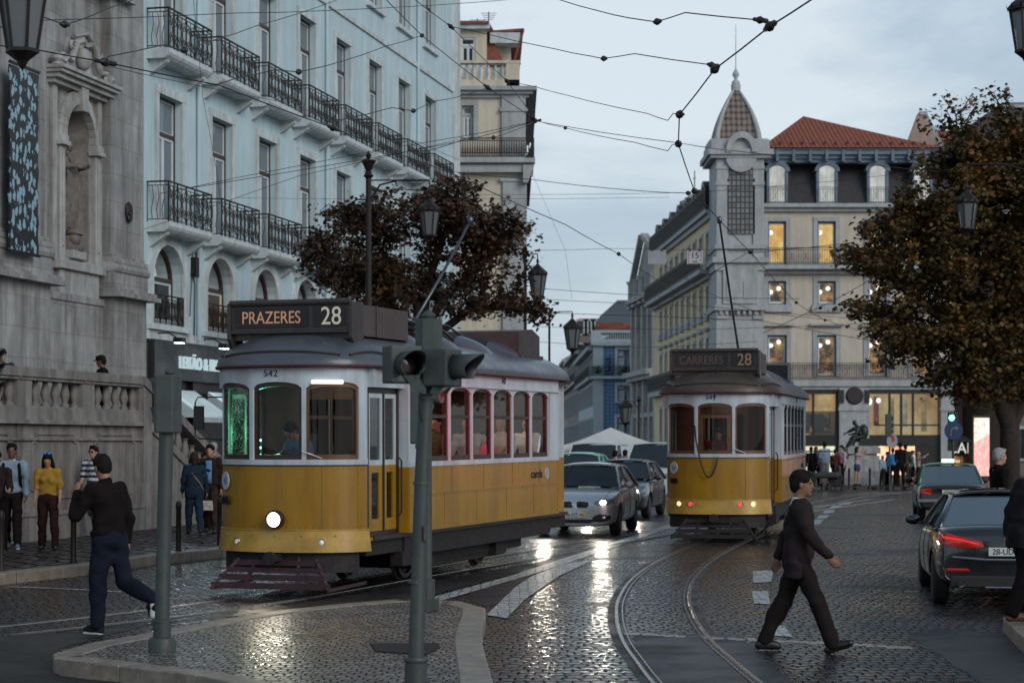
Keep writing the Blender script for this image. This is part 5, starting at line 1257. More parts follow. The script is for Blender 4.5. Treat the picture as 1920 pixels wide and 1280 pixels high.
def make_tram(loc, rz, label, number, dest, tail):
    T_ = Thing('tram', label, 'tram', loc, rot=(R(.35),0,rz))
    tc_ = math.asin(1.0)
    ta, tb = tx_of(.41), tx_of(.995)
    roofm = ROOFM if not tail else ROOFB
    # yellow front apron and bumper band
    m = MB(); arc_slab(m, -tc_, tc_, .86, 1.70, -.04, 0, 28)
    m.mi = 1
    for t in (-.62,.62,-1.25,1.25):
        p = ept(t,.001); m.tube([(p[0],p[1],.87),(p[0],p[1],1.70)], .004, 4)
    for k in range(34):
        p = ept(-1.5+3.0*k/33,.001); m.ell((p[0],p[1],1.66),(.007,.007,.007),5,4); m.ell((p[0],p[1],.90),(.007,.007,.007),5,4)
    body = T_.part('front_panel', m, [YEL, mat('grimy_yellow_seam', (.14,.075,.01), .5)], smooth=35)
    m = MB(); arc_slab(m, -tc_, tc_, .57, .86, -.04, .025, 28, g1b=.06)
    arc_slab(m, -tc_, tc_, .855, .868, -.02, .035, 28)
    for x in (-.75,-.35,.0,.35,.75):
        for z in (.64,.79):
            t = tx_of(x); p = ept(t,.045); m.ell((p[0],p[1],z),(.012,.012,.012),6,4)
    band = T_.part('bumper_band', m, YELB, smooth=35)
    m = MB(); arc_slab(m, -tc_, tc_, 1.70, 1.715, -.03, .012, 28); T_.part('waist_line', m, UNDER)
    # white upper front: sill, posts, header with slightly arched heads
    m = MB(); arc_slab(m, -tc_, tc_, 1.715, 1.785, -.05, .012, 28)
    posts = [(-tc_,-tb),(-ta,-tx_of(.35)),(tx_of(.35),ta),(tb,tc_)]
    for a, b in posts: arc_slab(m, a, b, 1.785, 2.72, -.06, .004, 4)
    wins = [(-tb,-ta),(-tx_of(.35),tx_of(.35)),(ta,tb)]
    for a, b in wins: arc_slab(m, a, b, 2.8, 3.0, -.05, .006, 14, zf0=lambda t,a=a,b=b: 2.72+.085*math.sqrt(max(0,1-((t-(a+b)/2)/((b-a)/2))**2)), zf1=lambda t: 3.06)
    for a, b in posts: arc_slab(m, a, b, 2.72, 3.06, -.05, .006, 4)
    upper = T_.part('front_upper', m, WHT, smooth=35)
    for i, (a, b) in enumerate(wins):
        da = .045/EA; m = MB(); zf = lambda t,a=a,b=b: 2.72+.085*math.sqrt(max(0,1-((t-(a+b)/2)/((b-a)/2))**2))
        arc_slab(m, a, a+da, 1.785, 2.74, -.075, -.02, 2); arc_slab(m, b-da, b, 1.785, 2.74, -.075, -.02, 2); arc_slab(m, a, b, 1.785, 1.85, -.075, -.02, 10)
        arc_slab(m, a, b, 0,0, -.075,-.02, 14, zf0=lambda t: zf(t)-.06, zf1=zf)
        if tail and i == 1: arc_slab(m, a+.04, b-.04, 2.50, 2.57, -.07,-.01, 8); arc_slab(m, a+.04, a+.1, 1.85, 2.5, -.07,-.02,2); arc_slab(m, b-.1, b-.04, 1.85, 2.5, -.07,-.02,2)
        w = T_.part('front_window', m, WOODW if (tail or i == 2) else WOODD, smooth=35)
        g = MB(); G = []
        for k in range(13):
            t = a+(b-a)*k/12; p = ept(t,-.045); G.append([(p[0],p[1],1.8),(p[0],p[1],zf(t)-.02)])
        g.grid(G); link('pane', g.mesh('pane'), WETG if (not tail and i == 0) else TG, w, smooth=True)
    # wiper
    wp_ = MB(); p = ept(.62,.02); wp_.tube([(p[0],p[1],1.80),(p[0]-.25,p[1]-.10,1.9)], .008, 5); T_.part('wiper', wp_, CHROME)
    # platform doors, both sides
    for sx in (-1,1):
        X0 = EA*.99
        m = MB(); m.mi = 0
        def bx(y0,y1,z0,z1,d=.0,t=.035): m.box(min(sx*(X0-d),sx*(X0-d-t)), max(sx*(X0-d),sx*(X0-d-t)), y0,y1,z0,z1)
        for (y0,y1) in ((.06,.55),(.59,1.04)):
            m.mi = 1; bx(y0,y0+.055,1.70,2.66); bx(y1-.055,y1,1.70,2.66); bx(y0+.055,y1-.055,1.70,1.77); bx(y0+.055,y1-.055,2.60,2.66)
            m.mi = 0; bx(y0,y0+.11,.82,1.70); bx(y1-.11,y1,.82,1.70); bx(y0+.11,y1-.11,.82,.98); bx(y0+.11,y1-.11,1.60,1.70)
        door = T_.part('door', m, [YEL, WHT])
        g = MB(); g.box(min(sx*(X0-.02),sx*(X0-.025)),max(sx*(X0-.02),sx*(X0-.025)),.06,1.04,.9,2.64); link('pane', g.mesh('pane'), TG, door)
        m = MB(); m.box(min(sx*(X0+.02),sx*(X0-.06)),max(sx*(X0+.02),sx*(X0-.06)),1.04,1.10,.72,2.8); m.box(min(sx*(X0+.01),sx*(X0-.06)),max(sx*(X0+.01),sx*(X0-.06)),.0,.06,.72,2.8); m.box(min(sx*(X0+.02),sx*(X0-.06)),max(sx*(X0+.02),sx*(X0-.06)),.552,.588,.82,2.66); m.box(min(sx*(X0),sx*(X0-.06)),max(sx*(X0),sx*(X0-.06)),0,1.1,2.66,2.74); m.box(min(sx*(X0),sx*(X0-.06)),max(sx*(X0),sx*(X0-.06)),0,1.1,.76,.82)
        T_.part('door_frame', m, WOODD)
        m = MB(); m.box(min(sx*(X0+.05),sx*(X0-.5)),max(sx*(X0+.05),sx*(X0-.5)),0,1.1,.70,.75); T_.part('step', m, YEL)
        m = MB(); m.box(min(sx*(X0+.10),sx*(X0-.02)),max(sx*(X0+.10),sx*(X0-.02)),.0,1.1,2.74,3.06); T_.part('door_header', m, WHT)
        m = MB(); m.tube([(sx*(X0+.05),1.0,1.0),(sx*(X0+.09),1.02,1.05),(sx*(X0+.09),1.02,1.75),(sx*(X0+.05),1.0,1.8)], .014, 6); T_.part('grab_rail', m, WOODD)
        # side wall
        xs = sx*1.19; xi = sx*1.15
        def sb(mb,y0,y1,z0,z1,o=0.0,t=.05): mb.box(min(sx*(1.19+o),sx*(1.19+o-t)), max(sx*(1.19+o),sx*(1.19+o-t)), y0,y1,z0,z1)
        m = MB(); sb(m,1.12,7.97,.76,1.66); m.box(min(sx*.98,sx*1.19),max(sx*.98,sx*1.19),1.10,1.12,.76,1.66); sb(m,1.12,7.97,1.27,1.30,.012,.02); sb(m,1.12,7.97,.76,.80,.012,.02); sb(m,1.12,1.15,.76,1.66,.01,.02); sb(m,7.9,7.93,.8,1.66,.01,.02)
        m.mi = 1
        for y in (2.5,3.87,5.24,6.6): sb(m,y,y+.006,.80,1.27,.003,.01); sb(m,y+.3,y+.306,1.3,1.66,.003,.01)
        for k in range(48):
            for z in (1.24,1.62): m.ell((sx*1.192,1.2+.142*k,z),(.007,.007,.007),5,4)
        side = T_.part('side_panel', m, [YEL, mat('grimy_yellow_seam', (.14,.075,.01), .5)])
        m = MB(); m.box(min(sx*.98,sx*1.19),max(sx*.98,sx*1.19),1.10,1.12,1.66,3.06)
        sb(m,1.12,7.97,1.66,1.73,.015,.07); sb(m,1.12,7.97,2.81,3.06,.006); sb(m,1.12,7.97,2.80,2.825,.035,.05); sb(m,1.12,1.79,1.73,2.80)
        yp = [1.79+.945*k for k in range(7)]
        for y in yp: sb(m, y-.035, y+.035, 1.73, 2.62, .0, .05)
        sb(m, 7.45, 7.97, 1.73, 2.80)
        for k in range(6):
            a, b = yp[k]+.035, yp[k+1]-.035; n = 8; c = (a+b)/2
            for q in range(n):
                u0 = a+(b-a)*q/n; u1 = a+(b-a)*(q+1)/n; f = lambda u: 2.70+.09*math.sqrt(max(0,1-((u-c)/((b-a)/2))**2))
                xx = sx*1.19; xq = sx*1.15
                m.add([(xx,u0,f(u0)),(xx,u1,f(u1)),(xx,u1,2.81),(xx,u0,2.81),(xq,u0,f(u0)),(xq,u1,f(u1))],[(0,1,2,3),(0,1,5,4)])
        for y in yp: sb(m, y-.035, y+.035, 2.62, 2.81, .0, .05)
        T_.part('side_upper', m, WHT)
        for k in range(6):
            a, b = yp[k]+.035, yp[k+1]-.035; m = MB()
            def wb(y0,y1,z0,z1): m.box(min(sx*1.165,sx*1.12),max(sx*1.165,sx*1.12),y0,y1,z0,z1)
            wb(a,a+.05,1.73,2.79); wb(b-.05,b,1.73,2.79); wb(a,b,1.73,1.80); wb(a,b,2.34,2.39); wb(a,b,2.745,2.8)
            w = T_.part('side_window', m, WOODD)
            g = MB(); g.box(min(sx*1.14,sx*1.136),max(sx*1.14,sx*1.136),a,b,(1.8 if (tail or k%2) else 1.8),2.79); link('pane', g.mesh('pane'), TGS if sx == 1 else TGD, w)
        if sx == 1:
            x_ = sx*1.197
            lettering(T_, 'carris', .21, face_xf((x_,6.78,1.45),(0,1,0),(1,0,0)), BLACKP, name='side_lettering', sx=1.25)
            e = MB(); e.lathe([(.058,-.004),(.095,-.004),(.095,.006),(.058,.006),(.058,-.004)], (x_,7.32,1.45), 20, 'X', sq=(1.0,1.0)); T_.part('ring_emblem', e, WHT)
            lettering(T_, number, .13, face_xf((x_+.006,5.1,2.93),(0,1,0),(1,0,0)), mat('navy_lettering', (.02,.025,.07), .5), name='side_number')
    # rear end (plain platform)
    m = MB(); m.box(-1.0,1.0,7.97,8.9,.72,1.7); T_.part('rear_platform', m, YEL)
    m = MB(); m.box(-1.0,-.92,7.97,8.9,1.7,3.0); m.box(.92,1.0,7.97,8.9,1.7,3.0); m.box(-.92,.92,8.85,8.9,2.8,3.0); m.box(-.4,-.33,8.85,8.9,1.7,2.8); m.box(.33,.4,8.85,8.9,1.7,2.8); T_.part('rear_posts', m, WHT)
    # inside: floor, seats, bulkheads, ceiling
    m = MB(); m.box(-1.1,1.1,.1,8.8,.70,.76); m.box(-.9,.9,-.3,.1,.70,.76); T_.part('floor', m, WOODD)
    m = MB(); m.box(-1.12,1.12,.1,8.8,2.93,2.96); T_.part('ceiling', m, mat('cream_ceiling', (.25,.2,.15), .7))
    m = MB(); m.box(-1.1,-.4,1.12,1.17,.76,2.93); m.box(.4,1.1,1.12,1.17,.76,1.7); m.box(-.4,.4,1.12,1.17,2.6,2.93); m.box(.4,.47,1.12,1.17,1.7,2.93); m.box(1.03,1.1,1.12,1.17,1.7,2.93); T_.part('bulkhead', m, WOODW)
    m = MB(); m.box(-1.12,1.12,7.90,7.95,.76,2.93); T_.part('rear_bulkhead', m, WOODD)
    m = MB(); m.box(-.28,.12,-.38,-.12,.76,1.75); m.lathe([(.16,1.75),(.16,1.83),(.05,1.86),(0,1.9)], (-.08,-.25,0), 12); m.bar((-.08,-.25,1.88),(.1,-.25,1.92),.03); T_.part('controller', m, mat('brass_black_controller', (.05,.035,.02), .4, .4))
    for k in range(6):
        y = 1.95+k*.945
        for sx in (-1,1):
            m = MB(); m.box(min(sx*.38,sx*1.08),max(sx*.38,sx*1.08),y,y+.42,1.10,1.17); m.box(min(sx*.38,sx*1.08),max(sx*.38,sx*1.08),y+.40,y+.46,1.17,1.72); m.box(min(sx*.45,sx*.52),max(sx*.45,sx*.52),y+.1,y+.3,.76,1.10)
            T_.part('seat', m, WOODD)
    for k in range(3):
        m = MB(); m.box(-.06,.06,2.2+2*k,2.7+2*k,2.90,2.93); T_.part('ceiling_light', m, emat('tram_ceiling_lamp', (1,.82,.55), 2.2, var=False))
    # underframe
    m = MB(); arc_slab(m, -1.35, 1.35, .30, .57, -.35, -.04, 20); m.box(-1.02,1.02,0,8.9,.50,.70); m.box(-1.05,1.05,1.3,7.9,.42,.76); m.box(-.75,.75,2.6,6.4,.16,.5)
    for sx in (-1,1):
        m.box(sx*.72-.06,sx*.72+.06,1.9,7.2,.24,.38); m.box(min(sx*.9,sx*1.08),max(sx*.9,sx*1.08),1.15,1.9,.3,.5)
        for y in (2.7,5.9): m.box(sx*.78-.1,sx*.78+.1,y-.25,y+.25,.2,.5)
    T_.part('underframe', m, UNDER)
    for y in (2.7,5.9):
        for sx in (-1,1):
            m = MB(); m.lathe([(.0,-.05),(.36,-.05),(.40,-.04),(.40,-.015),(.36,.0),(.36,.06),(.3,.06),(.28,.03),(.1,.03),(.08,.07),(0,.07)], (sx*.45,y,.38), 24, 'X'); T_.part('wheel', m, mat('wheel_steel', (.10,.08,.07), .5, .8))
    m = MB()
    for k, (z, w, y, h) in enumerate(((.42,.60,-.62,.05),(.33,.66,-.70,.045),(.235,.74,-.76,.055),(.13,.83,-.82,.06))): m.box(-w-.02,w+.02,y,y+.03,z-h/2,z+h/2+.02)
    for sx in (-1,1): m.bar((sx*.56,-.58,.48),(sx*.84,-.83,.10),.05,.03); m.bar((sx*.3,-.54,.5),(sx*.38,-.80,.12),.04,.03); m.bar((sx*.84,-.83,.1),(sx*.84,.4,.12),.04)
    T_.part('lifeguard', m, PURP if not tail else UNDER)
    m = MB(); m.box(-.08,.08,-.78,-.3,.46,.55); m.lathe([(.04,-.06),(.09,-.06),(.09,.0),(.04,.0)], (0,-.78,.5), 12, 'Y'); T_.part('coupler', m, UNDER)
    # roof
    m = MB(); G = []; NT_ = 96
    rh = [1.0,.985,.96,.92,.86,.78,.68,.56,.42,.26,.1,0]
    for i in range(NT_):
        col = [roof_pt(i/NT_, 1.0)]; p = roof_pt(i/NT_, 1.0); col = [(p[0]*.97,p[1] if abs(p[1]-4.35) < 3.6 else p[1]*1.0,p[2]-.02),(p[0],p[1],p[2]-.06)]
        for r_ in rh: col.append(roof_pt(i/NT_, r_))
        G.append(col)
    m.grid(G, close_u=True); T_.part('roof', m, roofm, smooth=45)
    m = MB(); pts = [roof_pt(i/NT_, 1.0) for i in range(NT_)]; pts = [(p[0]*1.004,p[1],p[2]-.05) for p in pts]+[(pts[0][0]*1.004,pts[0][1],pts[0][2]-.05)]; m.tube(pts, .022, 6, False); T_.part('roof_gutter', m, MAROON, smooth=True)
    m = MB()
    for (a, b) in ((.02,.10),(.115,.285),(.30,.385)):
        pts = [Vector(roof_pt(a+(b-a)*k/10, .97-.035*math.sin(math.pi*k/10)))+Vector((0,0,.012)) for k in range(11)]; m.tube(pts, .018, 5, False)
    T_.part('rain_strip', m, BOXM)
    for sx in (-1,1):
        for k in range(4):
            y = 2.35+1.55*k; zz = 3.35
            m = MB(); G = []
            for i in range(9):
                a = math.pi*i/8; row = []
                for j in range(7):
                    b = math.pi/2*j/6; row.append((sx*(.34+.60*math.sin(b)), y-.36*math.cos(a)*math.cos(b*.4), zz+.05+.27*math.sin(a)*math.cos(b*.92)-.035*j))
                G.append(row)
            m.grid(G); m.add([g[0] for g in G], [tuple(range(9))]); T_.part('roof_vent', m, ROOFM if not tail else mat('vent_grey', (.17,.19,.19), .5), smooth=50)
            for dy in (.42,.52):
                m = MB(); pts = []
                for q in range(9):
                    rho = .45+.52*q/8; pts.append((sx*1.26*rho, y+dy, 3.0+.47*(1-rho**2.3)**.62+.006))
                m.tube(pts, .014, 4, False); T_.part('roof_seam', m, BOXM)
    # destination box over the front
    bz0, bz1 = 3.50, 3.88; bx0, bx1 = -.94, .80
    m = MB(); m.box(bx0,bx1,-.02,.30,bz0,bz1); m.tube([(bx0-.02,-.02,bz1),(bx1+.02,-.02,bz1)], .045, 8); m.box(bx0-.03,bx1+.03,-.04,.32,bz0-.03,bz0)
    m.prism([(-.05,bz1),(.34,bz1),(.34,3.22),(.08,3.22),(-.05,3.4)], bx1, bx1+.05, 'X'); m.prism([(-.05,bz1),(.34,bz1),(.34,3.22),(.08,3.22),(-.05,3.4)], bx0-.05, bx0, 'X')
    m.box(bx0,bx1,.05,.09,3.38,bz0); 
    db = T_.part('destination_box', m, BOXM, bevel=.006)
    m = MB(); m.box(bx0+.06,bx0+1.14,-.035,-.02,bz0+.05,bz1-.06); m.box(bx0+1.22,bx1-.06,-.035,-.02,bz0+.05,bz1-.06); link('blind_window', m.mesh('blind_window'), BLACKP, db)
    dl = emat('blind_lettering', (.62,.30,.16), .55, (.40,.22,.13), 7, contrast=(.3,.6)) if not tail else emat('dim_blind_lettering', (.13,.05,.025), .2, var=False)
    nl = emat('blind_number', (.62,.58,.50), .5, var=False) if not tail else emat('dim_blind_number', (.25,.15,.07), .4, var=False)
    lettering(T_, dest, .235, face_xf((bx0+.60,-.037,bz0+.175),(1,0,0),(0,-1,0)), dl, parent=db, name='destination_lettering', sx=.83)
    lettering(T_, '28', .34, face_xf((bx0+1.48,-.037,bz0+.18),(1,0,0),(0,-1,0)), nl, parent=db, name='route_number', sx=.9)
    m = MB(); m.box(-.80,.79,.34,2.1,3.44,3.86); m.box(-.82,.81,.9,.94,3.44,3.87); T_.part('resistor_box', m, mat('resistor_box_grey', (.075,.055,.052), .6, var=.2))
    m = MB(); m.prism([(6.9,3.4),(8.0,3.4),(8.0,3.75),(7.6,3.86),(6.9,3.80)], -.75, .85, 'X'); m.box(-.8,.9,6.85,8.05,3.36,3.42); T_.part('rear_sign_box', m, BOXM)
    # trolley base and poles
    m = MB(); m.box(-.35,.35,2.5,5.6,3.50,3.54)
    for k in range(6): m.lathe([(.05,0),(.07,.02),(.05,.05),(.07,.07),(.04,.1)], (-.3 if k%2 else .3, 2.6+.55*k, 3.42), 8)
    m.lathe([(.16,0),(.16,.08),(.09,.12),(.09,.3),(0,.34)], (0,4.3,3.54), 12)
    for q, (xx, zz) in enumerate(((-.16,3.82),(.16,3.82),(-.1,3.74),(.1,3.74))):
        m.tube([(xx,.95,zz+.10),(xx*1.1,1.6,zz+.12),(xx,3.0,zz+.03),(xx*.6,4.3,zz-.02)], .022, 6)
        m.tube([(xx,4.3,zz+.0),(xx*1.4,5.2,zz),(xx*2.4,5.9,zz-.25)], .018, 6)
    m.tube([(-.2,.95,3.9),(.2,.95,3.9)], .03, 6); m.tube([(-.3,1.0,3.8),(0,2.4,3.94),(.15,4.2,3.86)], .015, 5)
    T_.part('trolley_base', m, mat('greased_dark_metal', (.045,.03,.033), .35, .6))
    # lamps on the front
    def lamp(x, z, r, mm, ring=CHROME, dep=.05, name='headlight'):
        t = tx_of(x); p = ept(t,.0); n = Vector((math.sin(t)/EA, -math.cos(t)/EB, 0)).normalized(); u = Vector((-n.y,n.x,0))
        X4 = Matrix((u, -n, Vector((0,0,1)))).transposed().to_4x4(); X4 = Matrix.Translation((p[0],p[1],z)) @ X4
        m = MB(X4); m.lathe([(r*.8,.03),(r*1.15,.0),(r*1.2,-dep*.7),(r*1.1,-dep),(r*.92,-dep),(r*.92,-dep*.4)], (0,0,0), 24, 'Y'); o = T_.part(name, m, ring, smooth=40)
        m = MB(X4); m.lathe([(0,-dep*1.0),(r*.5,-dep*.9),(r*.93,-dep*.55)], (0,0,0), 24, 'Y'); link('lens', m.mesh('lens'), mm, o, smooth=True)
        return p, n
    if not tail:
        p, n = lamp(.0, 1.0, .105, HEADL, WOODD, .10); lamp(-.60,.70,.05,LAMPC); lamp(.60,.70,.05,LAMPC)
        li = bpy.data.lights.new('headlamp', 'SPOT'); li.energy = 60; li.spot_size = R(75); li.spot_blend = .8; li.color = (1,.88,.68); li.shadow_soft_size = .09
        lo_ = bpy.data.objects.new('headlamp', li); C.objects.link(lo_); lo_.parent = T_.o; lo_.location = (p[0],p[1]-.14,1.0); lo_.rotation_euler = (R(80),0,R(180))
    else:
        for x, mm in ((-.72,LAMPO),(-.48,LAMPR),(.50,LAMPR),(.74,LAMPO)): lamp(x, .77, .058, mm, name='tail_light')
        m = MB(); p = ept(tx_of(-.40),.02); q = ept(tx_of(.07),.02); pts = []
        for k in range(13):
            u = k/12; xx = p[0]+(q[0]-p[0])*u; pts.append((xx, -EB-.06, 2.35+(1.72-2.35)*u-.68*math.sin(math.pi*u)**.8 - (.0)))
        pts[0] = (p[0],p[1],2.35); m.tube(pts, .016, 6); T_.part('hanging_cable', m, BLACKP, smooth=True)
        m = MB(); m.tube([(0,-.62,2.86),(0,-.62,3.0),(.0,-.2,3.4),(.0,.2,3.95)], .01, 5); T_.part('pole_rope', m, BLACKP)
    NAV = mat('navy_lettering', (.02,.025,.07), .5)
    tt = tx_of(-.07); p = ept(tt,.016); lettering(T_, number, .125, face_xf((p[0],p[1]-.004,2.915),(1,0,0),(0,-1,0)), NAV, name='front_number', space=1.15)
    te = tx_of(-.84); p = ept(te,.02); n = Vector((math.sin(te)/EA, -math.cos(te)/EB, 0)).normalized(); u = Vector((-n.y,n.x,0))
    X4 = Matrix.Translation((p[0],p[1],1.50)) @ Matrix((u,-n,Vector((0,0,1)))).transposed().to_4x4()
    e = MB(X4); e.lathe([(.05,-.008),(.105,-.008),(.105,.008),(.05,.008),(.05,-.008)], (0,0,0), 20, 'Y', sq=(1,1.15)); T_.part('ring_emblem', e, WHT)
    for k in (-1,0,1): 
        e = MB(X4); e.lathe([(.028,-.008),(.045,-.008),(.045,.004),(.028,.004),(.028,-.008)], (k*.068,0,-.26), 12, 'Y', sq=(1,1.3)); T_.part('small_ring', e, BLACKP)
    # driver mirror
    m = MB(); m.tube([(-1.03,-.05,2.62),(-1.38,-.15,2.62),(-1.42,-.15,2.55),(-1.42,-.15,2.1),(-1.36,-.15,2.06),(-1.03,-.05,2.04)], .011, 6); m.box(-1.42,-1.28,-.20,-.16,2.18,2.5)
    if not tail: T_.part('mirror', m, BLACKP)
    if not tail:
        m = MB(); p = ept(tx_of(.66),.03); m.tube([(p[0]-.17,p[1]-.11,2.80),(p[0]+.17,p[1]+.13,2.80)], .024, 8); T_.part('lamp_tube', m, emat('cool_tube', (.85,.92,1), 2.2, var=False))
    return T_
def wetglass():
    m = bpy.data.materials.new('rain_covered_glass'); m.use_nodes = True; T = NT(m); T.n.remove(T.n['Principled BSDF']); out = T.n['Material Output']
    tr = T.new('ShaderNodeBsdfTransparent'); tr.inputs[0].default_value = (.5,.6,.55,1); tl = T.new('ShaderNodeBsdfTranslucent'); tl.inputs[0].default_value = (.8,.9,.85,1)
    gl = T.new('ShaderNodeBsdfGlossy'); gl.inputs['Roughness'].default_value = .1
    v = T.new('ShaderNodeTexVoronoi'); v.inputs['Scale'].default_value = 60; T.ln(T.coord(), v.inputs['Vector'])
    f = T.math('MULTIPLY', T.ramp(v.outputs['Distance'], [(.18,1.0),(.34,0.0)]), T.ramp(T.noise(T.coord(), 9, 4), [(.35,.1),(.6,1.0)]))
    m1 = T.new('ShaderNodeMixShader'); T.ln(f, m1.inputs[0]); T.ln(tr.outputs[0], m1.inputs[1]); T.ln(tl.outputs[0], m1.inputs[2])
    m2 = T.new('ShaderNodeMixShader'); m2.inputs[0].default_value = .08; T.ln(m1.outputs[0], m2.inputs[1]); T.ln(gl.outputs[0], m2.inputs[2]); T.ln(m2.outputs[0], out.inputs[0]); return m
WETG = wetglass()
T1 = make_tram((-2.9,27.2,0), -R(18.75), 'near yellow and white vintage tram number 542 with lit headlamp and PRAZERES 28 sign', '542', 'PRAZERES', False)
T2 = make_tram((4.2,41.3,0), -R(12.4), 'farther yellow tram number 549 with brown roof, red and orange lamps and looped front cable', '549', 'CARRERES', True)
def trolley(T_, base, tip):
    b = T_.M @ Vector(base); m = MB(); m.tube([b, b.lerp(tip,.5)+Vector((0,0,-.03)), tip], [.028,.024,.018], 8); m.lathe([(0,-.05),(.04,-.03),(.05,.05),(.02,.09)], tip, 8)
    T_.part('trolley_pole', m, mat('pole_steel', (.12,.13,.15), .35, .8), world=True, smooth=True)
trolley(T1, (0,4.3,3.8), Vector((-.68,33.0,5.6)))
trolley(T2, (0,4.3,3.8), wp(1349,415,35.6))
# green light added to tint the near tram's wet pane, dim lamps inside both saloons
def tlight(T_, loc, e, col, size, rot=(0,0,0)):
    li = bpy.data.lights.new('saloon_or_added_light', 'AREA'); li.energy = e; li.size = size; li.color = col
    o = bpy.data.objects.new('saloon_or_added_light', li); C.objects.link(o); o.parent = T_.o; o.location = loc; o.rotation_euler = rot
gm = MB()
for k in range(3): gm.lathe([(.0,0),(.05,.0),(.05,.03),(0,.03)], (-.62,.12,2.02-.1*k), 10)
T1.part('added_green_glow', gm, emat('added_green_light', (.15,1,.55), 6, var=False))  # glowing discs added for the green reflections on the pane, not cab equipment
tlight(T1, (-.55,.45,2.1), 9, (.25,1,.6), .3, (R(-100),0,R(-30)))  # added green light, no lamp of the tram
tlight(T1, (0,2.9,2.86), 13, (1,.78,.58), 1.0); tlight(T1, (0,4.9,2.86), 13, (1,.78,.58), 1.0); tlight(T1, (0,6.9,2.86), 13, (1,.78,.58), 1.0); tlight(T1, (.1,.55,2.86), 3, (1,.8,.6), .5); tlight(T2, (0,3.5,2.86), 10, (1,.75,.5), 1.5); tlight(T2, (0,.5,2.86), 3, (1,.75,.5), .5)
# ------------------------------------------------------------ people. local frame: feet on z=0, facing -y, their left hand towards +x
SKIN = mat('skin', (.42,.23,.15), .5, var=.08, vs=20); SKIND = mat('brown_skin', (.16,.08,.05), .5, var=.08, vs=20)
HAIRD = mat('dark_hair', (.008,.006,.005), .75, var=.3, vs=30, bump=.6, bs=120, spec=.2); HAIRG = mat('grey_hair', (.28,.27,.27), .6, var=.25, vs=30, bump=.6, bs=120); HAIRB = mat('brown_hair', (.035,.018,.010), .7, var=.3, vs=30, bump=.6, bs=120, spec=.2)
def cloth(name, col, rough=.9, bs=160, **k): return mat(name, col, rough, var=.2, vs=7, bump=.35, bs=bs, spec=.12, **k)
BLK = cloth('black_cloth', (.010,.007,.007), .95); NAVY = cloth('navy_denim', (.010,.013,.024)); WHITE = cloth('white_cloth', (.6,.62,.65)); PBLUE = cloth('pale_blue_cloth', (.24,.32,.40))
SHOE = mat('black_leather', (.014,.011,.010), .35); SOLE = mat('white_sole', (.5,.5,.5), .6)
def dvec(f, o, sx):       # limb direction: f forward swing (deg), o outward (deg)
    f, o = R(f), R(o); return np.array([sx*math.sin(o), -math.sin(f)*math.cos(o), -math.cos(f)*math.cos(o)])
def rotx(a):
    c, s = math.cos(a), math.sin(a); return np.array([[1,0,0],[0,c,-s],[0,s,c]])
def rotz_(a):
    c, s = math.cos(a), math.sin(a); return np.array([[c,-s,0],[s,c,0],[0,0,1]])
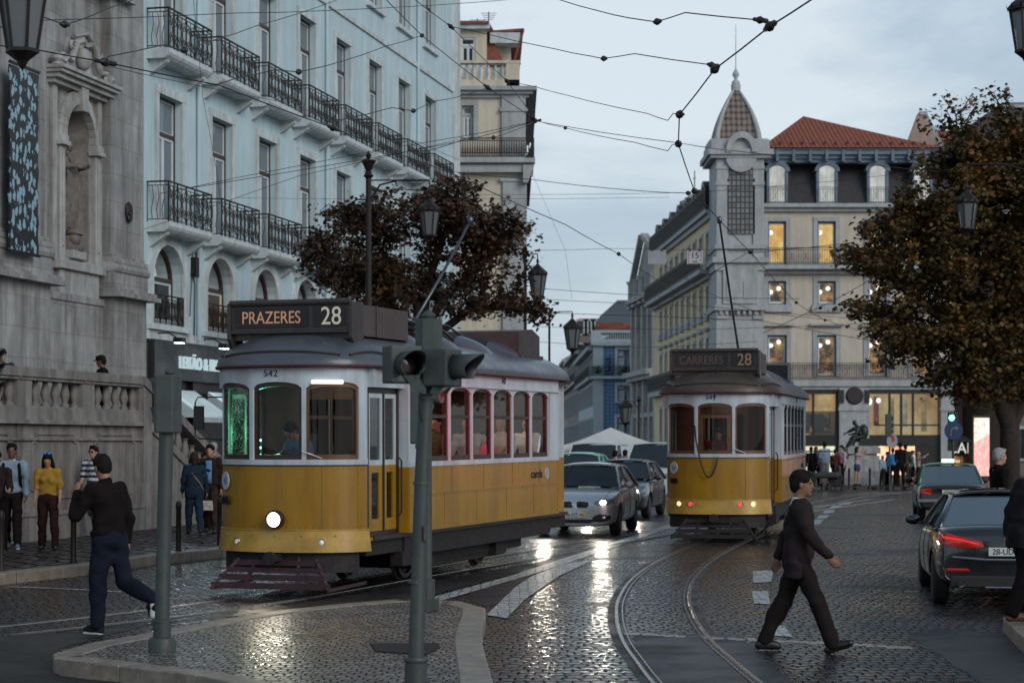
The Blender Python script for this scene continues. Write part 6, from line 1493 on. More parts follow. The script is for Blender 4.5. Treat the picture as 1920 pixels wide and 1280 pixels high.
def person(label, loc, rz, H=1.75, h=.014, pose=None, top=BLK, bottom=BLK, shoes=SHOE, skin=SKIN, hair=HAIRD, hairlen=0, build=1.0, sleeves=1, jacket=False, skirt=None, shorts=False,
           group=None, lean=0, headrot=(0,0), sit=False, collar=None, female=False, cat='person', extra=None, bag=None, bust=False, cap=None, sole=False, statue=None):
    p = dict(legL=(4,3), kneeL=4, legR=(-4,3), kneeR=4, armL=(0,8), foreL=(12,4), armR=(0,8), foreR=(12,4), handL=None, handR=None, footL=0, footR=0, twist=0)
    p.update(pose or {})
    s = H/1.75; b = build
    Q = Thing('person' if not statue else 'statue', label, cat, loc, rz, group)
    hip = np.array([0,0,.93]); Rl = rotx(R(lean)) if lean else np.eye(3)     # lean > 0 : forward (towards -y)
    def T3(v): return hip+Rl@(np.array(v)-hip)
    sw = .185 if not female else .165
    neck = T3((0,.01,1.47)); 
    hr = Rl@rotz_(R(headrot[0]))@rotx(R(headrot[1]))
    headc = neck+Rl@np.array([0,-.012,.075])+hr@np.array([0,-.015,.085])
    def Hd(v): return headc+hr@np.array(v)
    sh = {1:T3((sw,0,1.40)), -1:T3((-sw,0,1.40))}
    body = []; topc = []; bot = []; shoeL = {}
    k = .03
    # torso
    body += [('e', T3((0,.0,1.27)), (.150*b,.098*b,.19), k, Rl), ('e', T3((0,.005,1.08)), (.135*b,.095*b,.16), k, Rl), ('e', (0,.005,.95), (.155*b,.105*b,.12), k)]
    body += [('c', sh[1], sh[-1], .058, .058, k), ('c', neck, Hd((0,.02,-.05)), .056, .052, .02)]
    # head: skull, jaw, nose, brow, ears, lips
    body += [('e', Hd((0,.012,.035)), (.074,.094,.098), .02, hr), ('e', Hd((0,-.022,-.035)), (.056,.066,.078), .03, hr), ('c', Hd((0,-.088,.020)), Hd((0,-.104,-.020)), .009, .013, .014),
             ('e', Hd((0,-.080,.028)), (.052,.014,.010), .012, hr), ('e', Hd((0,-.088,-.052)), (.024,.010,.009), .01, hr), ('e', Hd((0,-.070,-.088)), (.024,.022,.018), .015, hr)]
    for e in (-1,1): body += [('e', Hd((e*.077,.012,-.002)), (.009,.018,.030), .006, hr), ('e', Hd((e*.030,-.088,.012)), (.014,.008,.008), -1, hr)]
    ends = {}
    for sx, S_ in ((1,'L'),(-1,'R')):
        # legs
        hp = np.array([sx*.085,0,.90]); d1 = dvec(*p['leg'+S_], sx); kn = hp+d1*.43
        f2 = p['leg'+S_][0]-p['knee'+S_]; d2 = dvec(f2, p['leg'+S_][1]*.5, sx); an = kn+d2*.43
        fa = R(p['foot'+S_]); fd = np.array([sx*.12, -math.cos(fa), math.sin(fa)]); fd /= np.linalg.norm(fd)
        toe = an+fd*.15+np.array([0,0,-.045*math.cos(fa)])+np.array([0,-math.sin(fa)*.045,0]); heel = an-fd*.035+np.array([0,math.sin(fa)*.04,-.04*math.cos(fa)])
        if not bust:
            body += [('c', hp, kn, .078*b, .052*b, k), ('c', kn, kn+(an-kn)*.35, .052, .055, .02), ('c', kn+(an-kn)*.35, an, .055*b, .036, .02), ('c', heel, toe, .036, .028, .02)]
            if skirt is None:
                e2 = kn+(an-kn)*(.97 if not shorts else .12)
                if shorts: bot += [('c', hp, kn+(an-kn)*.08, .098*b, .082, .03)]
                else: bot += [('c', hp, kn, .097*b, .072*b, .035), ('c', kn, e2, .073*b, .060, .02)]
            sh_ = [('c', heel, toe, .042, .036, .015), ('e', (an+toe)/2+np.array([0,0,-.005]), (.040,.085,.045), .02), ('c', an+np.array([0,0,-.01]), (an+heel)/2, .044, .042, .015)]
            shoeL[S_] = (sh_, heel, toe)
        # arms
        a1 = Rl@dvec(*p['arm'+S_], sx); el = sh[sx]+a1*.285
        fo = p['fore'+S_]; a2 = np.array(fo, float) if len(fo) == 3 else Rl@dvec(p['arm'+S_][0]+fo[0], fo[1], sx); a2 /= np.linalg.norm(a2); wr = el+a2*.25
        body += [('c', sh[sx], el, .050*b, .040, k), ('c', el, wr, .040, .027, .02)]
        topc += [('c', sh[sx], el, .064*b, .052*b, .03)]
        if sleeves >= 1: topc += [('c', el, wr-a2*.015, .052*b, .038, .02)]
        elif sleeves > .5: topc += [('c', el, el+a2*.1, .05, .045, .02)]
        # hand: palm, four unequal bent fingers, thumb from the side of the palm
        ax = a2; side = np.cross(ax, np.array([1.0*sx,0,0])); side = side/(np.linalg.norm(side)+1e-9)
        fwd = side if side[1] < 0 else -side            # thumb side points forward
        nrm = np.cross(ax, fwd); nrm *= (1 if nrm[0]*sx < 0 else -1)   # palm towards the body
        curl = .55 if p['hand'+S_] is None else p['hand'+S_]
        pc = wr+ax*.05
        PR = np.array([fwd, nrm, ax]).T
        body.append(('e', pc, (.040,.017,.052), .012, PR))
        for q in range(4):
            off = fwd*(.030-.020*q); L1 = (.040,.045,.042,.032)[q]
            k0 = wr+ax*(.085-.006*abs(q-1))+off; a_ = curl*.6; dd = ax*math.cos(a_)+nrm*math.sin(a_); k1 = k0+dd*L1
            a_ = curl*1.6; dd = ax*math.cos(a_)+nrm*math.sin(a_); k2 = k1+dd*L1*.75
            body += [('c', k0-ax*.02, k1, .0105, .0095, .004), ('c', k1, k2, .0095, .0078, .003)]
        t0 = wr+ax*.03+fwd*.028; t1 = t0+(fwd*.6+ax*.8)*.035; t2 = t1+(ax*.95+nrm*.35)*.03
        body += [('c', t0, t1, .014, .011, .008), ('c', t1, t2, .011, .009, .004)]
        ends[S_] = (wr, ax, pc)
    # clothing volumes
    g_ = 1.0
    if jacket:
        topc += [('e', T3((0,.0,1.27)), (.178*b,.128*b,.21), .04, Rl), ('e', T3((0,.005,1.08)), (.165*b,.125*b,.2), .05, Rl), ('e', T3((0,.008,.93)), (.172*b,.132*b,.18), .05, Rl), ('c', sh[1], sh[-1], .076, .076, .05)]
        for q in (-1,1): topc.append(('c', T3((q*.07,.01,1.0)), T3((q*.095,.012,.76)), .095*b, .10*b, .05))
        if not statue: topc.append(('e', T3((0,0,.30)), (.6,.6,.475), -1, Rl))
    else:
        topc += [('e', T3((0,.0,1.27)), (.166*b,.114*b,.20), .03, Rl), ('e', T3((0,.005,1.08)), (.150*b,.110*b,.18), .04, Rl), ('e', T3((0,.006,.97)), (.164*b,.118*b,.09), .03, Rl), ('c', sh[1], sh[-1], .068, .068, .04)]
    if female: topc += [('e', T3((q*.07,-.085,1.26)), (.06,.055,.06), .03, Rl) for q in (-1,1)]
    topc.append(('c', neck-np.array([0,0,.05]), neck+Rl@np.array([0,.0,.0]), .075, .062, .02))
    bot += [('e', (0,.006,.94), (.162*b,.116*b,.12), .03), ('e', (0,.02,.88), (.15*b,.112*b,.09), .03)]
    if skirt: 
        bot += [('e', (0,.0,.80), (.19,.15,.22), .05)]
    # ground the figure
    allp = [x for S_ in shoeL for x in shoeL[S_][0]]
    zmin = min([min(q[1][2],q[2][2])-.038 for q in allp if q[0] == 'c'] or [0]) if not bust else 0
    if sit or bust: zmin = 0
    M_ = Matrix.Translation((0,0,-zmin*s)) @ Matrix.Scale(s,4)
    def mk(pr, nm, m, par=None, noise=None, hh=None):
        pr = [(*((q[0],)+tuple(q[1:])),) for q in pr]
        me = sdf_mesh(pr, hh or h, noise, nm); me.transform(M_); me.materials.append(m)
        o = bpy.data.objects.new(nm, me); C.objects.link(o); o.parent = par or Q.o; return o
    bd = mk(body, 'body', statue or skin, hh=h*.8 if h < .012 else h)
    if statue:
        if top is not None: mk(topc, 'robe', statue, bd, (.012,22,3)); mk(bot, 'robe_skirt', statue, bd, (.015,18,5))
        return Q, headc, ends, M_
    sd = hash(label) % 97 if False else sum(map(ord,label)) % 97
    tp = mk(topc, 'jacket' if jacket else 'shirt', top, bd, (.010 if h < .013 else .007,30,sd))
    if not bust: mk(bot, 'trousers' if not skirt and not shorts else ('skirt' if skirt else 'shorts'), bottom, bd, (.009 if h < .013 else .006,26,sd+1))
    if not bust:
        for S_ in shoeL:
            o = mk(shoeL[S_][0], 'shoe', shoes, bd)
            if sole:
                he, to = shoeL[S_][1], shoeL[S_][2]; d = np.array([0,0,-.028]); 
                fa = R(p['foot'+S_]); d = np.array([0, -math.sin(fa)*.028, -.028*math.cos(fa)])
                mm_ = mk([('c', he+d, to+d, .030, .030, .01), ('c', he+d*1.0+np.array([.012,0,0]), to+d+np.array([.012,0,0]), .026, .026, .01)], 'sole', SOLE, o)
    # hair
    hs = [('e', Hd((0,.022,.058)), (.084,.100,.090), .01, hr), ('e', Hd((0,.058,.005)), (.074,.062,.085), .02, hr), ('e', Hd((0,-.055,.105)), (.055,.04,.032), .02, hr), ('e', Hd((0,-.085,-.02)), (.075,.05,.092), -1, hr)]
    if hairlen: 
        hs += [('c', Hd((0,.06,0)), Hd((0,.075,-.06-hairlen)), .075, .06, .03), ('c', Hd((.07,.01,.02)), Hd((.095,.01,-.05-hairlen)), .03, .04, .03), ('c', Hd((-.07,.01,.02)), Hd((-.095,.01,-.05-hairlen)), .03, .04, .03)]
        hs.append(('e', Hd((0,-.09,-.02)), (.05,.05,.08), -1, hr))
    if hair: mk(hs, 'hair', hair, bd, (.004,60,sd))
    if cap: 
        c_ = [('e', Hd((0,.012,.062)), (.095,.112,.062), .01, hr), ('e', Hd((0,-.105,.055)), (.062,.055,.012), .012, hr), ('e', Hd((0,0,-.04)), (.3,.3,.075), -1, hr)]
        mk(c_, 'cap', cap, bd)
    if h < .012:        # eyes
        em = MB()
        for e in (-1,1):
            c_ = Hd((e*.031,-.080,.012)); em.ell(tuple(c_), (.010,.006,.005), 8, 6)
        em.xf = None; me = em.mesh('eyes'); me.transform(M_); me.materials.append(mat('dark_eye', (.02,.015,.012), .2)); o = bpy.data.objects.new('eyes', me); C.objects.link(o); o.parent = bd
    if collar:
        mk([('c', neck+Rl@np.array([0,.01,-.045]), neck+Rl@np.array([0,.006,-.002]), .078, .066, .01)], 'collar', collar, tp)
        for S_ in ends:
            if jacket: wr, ax, pc = ends[S_]; mk([('c', wr-ax*.03, wr-ax*.002, .036, .034, .004)], 'cuff', collar, tp)
    return Q, headc, ends, M_
# --- man in the dark suit striding across the tracks (walks to the right)
a = gp(1447,1222)
P1_, hc, en, MM = person('man in a dark brown suit with white collar striding across the cobbles to the right', (a.x+.25,a.y,0), R(90)-R(8), 1.74, .0085,
    dict(legL=(-19,2), kneeL=9, footL=-2, legR=(25,2), kneeR=4, footR=24, armL=(-24,10), foreL=(6,4), armR=(24,12), foreR=(20,2)), top=cloth('suit_brown', (.026,.019,.019), .85), bottom=cloth('suit_trousers', (.017,.012,.012), .85), jacket=True, collar=WHITE, skin=mat('tanned_skin', (.24,.115,.07), .5, var=.08, vs=20), lean=2, build=1.05, headrot=(0,0))
m = MB()      # shirt front, tie and lapels of the suit
for q in (-1,1): m.mi = 1; m.add([MM@Vector(v) for v in ((q*.012,-.150,1.02),(q*.055,-.140,1.28),(q*.075,-.085,1.455),(q*.035,-.105,1.44),(q*.010,-.148,1.15))],[(0,1,2,3,4)])
m.mi = 0; m.add([MM@Vector(v) for v in ((-.035,-.108,1.44),(.035,-.108,1.44),(.010,-.146,1.14),(-.010,-.146,1.14))],[(0,1,2,3)])
m.mi = 1; m.add([MM@Vector(v) for v in ((-.014,-.114,1.43),(.014,-.114,1.43),(.018,-.140,1.2),(0,-.150,1.14),(-.018,-.140,1.2))],[(0,1,2,3,4)])
o_ = P1_.part('shirt_front', m, [WHITE, cloth('dark_tie', (.02,.014,.016), .6)]); md_ = o_.modifiers.new('t','SOLIDIFY'); md_.thickness = .008
# --- young man in a black sweater, seen from behind, phone at his ear
a = gp(183,1188)
P2_, hc2, en2, MM2 = person('young man in a black sweater seen from behind, one hand at his face', (a.x+.12,a.y,0), R(-128), 1.83, .0085,
    dict(legL=(6,2), kneeL=6, legR=(-16,3), kneeR=52, footR=-58, footL=0, armR=(-4,12), foreR=(14,2), armL=(30,22), foreL=(-.30,-.30,.90), handL=1.2), build=1.14, top=BLK, bottom=NAVY, shoes=cloth('black_canvas', (.02,.018,.018)), sole=True, skin=mat('shaded_skin', (.30,.15,.09), .5, var=.08, vs=20), lean=6, headrot=(-10,16))  # skin colour darkened to stand in for shade
# --- old man at the right edge
a = gp(1902,1168,.14)
P3_, *_ = person('grey haired man in a flat tweed cap and dark coat stepping onto the right kerb', (a.x+.12,a.y,.14), R(110), 1.70, .010,
    dict(legL=(10,2), kneeL=12, legR=(-12,3), kneeR=10, armL=(-18,8), foreL=(24,4), armR=(8,10), foreR=(20,4)), top=cloth('charcoal_coat', (.020,.018,.020)), bottom=BLK, hair=HAIRG, jacket=True, collar=WHITE, build=1.12, lean=9, shoes=mat('brown_leather', (.11,.045,.03), .45), cap=cloth('tweed', (.26,.255,.25), .9, 60), headrot=(-12,6))
# --- on the left pavement
Z = .15
def at(px, py, z=Z): v = gp(px,py,z); return (v.x, v.y, z)
STRIPE = bpy.data.materials.new('striped_jersey'); STRIPE.use_nodes = True; T = NT(STRIPE); w_ = T.new('ShaderNodeTexWave'); w_.bands_direction = 'Z'; w_.inputs['Scale'].default_value = 2.9; T.ln(T.coord(), w_.inputs['Vector'])
T.ln(T.ramp(w_.outputs['Fac'], [(.48,(.02,.025,.06)),(.52,(.5,.52,.55))]), T.n['Principled BSDF'].inputs['Base Color'])
Pa, hca, ena, Ma = person('bearded man in a pale blue shirt with backpack straps walking on the left pavement', at(22,1030), R(8), 1.80, .012, dict(legL=(12,2), kneeL=3, footL=8, legR=(-14,2), kneeR=14, armL=(6,12), foreL=(22,2), armR=(-6,8)), top=PBLUE, bottom=cloth('dark_trousers', (.016,.011,.011)), collar=WHITE, skin=SKIND, sole=True, shoes=mat('blue_sneaker', (.12,.2,.3), .6))
def strap(Q, M_, m_=BLK, back=True):
    s_ = MB()
    for e in (-1,1): s_.tube([M_@Vector(v) for v in ((e*.13,.13,1.38),(e*.125,.02,1.475),(e*.13,-.10,1.40),(e*.145,-.125,1.25),(e*.155,-.08,1.08),(e*.15,.08,1.0))], .026, 6)
    c_ = M_@Vector((0,.2,1.2)); s_.ell(tuple(c_), (.16,.11,.24), 14, 10); Q.part('backpack', s_, m_, smooth=True)
strap(Pa, Ma)
Pb, hcb, enb, Mb = person('woman in a mustard top with blue mirrored sunglasses on her dark curly hair', at(90,1031), R(3), 1.64, .012, dict(legL=(9,5), kneeL=5, legR=(-5,4), kneeR=8, armL=(4,12), foreL=(20,2), armR=(0,10)), top=cloth('mustard_cloth', (.42,.24,.04)), bottom=cloth('wine_trousers', (.035,.014,.014)), sleeves=0, female=True, hair=HAIRD, hairlen=.16, headrot=(0,26), build=1.05, shoes=SHOE)
g_ = MB()
for e in (-1,1): g_.ell(tuple(Mb@Vector(hcb+np.array([e*.034,-.085,.125]))), (.030,.014,.022), 12, 8)
g_.tube([Mb@Vector(hcb+np.array([-.03,-.092,.13])), Mb@Vector(hcb+np.array([.03,-.092,.13]))], .006, 5); Pb.part('sunglasses', g_, mat('blue_mirror_lens', (.03,.3,.9), .08, .8, var=.1, emit=None), smooth=True)
Pc, hcc, enc, Mc = person('man in a striped navy and white T-shirt with glasses, behind the man in black', at(176,1006), R(-20), 1.74, .012, dict(legL=(8,2), kneeL=2, footL=20, legR=(-12,2), kneeR=10, armR=(6,10), foreR=(30,4)), top=STRIPE, bottom=cloth('grey_shorts', (.12,.11,.11)), shorts=True, sleeves=0, shoes=mat('grey_sneaker', (.14,.14,.15), .6), sole=True)
gs = MB()
for e in (-1,1): gs.lathe([(.020,-.002),(.025,-.002),(.025,.004),(.020,.004),(.020,-.002)], tuple(Mc@Vector(hcc+np.array([e*.031,-.098,.012]))), 12, 'Y')
Pc.part('glasses', gs, BLACKP)
Pd, hcd, end_, Md = person('woman in a denim jacket and jeans seen from behind carrying a small white bag', at(364,1000), R(192), 1.62, .012, dict(legL=(10,3), kneeL=2, legR=(-8,3), kneeR=14, armL=(4,14), foreL=(14,4), armR=(2,18), foreR=(10,6)), top=cloth('denim_blue', (.018,.030,.048)), bottom=cloth('blue_jeans', (.018,.032,.06)), female=True, hair=HAIRB, hairlen=.04, build=1.12, jacket=True)
st_ = MB(); st_.tube([Md@Vector(v) for v in ((.17,.0,1.45),(.05,.145,1.3),(-.12,.15,1.08),(-.19,.1,.95))], .012, 5); Pd.part('shoulder_strap', st_, mat('tan_strap', (.3,.22,.15), .6))
w_, ax_, pc_ = end_['R']; bg = Thing('handbag', 'small white patterned bag hanging from the hand of the woman in denim', 'handbag', tuple(Pd.M@(Md@Vector(pc_+np.array([0,0,-.36])))), R(192))
m = MB(); m.prism([(-.13,0),(.13,0),(.11,.2),(-.11,.2)], -.04, .04, 'Y'); bg.part('bag_body', m, mat('patterned_white_bag', (.45,.42,.38), .6, var=.5, vs=14), bevel=.01); m = MB(); m.tube([(-.08,0,.2),(-.05,0,.32),(0,0,.36),(.05,0,.32),(.08,0,.2)], .008, 5); bg.part('bag_handle', m, SHOE)
Pe, hce, ene, Me_ = person('bearded man in an open dark jacket over a blue shirt beside the tram front', at(394,999), R(-5), 1.76, .012, dict(legL=(6,2), legR=(-8,2), kneeR=8), top=cloth('open_dark_jacket', (.028,.018,.017)), bottom=cloth('brown_trousers', (.05,.03,.022)), jacket=True)
sf_ = MB(); G = [[Me_@Vector((x,-.128-.012*math.cos(x*14)-(.02 if z < 1.15 else 0),z)) for z in (.98,1.1,1.25,1.38,1.44)] for x in (-.065,-.03,0,.03,.065)]; sf_.grid(G); o = Pe.part('shirt_front', sf_, cloth('sky_blue_shirt', (.13,.28,.50)), smooth=True); md_ = o.modifiers.new('t','SOLIDIFY'); md_.thickness = .01
person('grey haired man mostly hidden behind the bearded man in the dark jacket', at(400,992), R(170), 1.80, .016, top=cloth('tan_coat', (.14,.10,.08)), bottom=BLK, hair=HAIRG)
person('person in dark clothes cut off by the left edge of the picture', at(-6,1040), R(10), 1.66, .014, dict(armL=(20,10), foreL=(60,2)), top=cloth('dark_brown_coat', (.03,.02,.018)), bottom=BLK)
# --- on the terrace
v = wp(192,700,43.0); person('man in a black baseball cap looking over the terrace balustrade', (v.x,v.y,2.1), R(-60), 1.70, .014, dict(armL=(30,10), armR=(30,10)), top=BLK, bottom=BLK, cap=BLK, skin=SKIND, headrot=(-35,12))
v = wp(4,690,39.6); person('person in a dark blue hood at the left end of the terrace', (v.x,v.y,2.1), R(20), 1.68, .014, top=cloth('dark_blue_hood', (.02,.03,.05)), bottom=BLK, cap=cloth('dark_blue_hood', (.02,.03,.05)))
# --- tram crew and passengers
def ride(T_, label, loc, rz, **k):
    p_ = T_.M@Vector(loc); person(label, tuple(p_), rz+T_.o.rotation_euler.z, h=.014, **k)
SITP = dict(legL=(85,6), kneeL=85, legR=(85,6), kneeR=85, armL=(25,8), foreL=(50,2), armR=(25,8), foreR=(50,2))
ride(T1, 'tram driver in a blue shirt leaning over the controls of tram 542', (.16,.10,.62), R(-28), H=1.68, top=cloth('driver_blue', (.09,.20,.38)), bottom=NAVY, lean=24, headrot=(0,15), build=1.18, pose=dict(armL=(30,25), foreL=(20,10), armR=(42,30), foreR=(30,10)))
for lab, y, x, tc, kw in (('white haired passenger in a pale patterned shirt at the first side window of tram 542', 2.35, .80, cloth('patterned_pale', (.34,.36,.36), .8, 40), dict(hair=HAIRG)),
        ('passenger in olive clothes at the second side window of tram 542', 3.25, .78, cloth('olive_cloth', (.12,.11,.07)), {}),
        ('man in a grey T-shirt with a wristwatch at the third side window of tram 542', 4.30, .88, cloth('grey_tshirt', (.33,.32,.36)), dict(sleeves=0)),
        ('girl in a pink top at the fourth side window of tram 542', 5.05, .90, cloth('pink_cloth', (.80,.10,.20)), dict(hairlen=.12, female=True, sleeves=0, H=1.45)),
        ('bald passenger in a beige shirt at the fifth side window of tram 542', 6.05, .82, cloth('beige_cloth', (.50,.42,.36)), dict(hair=None)),
        ('passenger in a white shirt leaning at the last side window of tram 542', 7.15, .90, WHITE, dict(sleeves=0))):
    kw = dict(kw); Hh = kw.pop('H', 1.68)
    ride(T1, lab, (x,y,.70), R(-8), H=Hh, top=tc, bottom=BLK, sit=True, pose=SITP, skin=SKIN, **kw)
ride(T2, 'person in a red shirt holding the window rail with both raised arms inside tram 549', (0,.05,.62), 0, H=1.62, top=cloth('dark_red_cloth', (.16,.02,.02)), bottom=cloth('blue_jeans', (.018,.032,.06)), pose=dict(armL=(120,35), foreL=(20,10), armR=(120,35), foreR=(20,10)), sleeves=0, headrot=(0,10))
# --- crowd around the monument
FAR = [
 (1521,1,'person with a dark coat at the left end of the crowd by the square',BLK,BLK,{},1.66,R(160)),
 (1530,3,'woman with long dark hair and a blue bag strap beside the tuk-tuk',cloth('royal_blue', (.06,.16,.36)),BLK,dict(hairlen=.2,female=True),1.66,R(20)),
 (1546,2,'broad man in a pale blue T-shirt standing behind the tuk-tuk wheel',PBLUE,cloth('stone_shorts', (.3,.31,.32)),dict(shorts=True,sleeves=0,build=1.25),1.86,R(200)),
 (1566,0,'person in a dark red top between the blue T-shirt and the pink shirt',cloth('dark_red_cloth', (.16,.02,.02)),BLK,dict(),1.55,R(150)),
 (1578,0,'man in a pink shirt and black trousers left of the monument',cloth('pale_pink', (.5,.36,.42)),BLK,dict(build=1.05),1.72,R(-60)),
 (1607,0,'woman in a pink sleeveless top and denim skirt taking a photograph before the monument',cloth('dusty_pink', (.42,.30,.34)),cloth('denim_skirt', (.04,.06,.12)),dict(skirt=True,female=True,hairlen=.12,sleeves=0,hair=HAIRB,pose=dict(armL=(85,-20),foreL=(60,-25),armR=(80,-20),foreR=(60,-25))),1.66,R(70)),
 (1655,0,'child in a pale top right of the monument steps',PBLUE,BLK,dict(hair=HAIRB),1.28,R(30)),
 (1664,1,'person in dark clothes beside the round sign post',BLK,BLK,dict(),1.45,R(80)),
 (1674,0,'person in a bright blue jacket under the signal post',cloth('bright_blue', (.03,.22,.5)),BLK,dict(),1.6,R(170)),
 (1681,1,'child in a magenta jacket in the dark group',cloth('magenta_cloth', (.5,.03,.16)),NAVY,dict(),1.35,R(30)),
 (1688,0,'tallest man in dark clothes in the group right of the monument',BLK,BLK,dict(),1.84,R(200)),
 (1698,1,'man in an olive jacket at the right of the dark group',cloth('olive_jacket', (.07,.06,.045)),cloth('olive_trousers', (.06,.05,.04)),dict(),1.76,R(150)),
 (1711,2,'pedestrian in a white shirt and black shorts near the taxi',WHITE,BLK,dict(shorts=True),1.5,R(100)),
 (1722,2,'person in a tan top raising a hand beside the white shirt',cloth('tan_cloth', (.35,.27,.2)),BLK,dict(pose=dict(armR=(100,20),foreR=(30,0)),hair=None),1.45,R(80)),
]
for px, dy, lab, tc, bc, kw, Hh, rz in FAR:
    Yp = 88.6+dy*.5; person(lab, ((px-CX)/F*Yp, Yp, .12), rz, H=Hh, h=.028, top=tc, bottom=bc, **kw)
# people by the taxi and cafe, and people around the tents
v = gp(1865,965,.14); person('man with dark hair and dark clothes beside the green roofed taxi', (v.x, 45, .14), R(60), 1.74, .016, top=BLK, bottom=BLK, skin=SKIND)
v = wp(1910,900,30); person('person with grey hair in a pale scarf behind the man in the tweed cap', (v.x-.05, 31, .14), R(100), 1.72, .016, top=BLK, bottom=BLK, hair=HAIRG, collar=WHITE)
for px, Y, lab, tc in ((1153,62,'person in a black coat standing between the white van and the tents',BLK),(1172,66,'person in a blue shirt under the tents',cloth('royal_blue', (.06,.16,.36)))):
    person(lab, ((px-CX)/F*Y, Y, 0), R(170), 1.72, .024, top=tc, bottom=BLK)
# --- statues
STN = mat('weathered_statue_stone', (.17,.15,.135), .85, var=.35, vs=6, dirt=(.05,.04,.035), damt=.7)
o_ = Ch.M@Vector((nc+.02,.28,6.55))
Sq, shc, sen, SM = person('bearded robed stone saint standing in the wall niche of the church', tuple(o_), angle_of(UL), 2.15, .02, dict(legL=(2,4), legR=(14,4), kneeR=22, armL=(30,16), foreL=(60,-25), armR=(18,20), foreR=(70,-30)), statue=STN, cat='statue', headrot=(25,8), build=1.18)
m = MB(); m.lathe([(.42,-.38),(.45,-.3),(.36,-.25),(.34,-.05),(.42,0)], (0,0,0), 14); m.ell((-.05,-.25,-.12),(.2,.16,.16)); Sq.part('pedestal', m, STN, smooth=40)
m = MB(); m.ell(tuple(SM@Vector(shc+np.array([.03,-.07,-.10]))), (.09,.07,.12)); 
for k in range(7): 
    x = -.26+.085*k; m.tube([SM@Vector((x,-.12,1.35-.03*k)),SM@Vector((x*.9+.06,-.17,1.0)),SM@Vector((x*1.05-.04,-.15,.55)),SM@Vector((x*1.15,-.10,.08))],[.035,.05,.055,.04],7)
m.tube([SM@Vector((-.2,-.12,1.42)),SM@Vector((.0,-.18,1.2)),SM@Vector((.2,-.15,1.0)),SM@Vector((.28,-.05,.85))],[.05,.07,.07,.05],8)
Sq.part('drapery', m, STN, smooth=60)
YS = 92.0; sS = F/YS; bx_ = (1613-CX)/sS
Mo = Thing('monument_plinth', 'stepped pale stone plinth of the seated bronze poet', 'plinth', (bx_,YS,.12), 0)
m = MB(); m.box(-1.15,1.5,-1.1,1.1,0,.32); m.box(-.95,1.25,-.9,.9,.32,.62); m.box(-.75,.95,-.65,.65,.62,1.15); 
Mo.part('steps', m, STONE2)
m = MB(); m.box(-.62,.78,-.55,.55,1.15,1.3); m.box(-.52,.68,-.48,.48,1.3,1.30+(CH+(HY-850)/sS-.12)-1.30); zt_ = CH+(HY-838)/sS-.12; m.box(-.66,.82,-.6,.6,CH+(HY-850)/sS-.12,zt_); m.box(-.58,.74,-.52,.52,zt_-.02,zt_+.06); Mo.part('die', m, STONE2)
BRZ = mat('bronze_patina', (.035,.042,.035), .45, .5, var=.4, vs=5)
Sp, *_r = person('seated bronze poet stretching one arm to the left on his plinth', (bx_+.05,YS,.12+zt_-.46), R(-90), 1.75, .02, dict(legL=(70,8), kneeL=72, legR=(78,10), kneeR=90, armL=(40,20), foreL=(60,0), armR=(82,10), foreR=(6,4)), statue=BRZ, cat='statue', lean=24, sit=True, build=1.3, headrot=(0,5))
m = MB()
for k in range(8):
    x = -.3+.085*k; m.tube([(x*.8,.08,.95),(x*1.0,-.35,.9),(x*1.2,-.52,.6),(x*1.35,-.6+.04*(k%2),.44)],[.09,.1,.09,.08],7)
m.box(-.3,.3,-.1,.4,.44,.86); m.ell((0,.1,1.15),(.27,.22,.36)); Sp.part('habit', m, BRZ, smooth=60)
